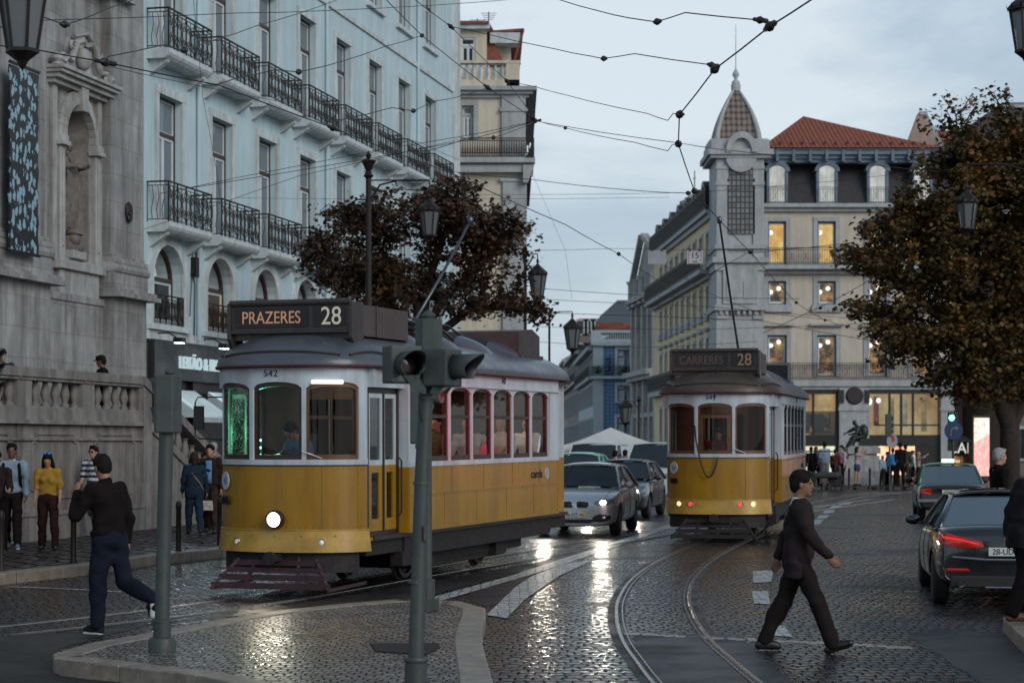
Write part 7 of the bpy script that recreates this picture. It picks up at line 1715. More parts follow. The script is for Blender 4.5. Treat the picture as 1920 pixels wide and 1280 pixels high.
# ------------------------------------------------------------ cars. local frame: x across, front looks to -y, z up, origin under the middle
def boolean_cut(o, cutters):
    for c in cutters:
        md = o.modifiers.new('cut','BOOLEAN'); md.operation = 'DIFFERENCE'; md.solver = 'EXACT'; md.object = c
    dg = bpy.context.evaluated_depsgraph_get(); dg.update(); me = bpy.data.meshes.new_from_object(o.evaluated_get(dg)); o.modifiers.clear(); old = o.data; o.data = me
    for c in cutters: bpy.data.objects.remove(c)
CARGL = glassmat('car_glass', (.30,.34,.36), .7, .03, (.045,.06,.07), refl=.5)
def car(label, loc, rz, paint, L=4.3, W=1.76, prof=None, hood=.95, kind='hatch', roofm=None, name='car', cat='car', h0=.0, gh=None, mirror=True, whl=.315, rimm=None):
    """prof: stations (y, ztop of lower body, half width factor); gh: greenhouse stations (y, z, half width at belt, half width at roof)"""
    c = Thing(name, label, cat, loc, rz)
    w = W/2
    st = prof
    m = MB(); G = []
    for (y, zt, wf, zb) in st:
        ww = w*wf; row = []
        for (xf, z) in ((0,zb),(.80,zb),(.955,zb+.07),(.99,zb+(zt-zb)*.30),(1.0,zb+(zt-zb)*.58),(.985,zb+(zt-zb)*.78),(.955,zt-.045),(.90,zt-.008),(.6,zt+.018),(0,zt+.03)):
            row.append((ww*xf, y, z))
        full = row+[(-x,yy,z) for (x,yy,z) in row[-2:0:-1]]
        G.append(full)
    n = len(G[0]); vs = [p for r in G for p in r]
    fs = [(i*n+j,i*n+(j+1)%n,(i+1)*n+(j+1)%n,(i+1)*n+j) for i in range(len(G)-1) for j in range(n)]
    fs += [tuple(range(n-1,-1,-1)), tuple((len(G)-1)*n+k for k in range(n))]
    m.add(vs, fs)
    body = c.part('body', m, paint, recalc=True, smooth=True)
    sb = body.modifiers.new('s','SUBSURF'); sb.levels = sb.render_levels = 2
    ys = (-L/2+.80+h0, L/2-.82); cut = []
    for y in ys:
        for sx in (-1,1):
            q = MB(); q.lathe([(whl+.055,-.17),(whl+.055,.25)], (sx*(w-.1) if sx > 0 else sx*(w-.1)-.08, y, whl), 28, 'X'); cc = link('cut', q.mesh('cut'), BLACKP, c.o); cut.append(cc)
    boolean_cut(body, cut)
    body.data.polygons.foreach_set('use_smooth', [True]*len(body.data.polygons)); body.data.set_sharp_from_angle(angle=R(32))
    for y in ys:
        for sx in (-1,1):
            q = MB(); X_ = sx*(w-.03)
            q.lathe([(whl*.62,-.0),(whl*.9,.0),(whl,-.03),(whl,-.17),(whl*.9,-.2),(whl*.62,-.2)] if sx > 0 else [(whl*.62,.0),(whl*.9,.0),(whl,.03),(whl,.17),(whl*.9,.2),(whl*.62,.2)], (X_,y,whl), 28, 'X')
            wo = c.part('tyre', q, RUBBER, smooth=40)
            q = MB(); d = -sx
            q.lathe([(whl*.62,d*.0),(whl*.66,d*.005),(whl*.6,d*.03),(whl*.6,d*.16)], (X_,y,whl), 24, 'X')
            for k in range(10):
                a = 2*math.pi*k/10; q.bar((X_+d*.02,y+math.cos(a)*.03,whl+math.sin(a)*.03),(X_+d*.015,y+math.cos(a+.12)*whl*.62,whl+math.sin(a+.12)*whl*.62),.025,.03)
            q.lathe([(0,d*.005),(.05,d*.01),(.055,d*.04)], (X_,y,whl), 12, 'X')
            link('rim', q.mesh('rim'), rimm or mat('alloy_rim', (.35,.35,.36), .3, .9), wo)
            q = MB(); q.lathe([(.0,d*.15),(whl*.6,d*.15)], (X_,y,whl), 16, 'X'); link('brake', q.mesh('brake'), BLACKP, wo)
    # greenhouse: painted pillars/roof frame with glass panels a little inside
    m = MB(); G = []
    for (y, z, wb, wr) in gh: G.append((y,z,wb*w,wr*w))
    zb = min(s_[1] for s_ in st if s_[1] > .5) 
    return c, body, G
def greenhouse(c, paint, pts, belt, w_b, w_r, roofz, A0, A1, C1, C0, roofm=None, glass=CARGL, bpil=None, thick=.035):
    """A0,A1 windscreen foot/top (y); C1,C0 rear glass top/foot (y); belt and roof heights; w_b, w_r half widths"""
    # corner points on each side
    def S(y, z, sx):
        t = (z-belt)/(roofz-belt); return Vector((sx*(w_b+(w_r-w_b)*t), y, z))
    zr = roofz-.035
    m = MB()
    # roof panel, domed
    G = []
    for i in range(9):
        y = A1+(C1-A1)*i/8; e = .03*math.sin(math.pi*i/8); row = []
        for j in range(9):
            u = -1+2*j/8; x = (w_r-.02)*u; row.append((x, y, zr+.012+e+.045*(1-u*u)-(.015 if abs(u) == 1 else 0)))
        G.append(row)
    m.grid(G); rf = c.part('roof', m, roofm or paint, smooth=True); md = rf.modifiers.new('t','SOLIDIFY'); md.thickness = .03
    m = MB(); tr = .030
    for sx in (-1,1):
        a0, a1, c1, c0 = S(A0,belt-.02,sx), S(A1,zr,sx), S(C1,zr,sx), S(C0,belt-.02,sx)
        mid = [a1.lerp(c1,k/6)+Vector((0,0,.028*math.sin(math.pi*k/6))) for k in range(7)]
        m.tube([a0, a0.lerp(a1,.5)+Vector((0,-.015,.012))]+mid+[c0.lerp(c1,.5)+Vector((0,.015,.012)), c0], [tr*1.2,tr]+[tr]*7+[tr*1.2,tr*1.6], 8)
        if bpil: m.bar(S(bpil,belt-.02,sx), S(bpil+.04,zr,sx), .03, .07)
    c.part('pillars', m, paint, smooth=True)
    # glass
    def quadgrid(p00,p01,p10,p11,bulge,nm):
        G = []
        for i in range(7):
            u = i/6; row = []
            for j in range(7):
                v = j/6; p = (p00*(1-u)*(1-v)+p01*(1-u)*v+p10*u*(1-v)+p11*u*v); p = p+bulge*(math.sin(math.pi*u)**.7)*.8*(1 if True else 0); row.append(tuple(p))
            G.append(row)
        g = MB(); g.grid(G); return c.part(nm, g, glass, smooth=True)
    i_ = .012
    quadgrid(S(A0-.01,belt,-1), S(A1,zr,-1), S(A0-.01,belt,1), S(A1,zr,1), Vector((0,-.05,.02)), 'windscreen')
    quadgrid(S(C0+.01,belt,-1), S(C1,zr,-1), S(C0+.01,belt,1), S(C1,zr,1), Vector((0,.05,.02)), 'rear_window')
    for sx in (-1,1): quadgrid(S(A0+.03,belt,sx), S(A1+.02,zr,sx), S(C0-.03,belt,sx), S(C1-.02,zr,sx), Vector((sx*.004,0,0)), 'side_window')
    m = MB(); m.box(-w_b+.05,w_b-.05,A0+.1,C0-.1,belt-.35,belt-.3)
    for sx in (-.38,.38):
        for y in (A1+.15, C1-.25): m.box(sx-.22,sx+.22,y,y+.1,belt-.3,belt+.12); m.box(sx-.12,sx+.12,y+.02,y+.09,belt+.12,belt+.28)
    m.box(-w_b+.06,w_b-.06,A0+.05,A0+.45,belt-.3,belt-.03); c.part('interior', m, DARKIN)
def plate(c, txt, y, z, sgn, col=(.62,.62,.60), band=(.02,.12,.5), w=.52, yband=None):
    m = MB(); m.mi = 0; m.box(-w/2,w/2,y-.008,y+.008,z-.055,z+.055); m.mi = 1; x0 = -w/2 if True else w/2; m.box(-w/2,-w/2+.05,y-.010,y+.010,z-.055,z+.055)
    if yband: m.mi = 2; m.box(w/2-.05,w/2,y-.010,y+.010,z-.055,z+.055)
    p = c.part('number_plate', m, [mat('plate_white', col, .35), mat('plate_blue', band, .35), mat('plate_yellow', (.75,.5,.03), .35)])
    n = (0,sgn,0); lettering(c, txt, .105, face_xf((.02,y+sgn*.0115,z-.002),(-sgn if True else 1,0,0),n), BLACKP, parent=p, name='plate_lettering', depth=.001, sx=.9)
def mirrors(c, paint, w_, y, z):
    for sx in (-1,1):
        m = MB(); m.ell((sx*(w_+.12),y,z),(.11,.06,.075),12,8); m.bar((sx*(w_-.02),y+.02,z-.05),(sx*(w_+.08),y+.01,z-.03),.04,.03); c.part('wing_mirror', m, paint, smooth=True)
def lights_mesh(c, nm, pts, thick, mm, parent=None):
    """lamp as a closed curved patch from a ring of points"""
    m = MB(); n = len(pts); ce = sum((Vector(p) for p in pts), Vector())/n; t = Vector(thick)
    m.add([Vector(p) for p in pts]+[ce+t]+[Vector(p)-t*.7 for p in pts], [(i,(i+1)%n,n) for i in range(n)]+[(i,n+1+i,n+1+(i+1)%n,(i+1)%n) for i in range(n)]); return c.part(nm, m, mm, smooth=40)
SILV = mat('silver_paint', (.50,.53,.56), .28, .35, var=.03, coat=.8); BLKP = mat('black_car_paint', (.012,.012,.015), .22, .1, var=.1, coat=1.0); NVP = mat('dark_grey_car_paint', (.05,.055,.065), .25, .3, var=.05, coat=1.0)
TURQ = mat('turquoise_paint', (.16,.52,.44), .3, .0, var=.05, coat=.8); VANW = mat('van_white', (.55,.62,.66), .35, 0, var=.05, coat=.5); TAXG = mat('taxi_green', (.045,.16,.085), .35, var=.06, coat=.6)
HATCH = [(-2.13,.60,.70,.24),(-2.10,.70,.80,.20),(-1.95,.80,.92,.19),(-1.6,.88,.985,.19),(-1.1,.95,1.0,.2),(-.7,.99,1.0,.2),(0,1.0,1.0,.2),(.8,1.02,1.0,.2),(1.5,1.04,.985,.2),(1.9,1.03,.94,.22),(2.08,.95,.86,.28),(2.12,.80,.82,.30)]
from mathutils.bvhtree import BVHTree
def decal(c, body, pts, axis, mm, name, off=.008, rings=(1,.8,.55,.3,.0), parent=None, sx=1, edge=.03):
    """a lamp, grille or trim patch laid on the body: outline given in front view (x,z) or side view (y,z), projected on the surface"""
    bv = BVHTree.FromPolygons([tuple(v.co) for v in body.data.vertices], [tuple(p.vertices) for p in body.data.polygons])
    P = []
    for a, b in zip(pts, pts[1:]+pts[:1]):
        for k in range(4): P.append((a[0]+(b[0]-a[0])*k/4, a[1]+(b[1]-a[1])*k/4))
    cx_, cz_ = sum(p[0] for p in P)/len(P), sum(p[1] for p in P)/len(P)
    def hit(u, z, o):
        if axis == 'front': og, d = Vector((u,-5,z)), Vector((0,1,0))
        elif axis == 'rear': og, d = Vector((u,5,z)), Vector((0,-1,0))
        else: og, d = Vector((5*sx,u,z)), Vector((-sx,0,0))
        h = bv.ray_cast(og, d)
        if h[0] is None: return None
        return h[0]-d*o
    V = []; last = None
    for ri, r in enumerate((1.0,)+tuple(rings)):
        o = -edge if ri == 0 else off*(1.0+(1-r)*1.2)
        row = []
        for p in P:
            q = hit(cx_+(p[0]-cx_)*r, cz_+(p[1]-cz_)*r, o); q = q or last or Vector((0,0,0)); last = q; row.append(q)
        V.append(row)
    m = MB(); n = len(P); m.add([v for r_ in V for v in r_], [(i*n+k,i*n+(k+1)%n,(i+1)*n+(k+1)%n,(i+1)*n+k) for i in range(len(V)-1) for k in range(n)])
    return (c.part(name, m, mm, smooth=45, recalc=True) if parent is None else link(name, m.mesh(name), mm, parent, smooth=45, recalc=True))
def shut_line(c, body, pts, axis='side', sx=1, r=.005, mm=None, name='shut_line'):
    bv = BVHTree.FromPolygons([tuple(v.co) for v in body.data.vertices], [tuple(p.vertices) for p in body.data.polygons]); Q = []
    for a, b in zip(pts, pts[1:]):
        for k in range(8):
            u, z = a[0]+(b[0]-a[0])*k/8, a[1]+(b[1]-a[1])*k/8
            og, d = (Vector((5*sx,u,z)), Vector((-sx,0,0))) if axis == 'side' else ((Vector((u,5,z)), Vector((0,-1,0))) if axis == 'rear' else ((Vector((u,-5,z)), Vector((0,1,0))) if axis == 'front' else (Vector((u,z,5)), Vector((0,0,-1)))))
            h = bv.ray_cast(og, d)
            if h[0] is not None: Q.append(h[0]-d*.001)
    if len(Q) > 1: m = MB(); m.tube(Q, r, 4, False); return c.part(name, m, mm or BLACKP)
def common_lines(c, body, belt, doors=(-.95,.12,1.05), z0=.32):
    for sx in (-1,1):
        for y in doors: shut_line(c, body, [(y,belt-.03),(y,z0+.25),(y+(.08 if y > 0 else 0),z0)], 'side', sx)
        shut_line(c, body, [(doors[0],z0),(doors[-1],z0)], 'side', sx); shut_line(c, body, [(doors[0]-.5,belt-.14),(doors[-1]+.6,belt-.10)], 'side', sx, .004, mat('body_crease', (.2,.2,.2), .3))
HLG = mat('headlight_glass', (.22,.23,.25), .06, .4, var=.5, vs=12, coat=1)
def front_fascia(c, body, kidney=True, lampm=None, top=.78):
    for sx in (-1,1):
        o = decal(c, body, [(sx*.80,top-.01),(sx*.66,top+.0),(sx*.44,top-.06),(sx*.40,top-.115),(sx*.50,top-.15),(sx*.68,top-.14),(sx*.80,top-.09)], 'front', HLG, 'headlight')
        decal(c, body, [(sx*.60+.062*math.cos(a),top-.085+.05*math.sin(a)) for a in [k*math.pi/4 for k in range(8)]], 'front', lampm, 'headlamp_bulb', off=.03)
        decal(c, body, [(sx*.36,.30),(sx*.62,.29),(sx*.76,.35),(sx*.74,.44),(sx*.52,.46),(sx*.40,.41)], 'front', BLACKP, 'air_intake', off=.004)
        decal(c, body, [(sx*.62+.04*math.cos(a),.375+.04*math.sin(a)) for a in [k*math.pi/4 for k in range(8)]], 'front', CHROME, 'fog_lamp', off=.014)
        if kidney:
            pl = [(sx*.03,top-.20),(sx*.26,top-.20),(sx*.33,top-.13),(sx*.30,top-.065),(sx*.10,top-.05),(sx*.03,top-.07)]
            decal(c, body, pl, 'front', CHROME, 'grille_surround', off=.008)
            cx_, cz_ = sum(p[0] for p in pl)/6, sum(p[1] for p in pl)/6
            decal(c, body, [(cx_+(p[0]-cx_)*.87, cz_+(p[1]-cz_)*.82) for p in pl], 'front', BLACKP, 'grille', off=.014)
    decal(c, body, [(-.36,.27),(.36,.27),(.40,.35),(-.40,.35)], 'front', BLACKP, 'lower_intake', off=.004)
    shut_line(c, body, [(-.62,-1.98),(-.66,-1.5),(-.74,-1.0)], 'top'); shut_line(c, body, [(.62,-1.98),(.66,-1.5),(.74,-1.0)], 'top'); common_lines(c, body, 1.0)
BULB = emat('headlamp_white_hot', (1.0,.94,.80), 14, var=False)
def carlamp(c, x, y, z, e=120, col=(1,.9,.72)):
    li = bpy.data.lights.new('headlamp', 'SPOT'); li.energy = e; li.spot_size = R(80); li.spot_blend = .9; li.color = col; li.shadow_soft_size = .06
    o = bpy.data.objects.new('headlamp', li); C.objects.link(o); o.parent = c.o; o.location = (x,y,z); o.rotation_euler = (R(85),0,R(180))
# silver hatchback heading for the camera
pos = gp(1098,1000); ang = R(-9)
def mkcar_hatch(label, loc, rz, paint, lampm, scale=1.0):
    c, body, G = car(label, loc, rz, paint, 4.3, 1.77, HATCH, gh=[])
    greenhouse(c, paint, None, 1.0, .80, .60, 1.43, -.98, -.20, 1.25, 1.86, bpil=.45)
    front_fascia(c, body, lampm=lampm); mirrors(c, paint, .84, -.62, 1.03)
    m = MB(); 
    for sx in (-1,1):
        for y in (-.62,.35): m.bar((sx*.876,y+.42,.86),(sx*.885,y+.58,.87),.03,.02)
    c.part('door_handle', m, paint)
    return c
car1 = mkcar_hatch('silver hatchback with bright headlights facing the camera between the two trams', (1.74,45.7,0), -R(10.6), SILV, BULB)
plate(car1, '86-NT-46', -2.155, .445, -1, yband=True)
for sx in (-.6,.6): carlamp(car1, sx, -2.3, .69, 60)
car2 = mkcar_hatch('dark grey car with lit headlight following right behind the silver hatchback', (3.1,55.6,0), -R(12), NVP, BULB)
plate(car2, '31-QS-08', -2.155, .445, -1); carlamp(car2, -.6, -2.3, .69, 50); carlamp(car2, .6, -2.3, .69, 50)
for c_ in (car1, car2): c_.o.scale = (1.04,)*3

car3 = mkcar_hatch('turquoise and black taxi with a pale roof partly hidden behind the silver hatchback', (2.15,66.0,0), -R(10), TURQ, mat('headlight_glass', (.35,.37,.4), .08)); car3.o.scale = (1.13,)*3
VANP = [(-2.3,.75,.75,.3),(-2.28,.95,.9,.25),(-2.0,1.12,.97,.25),(-1.5,1.2,1.0,.25),(0,1.25,1.0,.25),(1.5,1.25,1.0,.25),(2.3,1.25,.98,.25),(2.38,1.1,.95,.3),(2.4,.6,.93,.3)]
def van(label, loc, rz, paint):
    c, body, G = car(label, loc, rz, paint, 4.7, 1.9, VANP, gh=[], whl=.33, name='van', cat='van')
    greenhouse(c, paint, None, 1.22, .90, .80, 1.95, -1.7, -1.0, 2.2, 2.32, bpil=-.1)
    m = MB(); m.box(-.86,.86,.0,2.25,1.2,1.9); c.part('cargo_side', m, paint, bevel=.05); mirrors(c, BLACKP, .95, -1.4, 1.2)
    for sx in (-1,1): lights_mesh(c, 'headlight', [(sx*.85,-2.2,1.0),(sx*.6,-2.28,1.0),(sx*.6,-2.3,.82),(sx*.85,-2.22,.84)], (0,-.03,0), mat('headlight_glass', (.35,.37,.4), .08))
    return c
van('white van with a wide windscreen waiting behind the turquoise taxi', (3.15,73.5,0), -R(12), VANW)
van('white van half hidden behind tram 549', (5.15,69.5,0), -R(16), VANW)
# black saloon at the right edge, rear towards the camera
SALO = [(-2.3,.62,.72,.26),(-2.27,.70,.84,.22),(-2.05,.80,.95,.2),(-1.6,.88,1.0,.2),(-.9,.95,1.0,.2),(0,.98,1.0,.2),(.9,1.0,1.0,.2),(1.5,1.04,.99,.2),(2.0,1.06,.955,.24),(2.28,1.045,.90,.30),(2.36,.93,.87,.34),(2.38,.7,.86,.30),(2.36,.45,.84,.26)]
RG = glassmat('rear_glass', (.12,.14,.16), .9, .06, (.055,.08,.10), refl=.32)
c4, body4, _ = car('black saloon with red tail lights parked at the right edge seen from behind', (6.38,26.9,0), R(180-8.5), BLKP, 4.75, 1.87, SALO, gh=[], whl=.34)
c4.o.scale = (.97,1,.93)
greenhouse(c4, BLKP, None, 1.0, .83, .60, 1.44, -1.15, -.35, .95, 1.82, bpil=.3, glass=RG); mirrors(c4, BLKP, .92, -.62, 1.03)
TAIL = mat('red_tail_glass', (.26,.006,.006), .12, coat=1, emit=(.8,.02,.01), es=.10)
for sx in (-1,1):
    decal(c4, body4, [(sx*.90,.97),(sx*.80,.985),(sx*.62,.93),(sx*.34,.865),(sx*.31,.80),(sx*.40,.775),(sx*.66,.79),(sx*.84,.835),(sx*.90,.88)], 'rear', TAIL, 'tail_light', off=.010)
    decal(c4, body4, [(sx*.82,.935),(sx*.62,.90),(sx*.38,.84),(sx*.38,.825),(sx*.62,.87),(sx*.82,.905)], 'rear', mat('red_light_bar', (.5,.01,.01), .2, emit=(1,.03,.02), es=.55), 'light_bar', off=.022)
    decal(c4, body4, [(2.02,.95),(2.28,.93),(2.28,.83),(2.12,.86)], 'side', TAIL, 'side_lamp', off=.008, sx=sx)
    m = MB(); m.tube([(sx*.60,2.28,.32),(sx*.60,2.43,.32)], .05, 14, False); m.tube([(sx*.60,2.38,.32),(sx*.60,2.39,.32)], .048, 14); c4.part('exhaust', m, [CHROME]); m = MB(); m.tube([(sx*.60,2.395,.32),(sx*.60,2.434,.32)], .038, 14); c4.part('exhaust_bore', m, BLACKP)
    decal(c4, body4, [(sx*.48,.475),(sx*.80,.475),(sx*.82,.515),(sx*.50,.51)], 'rear', TAIL, 'reflector', off=.006)
shut_line(c4, body4, [(-.60,1.04),(-.64,.80),(-.60,.66),(.60,.66),(.64,.80),(.60,1.04)], 'rear', r=.007); shut_line(c4, body4, [(-.78,.60),(-.4,.575),(.4,.575),(.78,.60)], 'rear', r=.007)
common_lines(c4, body4, 1.0, (-1.0,.05,1.05))
m = MB(); m.box(-.72,.72,2.20,2.39,.26,.42); c4.part('rear_diffuser', m, BLACKP, bevel=.02)
m = MB(); m.tube([(-.70,2.375,.66),(-.3,2.42,.63),(.3,2.42,.63),(.70,2.375,.66)], .016, 6); m.tube([(-.3,2.415,.27),(.3,2.415,.27)], .012, 6); c4.part('bumper_trim', m, mat('dull_chrome', (.3,.34,.38), .3, .8))
m = MB(); m.prism([(.50,1.475),(.62,1.475),(.66,1.52),(.6,1.525)], -.02, .02, 'X'); c4.part('roof_fin', m, BLKP)
plate(c4, '28-UD-60', 2.412, .735, 1)
m = MB(); m.lathe([(0,.0),(.04,.0),(.04,.01),(0,.012)], (0,2.36,.95), 16, 'Y'); c4.part('badge', m, CHROME)
# old taxi in front of it: black with green roof
OLD = [(-2.2,.62,.9,.3),(-2.15,.84,.94,.25),(-1.5,.90,1.0,.25),(-.7,.93,1.0,.25),(0,.94,1.0,.25),(1.0,.95,1.0,.25),(1.6,.96,.99,.26),(2.1,.94,.97,.28),(2.22,.86,.95,.32),(2.25,.55,.93,.3)]
c5, body5, _ = car('old black taxi with a green roof and lit sign ahead of the black saloon', (11.5,53.5,0), R(180-9), mat('black_taxi_paint', (.015,.012,.012), .3, coat=.7), 4.45, 1.74, OLD, gh=[], whl=.31)
greenhouse(c5, TAXG, None, .93, .80, .63, 1.42, -1.0, -.35, .95, 1.45, bpil=.3, glass=RG); mirrors(c5, BLACKP, .86, -.6, 1.0)
for sx in (-1,1):
    decal(c5, body5, [(sx*.52,.70),(sx*.82,.70),(sx*.82,.84),(sx*.52,.84)], 'rear', TAIL, 'tail_light')
common_lines(c5, body5, .92)
m = MB(); m.box(-.86,.86,2.2,2.3,.5,.58); c5.part('bumper', m, mat('dull_chrome', (.3,.34,.38), .3, .8), bevel=.01)
plate(c5, 'TX-14-52', 2.262, .76, 1)
m = MB(); m.box(-.16,.16,.1,.2,1.47,1.58); c5.part('roof_sign', m, emat('taxi_sign', (.5,1,.6), 2.5, var=False), bevel=.02)
m = MB(); m.box(-.30,-.20,.1,.2,1.48,1.54); c5.part('roof_lamp', m, emat('taxi_red', (1,.2,.05), 2.0, var=False))
# tuk-tuk by the monument
TK = Thing('tuk_tuk', 'small dark tuk-tuk with one visible front wheel in the crowd', 'tuk-tuk', ((1532-CX)/F*88,88,.12), R(90))
m = MB(); m.box(-.4,.4,-.9,.5,.35,.62); m.box(-.35,.35,-1.0,-.8,.4,.9); TK.part('body', m, mat('dark_vehicle_paint', (.03,.025,.03), .4), bevel=.08)
for (x, y) in ((0.42,.42),(-.42,.42),(0,-.8)):
    m = MB(); m.lathe([(.16,-.05),(.30,-.06),(.33,-.03),(.33,.03),(.30,.06),(.16,.05)], (x,y,.33), 24, 'X'); wo = TK.part('wheel', m, RUBBER, smooth=40)
    m = MB(); m.lathe([(0,.06),(.16,.05)], (x,y,.33), 20, 'X')
    for k in range(5): a = k*1.257; m.bar((x+.06,y,.33),(x+.06,y+math.cos(a)*.17,.33+math.sin(a)*.17),.04)
    link('rim', m.mesh('rim'), mat('alloy_rim', (.35,.35,.36), .3, .9), wo)
for sx in (-1,1): m = MB(); m.tube([(sx*.4,-.9,.7),(sx*.38,-.7,1.5),(sx*.38,.4,1.5),(sx*.4,.5,.5)], .02, 6); TK.part('frame', m, BLACKP)
m = MB(); m.box(-.4,.4,-.7,.45,1.5,1.54); TK.part('canopy', m, BLACKP, bevel=.02)
# ------------------------------------------------------------ trees
def leafmat(name, cols, transl=.25):
    m = bpy.data.materials.new(name); m.use_nodes = True; T = NT(m); P = T.n['Principled BSDF']; co = T.coord()
    n1 = T.noise(co, 1.3, 3, .5); n2 = T.noise(co, 14, 2, .6); f = T.math('ADD', T.math('MULTIPLY', n1, .72), T.math('MULTIPLY', n2, .28))
    T.ln(T.ramp(f, [(.36, cols[0]), (.48, cols[1]), (.56, cols[2]), (.64, cols[3])]), P.inputs['Base Color']); P.inputs['Roughness'].default_value = .55; P.inputs['Specular IOR Level'].default_value = .3
    return m
def tree(label, base, Y, s, ells, ncl, nleaf, lsize, lm, limbs, seed, trunk_r=.2, name='plane_tree', dY=2.0, tips=(), up=0.0):
    rg = np.random.default_rng(seed); rnd = random.Random(seed)
    t = Thing(name, label, 'tree', base)
    W3 = lambda px, py, yy: Vector(((px-CX)/F*yy, yy, CH+(HY-py)/F*yy))
    tr = MB(); b = Vector(base)
    nodes = []
    for li in limbs:
        pts = [b]+[W3(px,py,Y+dy) for px,py,dy in li]; n = len(pts)
        rr = [trunk_r*(1-.80*k/(n-1)) for k in range(n)]; tr.tube(pts, rr, 8)
        for k in range(1, n-1):
            for q in range(6): nodes.append(pts[k].lerp(pts[k+1], q/6))
        nodes.append(pts[-1])
    area = [e[2]*e[3] for e in ells]; tot = sum(area); cl = []
    for e, a in zip(ells, area):
        for _ in range(max(1, int(ncl*a/tot))):
            while True:
                u, v = rnd.uniform(-1,1), rnd.uniform(-1,1)
                if u*u+v*v < 1: break
            r = math.sqrt(max(0,1-u*u-v*v)); cl.append(W3(e[0]+u*e[2], e[1]+v*e[3], Y+rnd.uniform(-1,1)*dY*(.35+.65*r)))
    for px, py in tips: cl.append(W3(px,py,Y+rnd.uniform(-.5,.5)))
    tw = MB(); segs = []
    for c in cl:
        nd = min(nodes, key=lambda n_: (n_-c).length+.6*max(0,(n_.z-c.z))); 
        mid = nd.lerp(c,.5)+Vector((rnd.uniform(-.15,.15),rnd.uniform(-.15,.15),rnd.uniform(.0,.25))); L = (c-nd).length
        segs.append((nd.lerp(mid,.6), c)); r0 = min(.05,.012+.016*L); tw.tube([nd, nd.lerp(mid,.5)+Vector((rnd.uniform(-.08,.08),0,.05)), mid, c], [r0, r0*.75, r0*.5, .006], 5, False)
    BARK = mat('dark_bark', (.035,.024,.020), .9, var=.4, vs=9, bump=1, bs=30)
    t.part('trunk', tr, BARK, world=True, smooth=True); t.part('branches', tw, BARK, world=True, smooth=True)
    V = []
    shp = np.array([(0,-.5,0),(.22,-.28,.02),(.5,-.30,-.06),(.34,0,.0),(.40,.28,-.05),(.12,.24,.02),(0,.58,-.08),(-.12,.24,.02),(-.40,.28,-.05),(-.34,0,0),(-.5,-.30,-.06),(-.22,-.28,.02)], float)
    nv = len(shp)
    for a_, c in segs:
        n = max(6, int(nleaf*rnd.uniform(.4,1.5))); sp = rnd.uniform(.07,.22); t_ = rg.uniform(max(0,1-1.6/max(.1,(c-a_).length)),1.08,(n,1))
        P_ = rg.normal(0,1,(n,3))*np.array([sp,sp,sp*.6])+np.array(a_)*(1-t_)+np.array(c)*t_-np.array([0,0,.05])
        a = rg.uniform(0,6.28,n); ti = rg.normal(0,.55,n); t2 = rg.normal(0,.5,n)-.25; sc = lsize*rg.uniform(.55,1.25,n)
        ca,sa,ct,st = np.cos(a),np.sin(a),np.cos(ti),np.sin(ti); cu_,su_ = np.cos(t2),np.sin(t2)
        S_ = shp[None]*sc[:,None,None]
        x, y, z = S_[...,0],S_[...,1],S_[...,2]
        x, z = x*ct[:,None]+z*st[:,None], -x*st[:,None]+z*ct[:,None]
        y, z = y*cu_[:,None]-z*su_[:,None], y*su_[:,None]+z*cu_[:,None]
        x, y = x*ca[:,None]-y*sa[:,None], x*sa[:,None]+y*ca[:,None]
        V.append((np.stack([x,y,z],-1)+P_[:,None,:]).reshape(-1,3))
    me = poly_mesh('crown', np.concatenate(V)-np.array(base), nv); t.part('crown', me, lm)
    return t
LM1 = leafmat('brown_leaves', [(.022,.015,.010),(.048,.030,.018),(.080,.044,.024),(.15,.068,.034)])
LM2 = leafmat('autumn_leaves', [(.032,.024,.012),(.085,.060,.020),(.14,.082,.026),(.23,.10,.028)])
tree('dark brown leaved tree behind the near tram, in front of the pale building', ((788-CX)/F*50,50,.15), 50, 76,
     [(700,455,110,75),(835,390,85,55),(925,460,72,70),(618,490,62,50),(700,550,120,38),(860,545,110,40),(955,572,66,28),(880,430,60,60),(640,405,36,24),(745,375,60,30)], 410, 48, .12, LM1,
     [[(788,640,0),(780,560,0),(700,450,.5),(640,400,.2)],[(790,640,0),(800,540,.3),(840,420,-.5),(860,350,0)],[(788,640,0),(830,560,.4),(920,480,.5),(965,420,0)],[(788,640,0),(720,560,-.5),(620,490,-.5),(575,460,0)],[(790,650,0),(880,580,-.4),(960,575,0),(1010,590,0)]],
     5, .17, tips=[(1018,592),(1003,600),(990,437),(1000,480),(985,520),(900,348),(870,335),(566,455),(555,470),(600,395),(648,392),(1008,575),(940,372)])
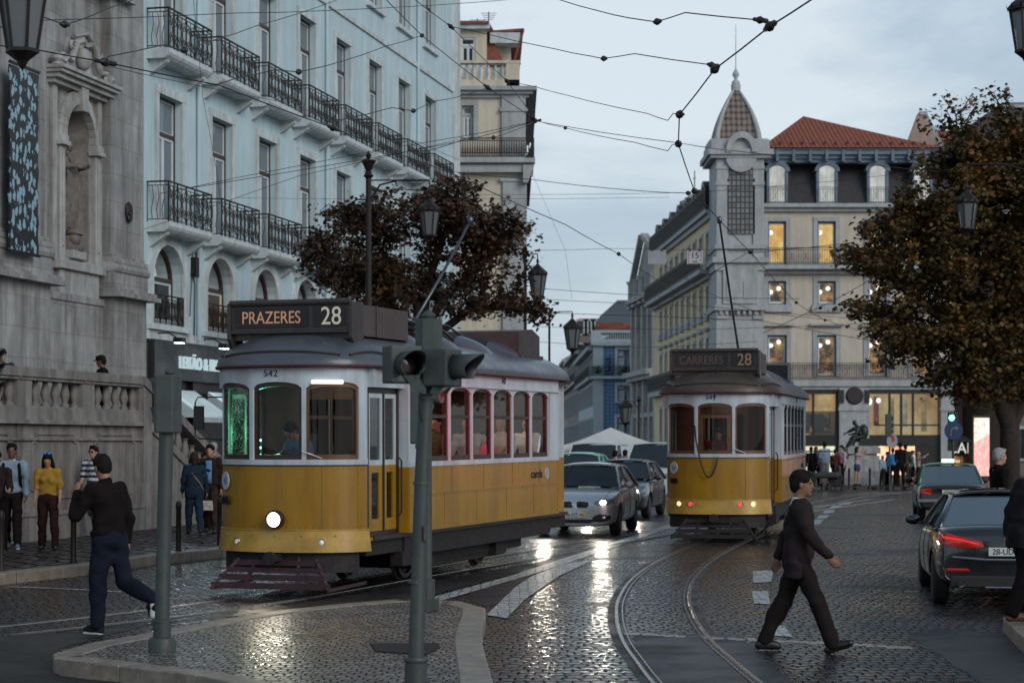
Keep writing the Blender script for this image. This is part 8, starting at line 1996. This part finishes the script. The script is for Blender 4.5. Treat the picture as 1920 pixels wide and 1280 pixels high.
tree('big autumn tree with rusty green leaves and thick trunk at the right edge', ((1893-CX)/F*43,43,.14), 43, 88,
     [(1810,330,110,70),(1700,470,105,62),(1885,500,150,190),(1625,478,58,30),(1850,660,150,90),(1735,610,110,50),(1630,575,55,24),(1890,290,100,80),(2030,480,150,240),(1760,395,100,62),(1800,715,90,28),(1680,660,60,26),(1660,420,50,30)], 1120, 66, .112, LM2,
     [[(1893,800,0),(1890,650,0),(1870,480,.3),(1830,330,0),(1800,280,0)],[(1893,800,0),(1885,680,.5),(1790,520,.5),(1700,420,0)],[(1893,790,0),(1840,650,-.6),(1720,560,-.6),(1640,500,0)],[(1895,800,0),(1900,600,.4),(1905,420,.4),(1900,260,0)],[(1893,800,0),(1990,600,0),(2040,450,0)],[(1893,800,0),(1850,690,-.8),(1780,640,-.8),(1690,600,0)]],
     9, .24, tips=[(1765,180),(1745,215),(1773,205),(1800,215),(1823,175),(1850,195),(1852,165),(1885,168),(1870,200),(1790,240),(1590,455),(1575,470),(1590,560),(1600,590),(1625,610),(1650,640),(1835,190)])
tk = MB(); tk.tube([gp(1842,1000,.14).lerp(Vector(((1842-CX)/F*46,46,.14)),1.0), Vector(((1845-CX)/F*46,46,3)), Vector(((1850-CX)/F*46,46,5.5))], [.16,.14,.1], 10)
# ------------------------------------------------------------ lanterns
LG = glassmat('frosted_lantern_glass', (.6,.63,.65), .8, .1, (.15,.165,.17))
def lantern_parts(th, c, sc=1.0, rod=.3):
    x, y, z = c      # c: top of the lantern roof finial
    m = MB(); n = 6
    m.lathe([(.0,0),(.02*sc,-.01),(.035*sc,-.06*sc),(.015*sc,-.10*sc),(.05*sc,-.14*sc),(.10*sc,-.19*sc),(.17*sc,-.25*sc),(.215*sc,-.30*sc),(.225*sc,-.34*sc),(.20*sc,-.35*sc)], (x,y,z), n)
    for k in range(12):
        a = 2*math.pi*k/12; m.prism([(-.022*sc,0),(.022*sc,0),(0,.07*sc)], -.004, .004, 'Y') if False else m.add([(x+.22*sc*math.cos(a-.1),y+.22*sc*math.sin(a-.1),z-.335*sc),(x+.22*sc*math.cos(a+.1),y+.22*sc*math.sin(a+.1),z-.335*sc),(x+.245*sc*math.cos(a),y+.245*sc*math.sin(a),z-.265*sc)],[(0,1,2)])
    zt, zb, rt, rb = z-.35*sc, z-.80*sc, .195*sc, .125*sc
    for k in range(n):
        a = 2*math.pi*k/n; p, q = (x+rt*math.cos(a),y+rt*math.sin(a),zt),(x+rb*math.cos(a),y+rb*math.sin(a),zb); m.bar(p,q,.022*sc)
    m.lathe([(rt*1.02,zt-z-.02*sc),(rt*1.05,zt-z)], (x,y,z), n); m.lathe([(rb*1.1,zb-z),(rb*1.15,zb-z-.03*sc),(.10*sc,zb-z-.06*sc),(.05*sc,zb-z-.10*sc),(.03*sc,zb-z-.14*sc),(0,zb-z-.18*sc)], (x,y,z), n)
    if rod: m.tube([(x,y,z),(x,y,z+rod)], .012*sc, 6)
    th.part('lantern_frame', m, IRON, world=True)
    g = MB(); g.lathe([(rb*.96,zb-z),(rt*.96,zt-z)], (x,y,z), n); th.part('lantern_glass', g, LG, world=True)
def street_lamp(label, Y, post_px, top_py, lant, sc, base=.15, arm_py=None, r=.055, name='street_lamp', arm=True, finial=True):
    bx = (post_px-CX)/F*Y; T_ = Thing(name, label, 'street lamp', (bx,Y,base)); zt = CH+(HY-top_py)/F*Y
    m = MB(); m.lathe([(r*2.6,0),(r*2.6,.15),(r*2.0,.2),(r*1.9,.7),(r*1.3,.8),(r*1.3,1.0),(r,1.1),(r*.9,2.2),(r*1.25,2.25),(r*.85,2.35),(r*.8,zt-base-.4),(r*1.5,zt-base-.35),(r*.7,zt-base-.25),(r*1.6,zt-base-.1),(r*2.2,zt-base-.02),(r*.4,zt-base+.02),(r*.9,zt-base+.1),(0,zt-base+.2)], (0,0,0), 10); T_.part('post', m, IRON, smooth=30)
    lx = (lant[0]-CX)/F*Y; lz = CH+(HY-lant[1])/F*Y
    ay = CH+(HY-(arm_py if arm_py else top_py+30))/F*Y
    m = MB(); s_ = 1 if lx > bx else -1
    m.tube([(bx,Y,ay-.5),(bx+s_*.25,Y,ay-.1),(bx+(lx-bx)*.5,Y,ay),(lx,Y,ay)], .022, 6); m.tube([(bx,Y,ay),(lx,Y,ay)], .016, 6)
    scroll(m, (0,0), .001) if False else None
    mm = MB(); T_.part('arm', m, IRON, world=True)
    lantern_parts(T_, (lx,Y,lz), sc, rod=max(.03, ay-lz)); return T_
street_lamp('tall iron lamp post before the brown tree, lantern hanging on its right arm', 44, 691, 300, (805,362), 1.12, arm_py=338, r=.075)
street_lamp('iron street lantern hanging at the right edge of the brown tree', 64, 985, 470, (1008,485), 1.45, arm_py=476, r=.06)
street_lamp('small street lantern hanging above the tail of tram 542', 84, 1030, 584, (1073,588), 1.75, arm_py=584, r=.06)
street_lamp('most distant street lantern, in front of the blue tiled wall', 110, 1198, 748, (1173,742), 1.75, base=.0, arm_py=752, r=.06)
street_lamp('street lantern hanging before the autumn tree crown', 38, 1945, 300, (1813,345), 1.02, arm_py=308, r=.07)
street_lamp('big dark lantern hanging in the top left corner', 16, -90, -60, (42,-88), .95, base=.0, arm_py=-55, r=.06)
street_lamp('lantern cut off by the top right corner', 20, 2060, -40, (1925,-35), .85, base=.14, arm_py=-42, r=.06)
# ------------------------------------------------------------ bollards
m = MB(); m.lathe([(.062,0),(.055,.03),(.048,.05),(.044,.72),(.052,.74),(.052,.80),(.044,.83),(.03,.86),(0,.87)], (0,0,0), 12)
bol = Thing('bollard', 'iron bollard on the left pavement between the woman in mustard and the man in black', 'bollard', at(138,1054), 0, 'bollards along the kerbs'); bol.part('post', m, IRON, smooth=30)
for (x, y, z, lb) in ((335,1034,.15,'iron bollard seen just right of the left signal pole'),(412,1022,.15,'iron bollard at the left corner of tram 542'),(2,1068,.15,'iron bollard at the left edge of the picture'),
        (1592,916,.12,'bollard left of the woman photographing at the monument'),(1631,916,.12,'bollard in the middle before the monument steps'),(1656,916,.12,'bollard next to the round sign post by the monument'),(1706,914,.12,'bollard by the people in white and tan near the taxi')):
    v = gp(x,y,z); place(bol.o, (v.x,v.y,z), 0, lb)
# ------------------------------------------------------------ traffic signals
def visor_head(T_, c, d, name='signal_head', lens=None, box=(.25,.18,.275), r=.098, L=.24):
    """one lamp housing at c, looking along horizontal direction d"""
    d = Vector(d).normalized(); u = Vector((-d.y,d.x,0)); X4 = Matrix.Translation(c) @ Matrix((u,-d,Vector((0,0,1)))).transposed().to_4x4()
    m = MB(X4); w, dp, h = box; m.box(-w/2,w/2,-.02,dp,-h/2,h/2); o = T_.part(name, m, POLE, world=True, bevel=.012)
    m = MB(X4); G = []
    for i in range(19):
        a = R(-55)+R(290)*i/18; G.append([(r*math.cos(a),-.02,r*math.sin(a)),(r*math.cos(a),-.02-L*(.55+.45*max(0,math.sin(a))),r*math.sin(a))])
    m.grid(G); q = T_.part('visor', m, POLE, world=True, parent=None, smooth=True); md = q.modifiers.new('t','SOLIDIFY'); md.thickness = .006
    m = MB(X4); m.lathe([(0,-.035),(r*.5,-.03),(r*.96,-.02)], (0,0,0), 20, 'Y'); T_.part('lens', m, lens or mat('dark_signal_lens', (.03,.02,.018), .15), world=True, smooth=True)
YA = 14.9; sA = F/YA; bx = (779-CX)/sA; 
SG = Thing('traffic_signal', 'near grey-green traffic signal post with two visored lamp heads in front of tram 542', 'traffic signal', (bx,YA,IZ))
zA = lambda py: CH+(HY-py)/sA; xA = lambda px: (px-CX)/sA
m = MB(); pts = [(xA(779),YA,IZ),(xA(780),YA,zA(1236))]; m.tube(pts, .083, 20)
m.tube([(xA(780),YA,zA(1236)),(xA(791),YA,zA(900)),(xA(800),YA,zA(718))], [.058,.055,.052], 20); m.lathe([(.085,-.02),(.092,-.01),(.092,.01),(.085,.02)], (xA(780),YA,zA(1236)), 20); m.lathe([(.16,0),(.16,.05),(.1,.07),(.085,.1)], (xA(779),YA,IZ), 20)
SG.part('post', m, POLE, world=True, smooth=35)
m = MB(); m.lathe([(.105,zA(712)-2),(.105,zA(598)-2)], (xA(804),YA,2), 8, ph=.39); m.lathe([(.04,0),(.055,.03),(.03,.06),(0,.075)], (xA(803),YA,zA(600)), 14); m.box(xA(778),xA(826),YA-.11,YA+.1,zA(722),zA(712)); SG.part('top_housing', m, POLE, world=True)
visor_head(SG, Vector((xA(763),YA-.12,zA(684))), (.42,-1,0)); visor_head(SG, Vector((xA(848),YA-.10,zA(690))), (1.0,-.50,0))
m = MB(); m.prism([(xA(757),zA(704)),(xA(782),zA(704)),(xA(800),zA(728)),(xA(800),zA(740)),(xA(785),zA(736))], YA-.16, YA-.10, 'Y'); m.prism([(xA(822),zA(706)),(xA(850),zA(706)),(xA(822),zA(738)),(xA(808),zA(738))], YA-.14, YA-.09, 'Y'); SG.part('bracket', m, POLE, world=True)
FIT = mat('dull_steel_fitting', (.09,.09,.085), .5, .5)
for py in (745,905,1090): m = MB(); m.lathe([(.054,-.012),(.062,-.01),(.062,.01),(.054,.012)], (xA(799-(py-745)*.055),YA,zA(py)), 16); SG.part('clamp_band', m, FIT, world=True)
m = MB(); m.box(xA(795),xA(803),YA-.075,YA-.05,zA(1012),zA(985)); SG.part('junction_box', m, FIT, world=True)
m = MB(); m.tube([(xA(790),YA-.07,zA(735)),(xA(786),YA-.08,zA(760)),(xA(792),YA-.06,zA(790))],.007,5); SG.part('signal_cable', m, BLACKP, world=True)
# second post behind it on the island
g2 = gp(801,1143,IZ); YB2 = g2.y; s2 = F/YB2; x2 = lambda px: (px-CX)/s2; z2 = lambda py: CH+(HY-py)/s2
S2 = Thing('traffic_signal', 'second traffic signal just behind the near post, its red lamp aglow', 'traffic signal', (g2.x,g2.y,IZ))
m = MB(); m.tube([(g2.x,YB2,IZ),(g2.x,YB2,z2(1088))], .085, 16); m.tube([(g2.x,YB2,z2(1088)),(x2(800),YB2,z2(700))], .055, 16); m.lathe([(.055,-.02),(.09,-.01),(.09,.01),(.055,.02)], (g2.x,YB2,z2(1088)), 16); m.box(g2.x-.13,g2.x+.13,YB2-.12,YB2+.12,IZ,z2(1122)); S2.part('post', m, POLE, world=True, smooth=35)
m = MB(); m.box(x2(770),x2(795),YB2-.12,YB2+.1,z2(832),z2(708)); m.box(x2(779),x2(795),YB2-.1,YB2+.06,z2(842),z2(832)); S2.part('signal_housing', m, POLE, world=True, bevel=.015)
REDL = emat('signal_red', (1,.03,.05), 14, var=False)
visor_head(S2, Vector((x2(804),YB2-.02,z2(742))), (.93,-.30,0), lens=REDL, box=(.26,.14,.3), r=.10, L=.24)
li = bpy.data.lights.new('red_signal_glow', 'SPOT'); li.energy = 900; li.color = (1,.05,.10); li.spot_size = R(26); li.spot_blend = .8; li.shadow_soft_size = .1; o = bpy.data.objects.new('red_signal_glow', li); C.objects.link(o); o.parent = S2.o
dirv = Vector((.04,1,.01)); o.rotation_euler = dirv.to_track_quat('-Z','Y').to_euler(); o.location = Vector((x2(806)+.30,YB2+.30,z2(742)))-Vector(S2.o.location)
# left signal, seen from behind
g3 = gp(304,1222,IZ); Y3 = g3.y; s3 = F/Y3; x3 = lambda px: (px-CX)/s3; z3 = lambda py: CH+(HY-py)/s3
S3 = Thing('traffic_signal', 'grey-green traffic signal on the tip of the island, its head seen from behind', 'traffic signal', (g3.x,g3.y,IZ))
m = MB(); m.tube([(g3.x,Y3,IZ),(g3.x,Y3,z3(1163))], .082, 16); m.tube([(g3.x,Y3,z3(1163)),(x3(312),Y3,z3(806))], .066, 16); m.lathe([(.07,-.02),(.09,-.01),(.09,.01),(.07,.02)], (g3.x,Y3,z3(1163)), 16); m.lathe([(.125,0),(.125,.10),(.11,.13),(.08,.14)], (g3.x,Y3,IZ), 16); S3.part('post', m, POLE, world=True, smooth=35)
m = MB(); m.prism([(x3(288),Y3+.02),(x3(296),Y3-.13),(x3(328),Y3-.13),(x3(337),Y3+.0),(x3(337),Y3+.12),(x3(288),Y3+.12)], z3(811), z3(703)); m.lathe([(.04,0),(.05,.03),(.03,.05)], (x3(318),Y3,z3(703)), 12); S3.part('signal_housing', m, POLE, world=True, bevel=.01)
for (a, b) in ((706,756),(762,800)):
    m = MB(); m.add([(x3(290),Y3+.05,z3(a)),(x3(290),Y3+.22,z3(a)),(x3(272),Y3+.25,z3(a)),(x3(278),Y3+.22,z3((a+b)/2)),(x3(290),Y3+.2,z3(b)),(x3(290),Y3+.05,z3(b))],[(0,1,2,3,4,5)]); q = S3.part('visor', m, POLE, world=True); md = q.modifiers.new('t','SOLIDIFY'); md.thickness = .012
# left edge signal heads cut by the frame
S4 = Thing('traffic_signal', 'signal heads peeping in at the left edge above the pavement', 'traffic signal', ((-30-CX)/F*17,17,.0)); s4 = F/17
m = MB(); m.tube([((-30-CX)/s4,17,0),((-30-CX)/s4,17,CH+(HY-600)/s4)], .06, 14); S4.part('post', m, POLE, world=True)
for py in (665,690,725): visor_head(S4, Vector(((-14-CX)/s4,17,CH+(HY-py)/s4)), (1,-.4,0), box=(.14,.1,.10), r=.05, L=.10)
# far signals and signs
def post(T_, x, Y, z0, z1, r=.04): m = MB(); m.tube([(x,Y,z0),(x,Y,z1)], r, 10); T_.part('post', m, POLE, world=True)
Y5 = 84; s5 = F/Y5; x5 = lambda p: (p-CX)/s5; z5 = lambda p: CH+(HY-p)/s5
S5 = Thing('traffic_signal', 'far grey traffic signal with a round sign under it near the monument', 'traffic signal', (x5(1668),Y5,0)); post(S5, x5(1668), Y5, 0, z5(772))
m = MB(); m.box(x5(1660),x5(1671),Y5-.15,Y5+.1,z5(818),z5(776)); S5.part('signal_housing', m, POLE, world=True, bevel=.02)
for p in (784,797,809): m = MB(); m.tube([(x5(1670),Y5-.02,z5(p)),(x5(1674),Y5-.05,z5(p)-.02)], .10, 10); S5.part('visor', m, BLACKP, world=True)
m = MB(); m.lathe([(.30,-.01),(.30,.01)], (x5(1672),Y5-.1,z5(826)), 20, 'Y', sq=(.75,1)); q = S5.part('round_sign', m, mat('sign_grey_back', (.3,.32,.34), .5), world=True); m = MB(); m.lathe([(.12,-.012),(.12,.0)], (x5(1672)+.03,Y5-.11,z5(822)), 16, 'Y', sq=(.6,1.2)); link('sign_face', m.mesh('sign_face'), mat('sign_red', (.5,.03,.03), .4), q, inv=S5.inv)
Y6 = 62; s6 = F/Y6; x6 = lambda p: (p-CX)/s6; z6 = lambda p: CH+(HY-p)/s6
S6 = Thing('road_sign', 'round blue sign with a white right turn arrow under a green lamp', 'road sign', (x6(1787),Y6,0)); post(S6, x6(1787), Y6, 0, z6(772))
m = MB(); m.lathe([(0,-.012),(.285,-.012),(.285,.012),(0,.012)], (x6(1787),Y6-.08,z6(807)), 28, 'Y'); q = S6.part('sign_disc', m, mat('sign_blue', (.012,.035,.11), .35), world=True)
m = MB(); xx, zz = x6(1787), z6(807); m.tube([(xx-.09,Y6-.10,zz-.17),(xx-.09,Y6-.10,zz+.0),(xx-.04,Y6-.10,zz+.07),(xx+.06,Y6-.10,zz+.08)], .022, 6); m.add([(xx+.05,Y6-.105,zz+.15),(xx+.05,Y6-.105,zz+.01),(xx+.16,Y6-.105,zz+.08)],[(0,2,1)]); link('arrow', m.mesh('arrow'), mat('arrow_grey', (.20,.17,.17), .4), q, inv=S6.inv)
m = MB(); m.box(x6(1779),x6(1796),Y6+.0,Y6+.2,z6(845),z6(772)); S6.part('signal_housing', m, BLACKP, world=True, bevel=.02)
m = MB(); m.ell((x6(1784),Y6-.04,z6(783)),(.085,.03,.09),12,8); S6.part('lens', m, emat('signal_green', (.12,1,.75), 7, var=False), world=True)
# hanging speed signs on a span wire
def wire(label, pts, r=.006, z=None, ins=(), group='overhead tram wires', name='overhead_wire', Ys=None, fit=True, m_=None):
    """pts photo pixels; depth from a constant height z, or from the list Ys"""
    P_ = []
    for i, p in enumerate(pts):
        Y = Ys[i] if Ys else (z-CH)*F/(HY-p[1]); P_.append(wp(p[0],p[1],Y))
    T_ = Thing(name, label, 'overhead wire', tuple(P_[0]), 0, group); mb = MB()
    Q_ = []
    for a, b in zip(P_, P_[1:]):
        n = max(2, int((b-a).length/1.5))
        for k in range(n): 
            t = k/n; Q_.append(a.lerp(b,t)+Vector((0,0,-.010*(b-a).length*t*(1-t))))
    Q_.append(P_[-1]); mb.tube(Q_, r, 5); T_.part('cable', mb, m_ or WIREM, world=True)
    for i in ins:
        a = P_[i]; d = (P_[min(i+1,len(P_)-1)]-P_[max(i-1,0)]).normalized(); u = d.cross(Vector((0,0,1))).normalized(); X4 = Matrix.Translation(a) @ Matrix((u, d.cross(u)*-1, d)).transposed().to_4x4(); k = r/.006
        im = MB(X4); im.lathe([(0,-.11*k),(.018*k,-.10*k),(.018*k,-.06*k),(.010*k,-.055*k),(.028*k,-.03*k),(.036*k,0),(.028*k,.03*k),(.010*k,.045*k),(.022*k,.055*k),(.022*k,.11*k),(0,.12*k)], (0,0,0), 8); T_.part('insulator', im, WIREM, world=True, smooth=40)
    return T_
WIREM = mat('dark_cable', (.020,.016,.016), .5)
Z = 5.9
wire('contact wire over the curving right track, running to the top right of the sky', [(1640,628),(1587,612),(1547,600),(1493,567),(1407,472),(1349,413),(1302,358),(1272,270),(1274,215),(1340,130),(1443,50),(1530,-6),(1620,-70)], .0085, Z, ins=(1,2,3,4,6,7,8,9,10))
wire('contact wire over the near track, running from the top left down to the right', [(-60,78),(75,95),(197,117),(410,160),(624,240),(847,325),(1060,421),(1160,476),(1250,535),(1340,600)], .0075, Z, ins=(2,4,7))
wire('pull-off cable from the top left corner with a kinked rod near the statue niche', [(197,117),(203,106),(304,85),(345,94),(400,76),(480,49),(640,-3)], .0065, Ys=[20.6,20.6,22,23,25,29,38], ins=(3,))
wire('cable with an insulator above the big left lantern', [(-10,54),(80,32),(121,46),(150,38),(200,17),(270,-8)], .006, Ys=[17,17.5,18,18.6,20,22], ins=(2,))
wire('pull-off cable crossing the upper balconies towards the pale wall', [(412,157),(440,148),(517,131),(560,135),(643,115),(720,88),(791,67)], .0065, Ys=[22.5,23,24,25,28,31,34], ins=(3,6))
wire('long straight cable from the top centre to the knot right of the yellow building', [(700,-28),(724,0),(791,67),(914,164),(1000,222)], .0075, Ys=[33,33,34,36,38], ins=(3,4))
wire('cable from the top centre passing the yellow attic down to the same knot', [(760,-20),(778,0),(845,50),(950,152),(1002,220)], .0065, Ys=[31,31,32,35,38], ins=(2,3))
wire('span cable from the yellow attic to the bend of the right contact wire', [(845,50),(895,60),(1040,92),(1110,106),(1132,110),(1190,101),(1334,122),(1340,130)], .006, Ys=[32,31.5,28,25.5,24.5,23.5,21.4,21.2], ins=(4,6))
wire('span cable with an S hook at the upper joint of the right contact wire', [(950,152),(1000,162),(1060,178),(1214,213),(1252,226),(1262,213),(1275,214)], .0055, Ys=[35,34,32,27,25,24.3,24.1], ins=(6,))
wire('straight span cable from the wire knot across the turret to the right', [(1000,226),(1060,237),(1272,268),(1340,279),(1560,300),(1760,322)], .006, Ys=[38,36,31,32,36,40])
wire('sagging span cable with an S hook at the lower joint of the right wire', [(1004,226),(1060,240),(1190,267),(1252,283),(1260,272),(1272,269)], .0055, Ys=[38,35,29,27,26.7,26.5], ins=(1,))
wire('kinked span rod at the top of the sky ending on the right contact wire', [(1030,-6),(1150,28),(1213,39),(1232,41),(1285,24),(1425,38),(1441,46)], .0065, Ys=[28,24,22,21.4,20.5,19.2,19.1], ins=(3,5))
wire('upper one of the twin cables crossing the middle of the pale building', [(300,363),(440,334),(700,283),(900,250),(1003,227)], .006, Ys=[40,38,38,38,38])
wire('lower one of the twin cables crossing the middle of the pale building', [(360,352),(440,339),(700,296),(880,262),(1003,228)], .0065, Ys=[39,38,38,38,38], ins=(4,))
wire('pull-off rod above the brown tree with an insulator before the yellow building', [(624,240),(634,226),(735,202),(775,208),(812,190),(850,184),(914,165)], .006, Ys=[25.4,25.5,28,29,31,33,36], ins=(3,))
wire('short pull-off below the twin cables by the yellow balcony', [(784,298),(790,287),(880,258),(925,258),(950,250),(1003,228)], .006, Ys=[27.6,27.8,31,33,34,38], ins=(3,))
wire('nearly level thin cable across the top of the pale building', [(60,39),(440,25),(620,20),(965,-1)], .005, Ys=[24,27,30,36])
wire('thin cable from the tree top to the right contact wire at the turret', [(848,322),(1000,337),(1200,358),(1290,362),(1302,356)], .0065, Ys=[46,42,36,33,32], ins=(3,))
wire('faint level wire halfway up the sky', [(440,371),(900,373),(1255,370)], .004, Ys=[46,46,46])
wire('lower faint level wire halfway up the sky', [(900,365),(1255,362)], .0045, Ys=[50,50])
for lb, pts, Ys in (('thin cable rising across the middle row of windows of the pale building', [(270,430),(560,330),(860,262)], [40,42,44]),
        ('thin vertical feeder cable hanging in front of the first balconies', [(362,-10),(380,180),(408,330),(412,372)], [44,44,44,44]),
        ('slack cable along the upper balconies of the pale building', [(190,122),(520,190),(790,268),(860,300)], [30,36,44,48]),
        ('thin cable from the yellow corner down to the far lantern', [(1000,330),(1060,470),(1072,560)], [82,82,82]),
        ('thin high cable in the sky above the turret', [(1290,362),(1560,340),(1900,300)], [50,50,50])):
    wire(lb, pts, .0055, Ys=Ys)
SPW = wire('level span wire carrying the speed signs before the yellow side wing', [(980,470),(1150,466),(1400,469),(1560,462),(1760,455)], .006, Ys=[60,60,60,60,60])
for i, (pts, Yv) in enumerate([([(1000,540),(1240,556),(1500,560)],70),([(1000,560),(1330,575),(1640,600)],74),([(1020,586),(1200,592),(1420,600),(1640,640)],62),([(1000,612),(1300,618),(1640,606)],80),([(1000,640),(1200,652),(1420,640)],84),([(1250,500),(1330,550),(1420,585),(1560,600)],66),([(1300,530),(1400,475),(1600,455)],58),([(1430,625),(1560,565),(1640,520)],55)]):
    wire(['highest of the far wires between the trams','second far wire under the highest one','far wire touching the trolley gear of tram 549','long far wire level with the roof sign of tram 549','lowest far wire in front of the blue tiled building','curved far wire beside the turret foot','rising far wire crossing the turret','steep far wire before the beige wall'][i], pts, .009, Ys=[Yv]*len(pts))
for px, txt, lb in ((1303,'15','hanging white 15 km/h speed sign before the yellow side wing'),(1232,None,'blank grey back of the hanging sign left of the speed sign')):
    Y7 = 60; s7 = F/Y7; c = Vector(((px-CX)/s7,Y7,CH+(HY-482)/s7)); T_ = Thing('hanging_sign', lb, 'hanging sign', tuple(c)); w_ = .235 if txt else .27
    m = MB(); m.box(-w_,w_,-.01,.01,-.20,.20); q = T_.part('panel', m, mat('sign_pale', (.42,.47,.50), .5) if txt else mat('sign_grey_back', (.3,.32,.34), .5))
    m = MB(); 
    for e in (-.14,.14): m.prism([(e-.05,.24),(e+.05,.24),(e,.15)], -.02, .02, 'Y')
    T_.part('clip', m, BLACKP)
    if txt:
        m = MB(); e = .185
        for a, b in (((-e,-.18),(e,-.18)),((e,-.18),(e,.18)),((e,.18),(-e,.18)),((-e,.18),(-e,-.18))): m.bar((a[0],-.014,a[1]),(b[0],-.014,b[1]),.014,.006)
        T_.part('border', m, mat('sign_red', (.5,.03,.03), .4)); lettering(T_, '15', .25, face_xf((0,-.014,.04),(1,0,0),(0,-1,0)), BLACKP, parent=q); lettering(T_, 'km/h', .085, face_xf((0,-.014,-.125),(1,0,0),(0,-1,0)), BLACKP, parent=q)
# ------------------------------------------------------------ tents
def tent(label, pxc, pyp, pye, hw, Y):
    s = F/Y; x = (pxc-CX)/s; zp = CH+(HY-pyp)/s; ze = CH+(HY-pye)/s; T_ = Thing('market_tent', label, 'tent', (x,Y,0)); w_ = hw/s
    G = []
    for i in range(4):
        a, b = [(-w_,-w_),(w_,-w_),(w_,w_),(-w_,w_)][i], [(w_,-w_),(w_,w_),(-w_,w_),(-w_,-w_)][i]
        for k in range(4):
            pass
        row = []
        for u in [j/6 for j in range(7)]:
            ex, ey = a[0]+(b[0]-a[0])*u, a[1]+(b[1]-a[1])*u
            row.append([(ex*(1-v), ey*(1-v), ze+(zp-ze)*(v**1.25)+(-.06*math.sin(math.pi*u)*(1-v) if False else 0)) for v in [q/6 for q in range(7)]])
        m_ = MB() if i == 0 else m_; m_.grid(row)
        m_.grid([[(r[0][0]*1.0,r[0][1]*1.0,ze),(r[0][0],r[0][1],ze-.18-.04*math.sin(k_*2.1))] for k_, r in enumerate(row)])
    q = T_.part('canopy', m_, mat('tent_canvas', (.62,.62,.60), .85, var=.08, vs=1.5)); md = q.modifiers.new('t','SOLIDIFY'); md.thickness = .01
    for a in ((-1,-1),(1,-1),(1,1),(-1,1)): m = MB(); m.tube([(a[0]*w_*.98,a[1]*w_*.98,0),(a[0]*w_*.98,a[1]*w_*.98,ze)], .025, 6); T_.part('pole', m, FRAMEW)
tent('large white pyramid tent behind the vans', 1145, 801, 836, 96, 78)
tent('smaller white tent at the left beside the tail of tram 542', 1062, 832, 846, 26, 74)
# small litter by the island tip
m = MB(); v = gp(175,1252); m.ell((v.x,v.y,.02),(.03,.05,.018),8,6); solo('crumpled_paper', m, mat('litter_white', (.45,.52,.6), .5), 'small crumpled pale paper lying in the gutter by the island tip', 'litter')
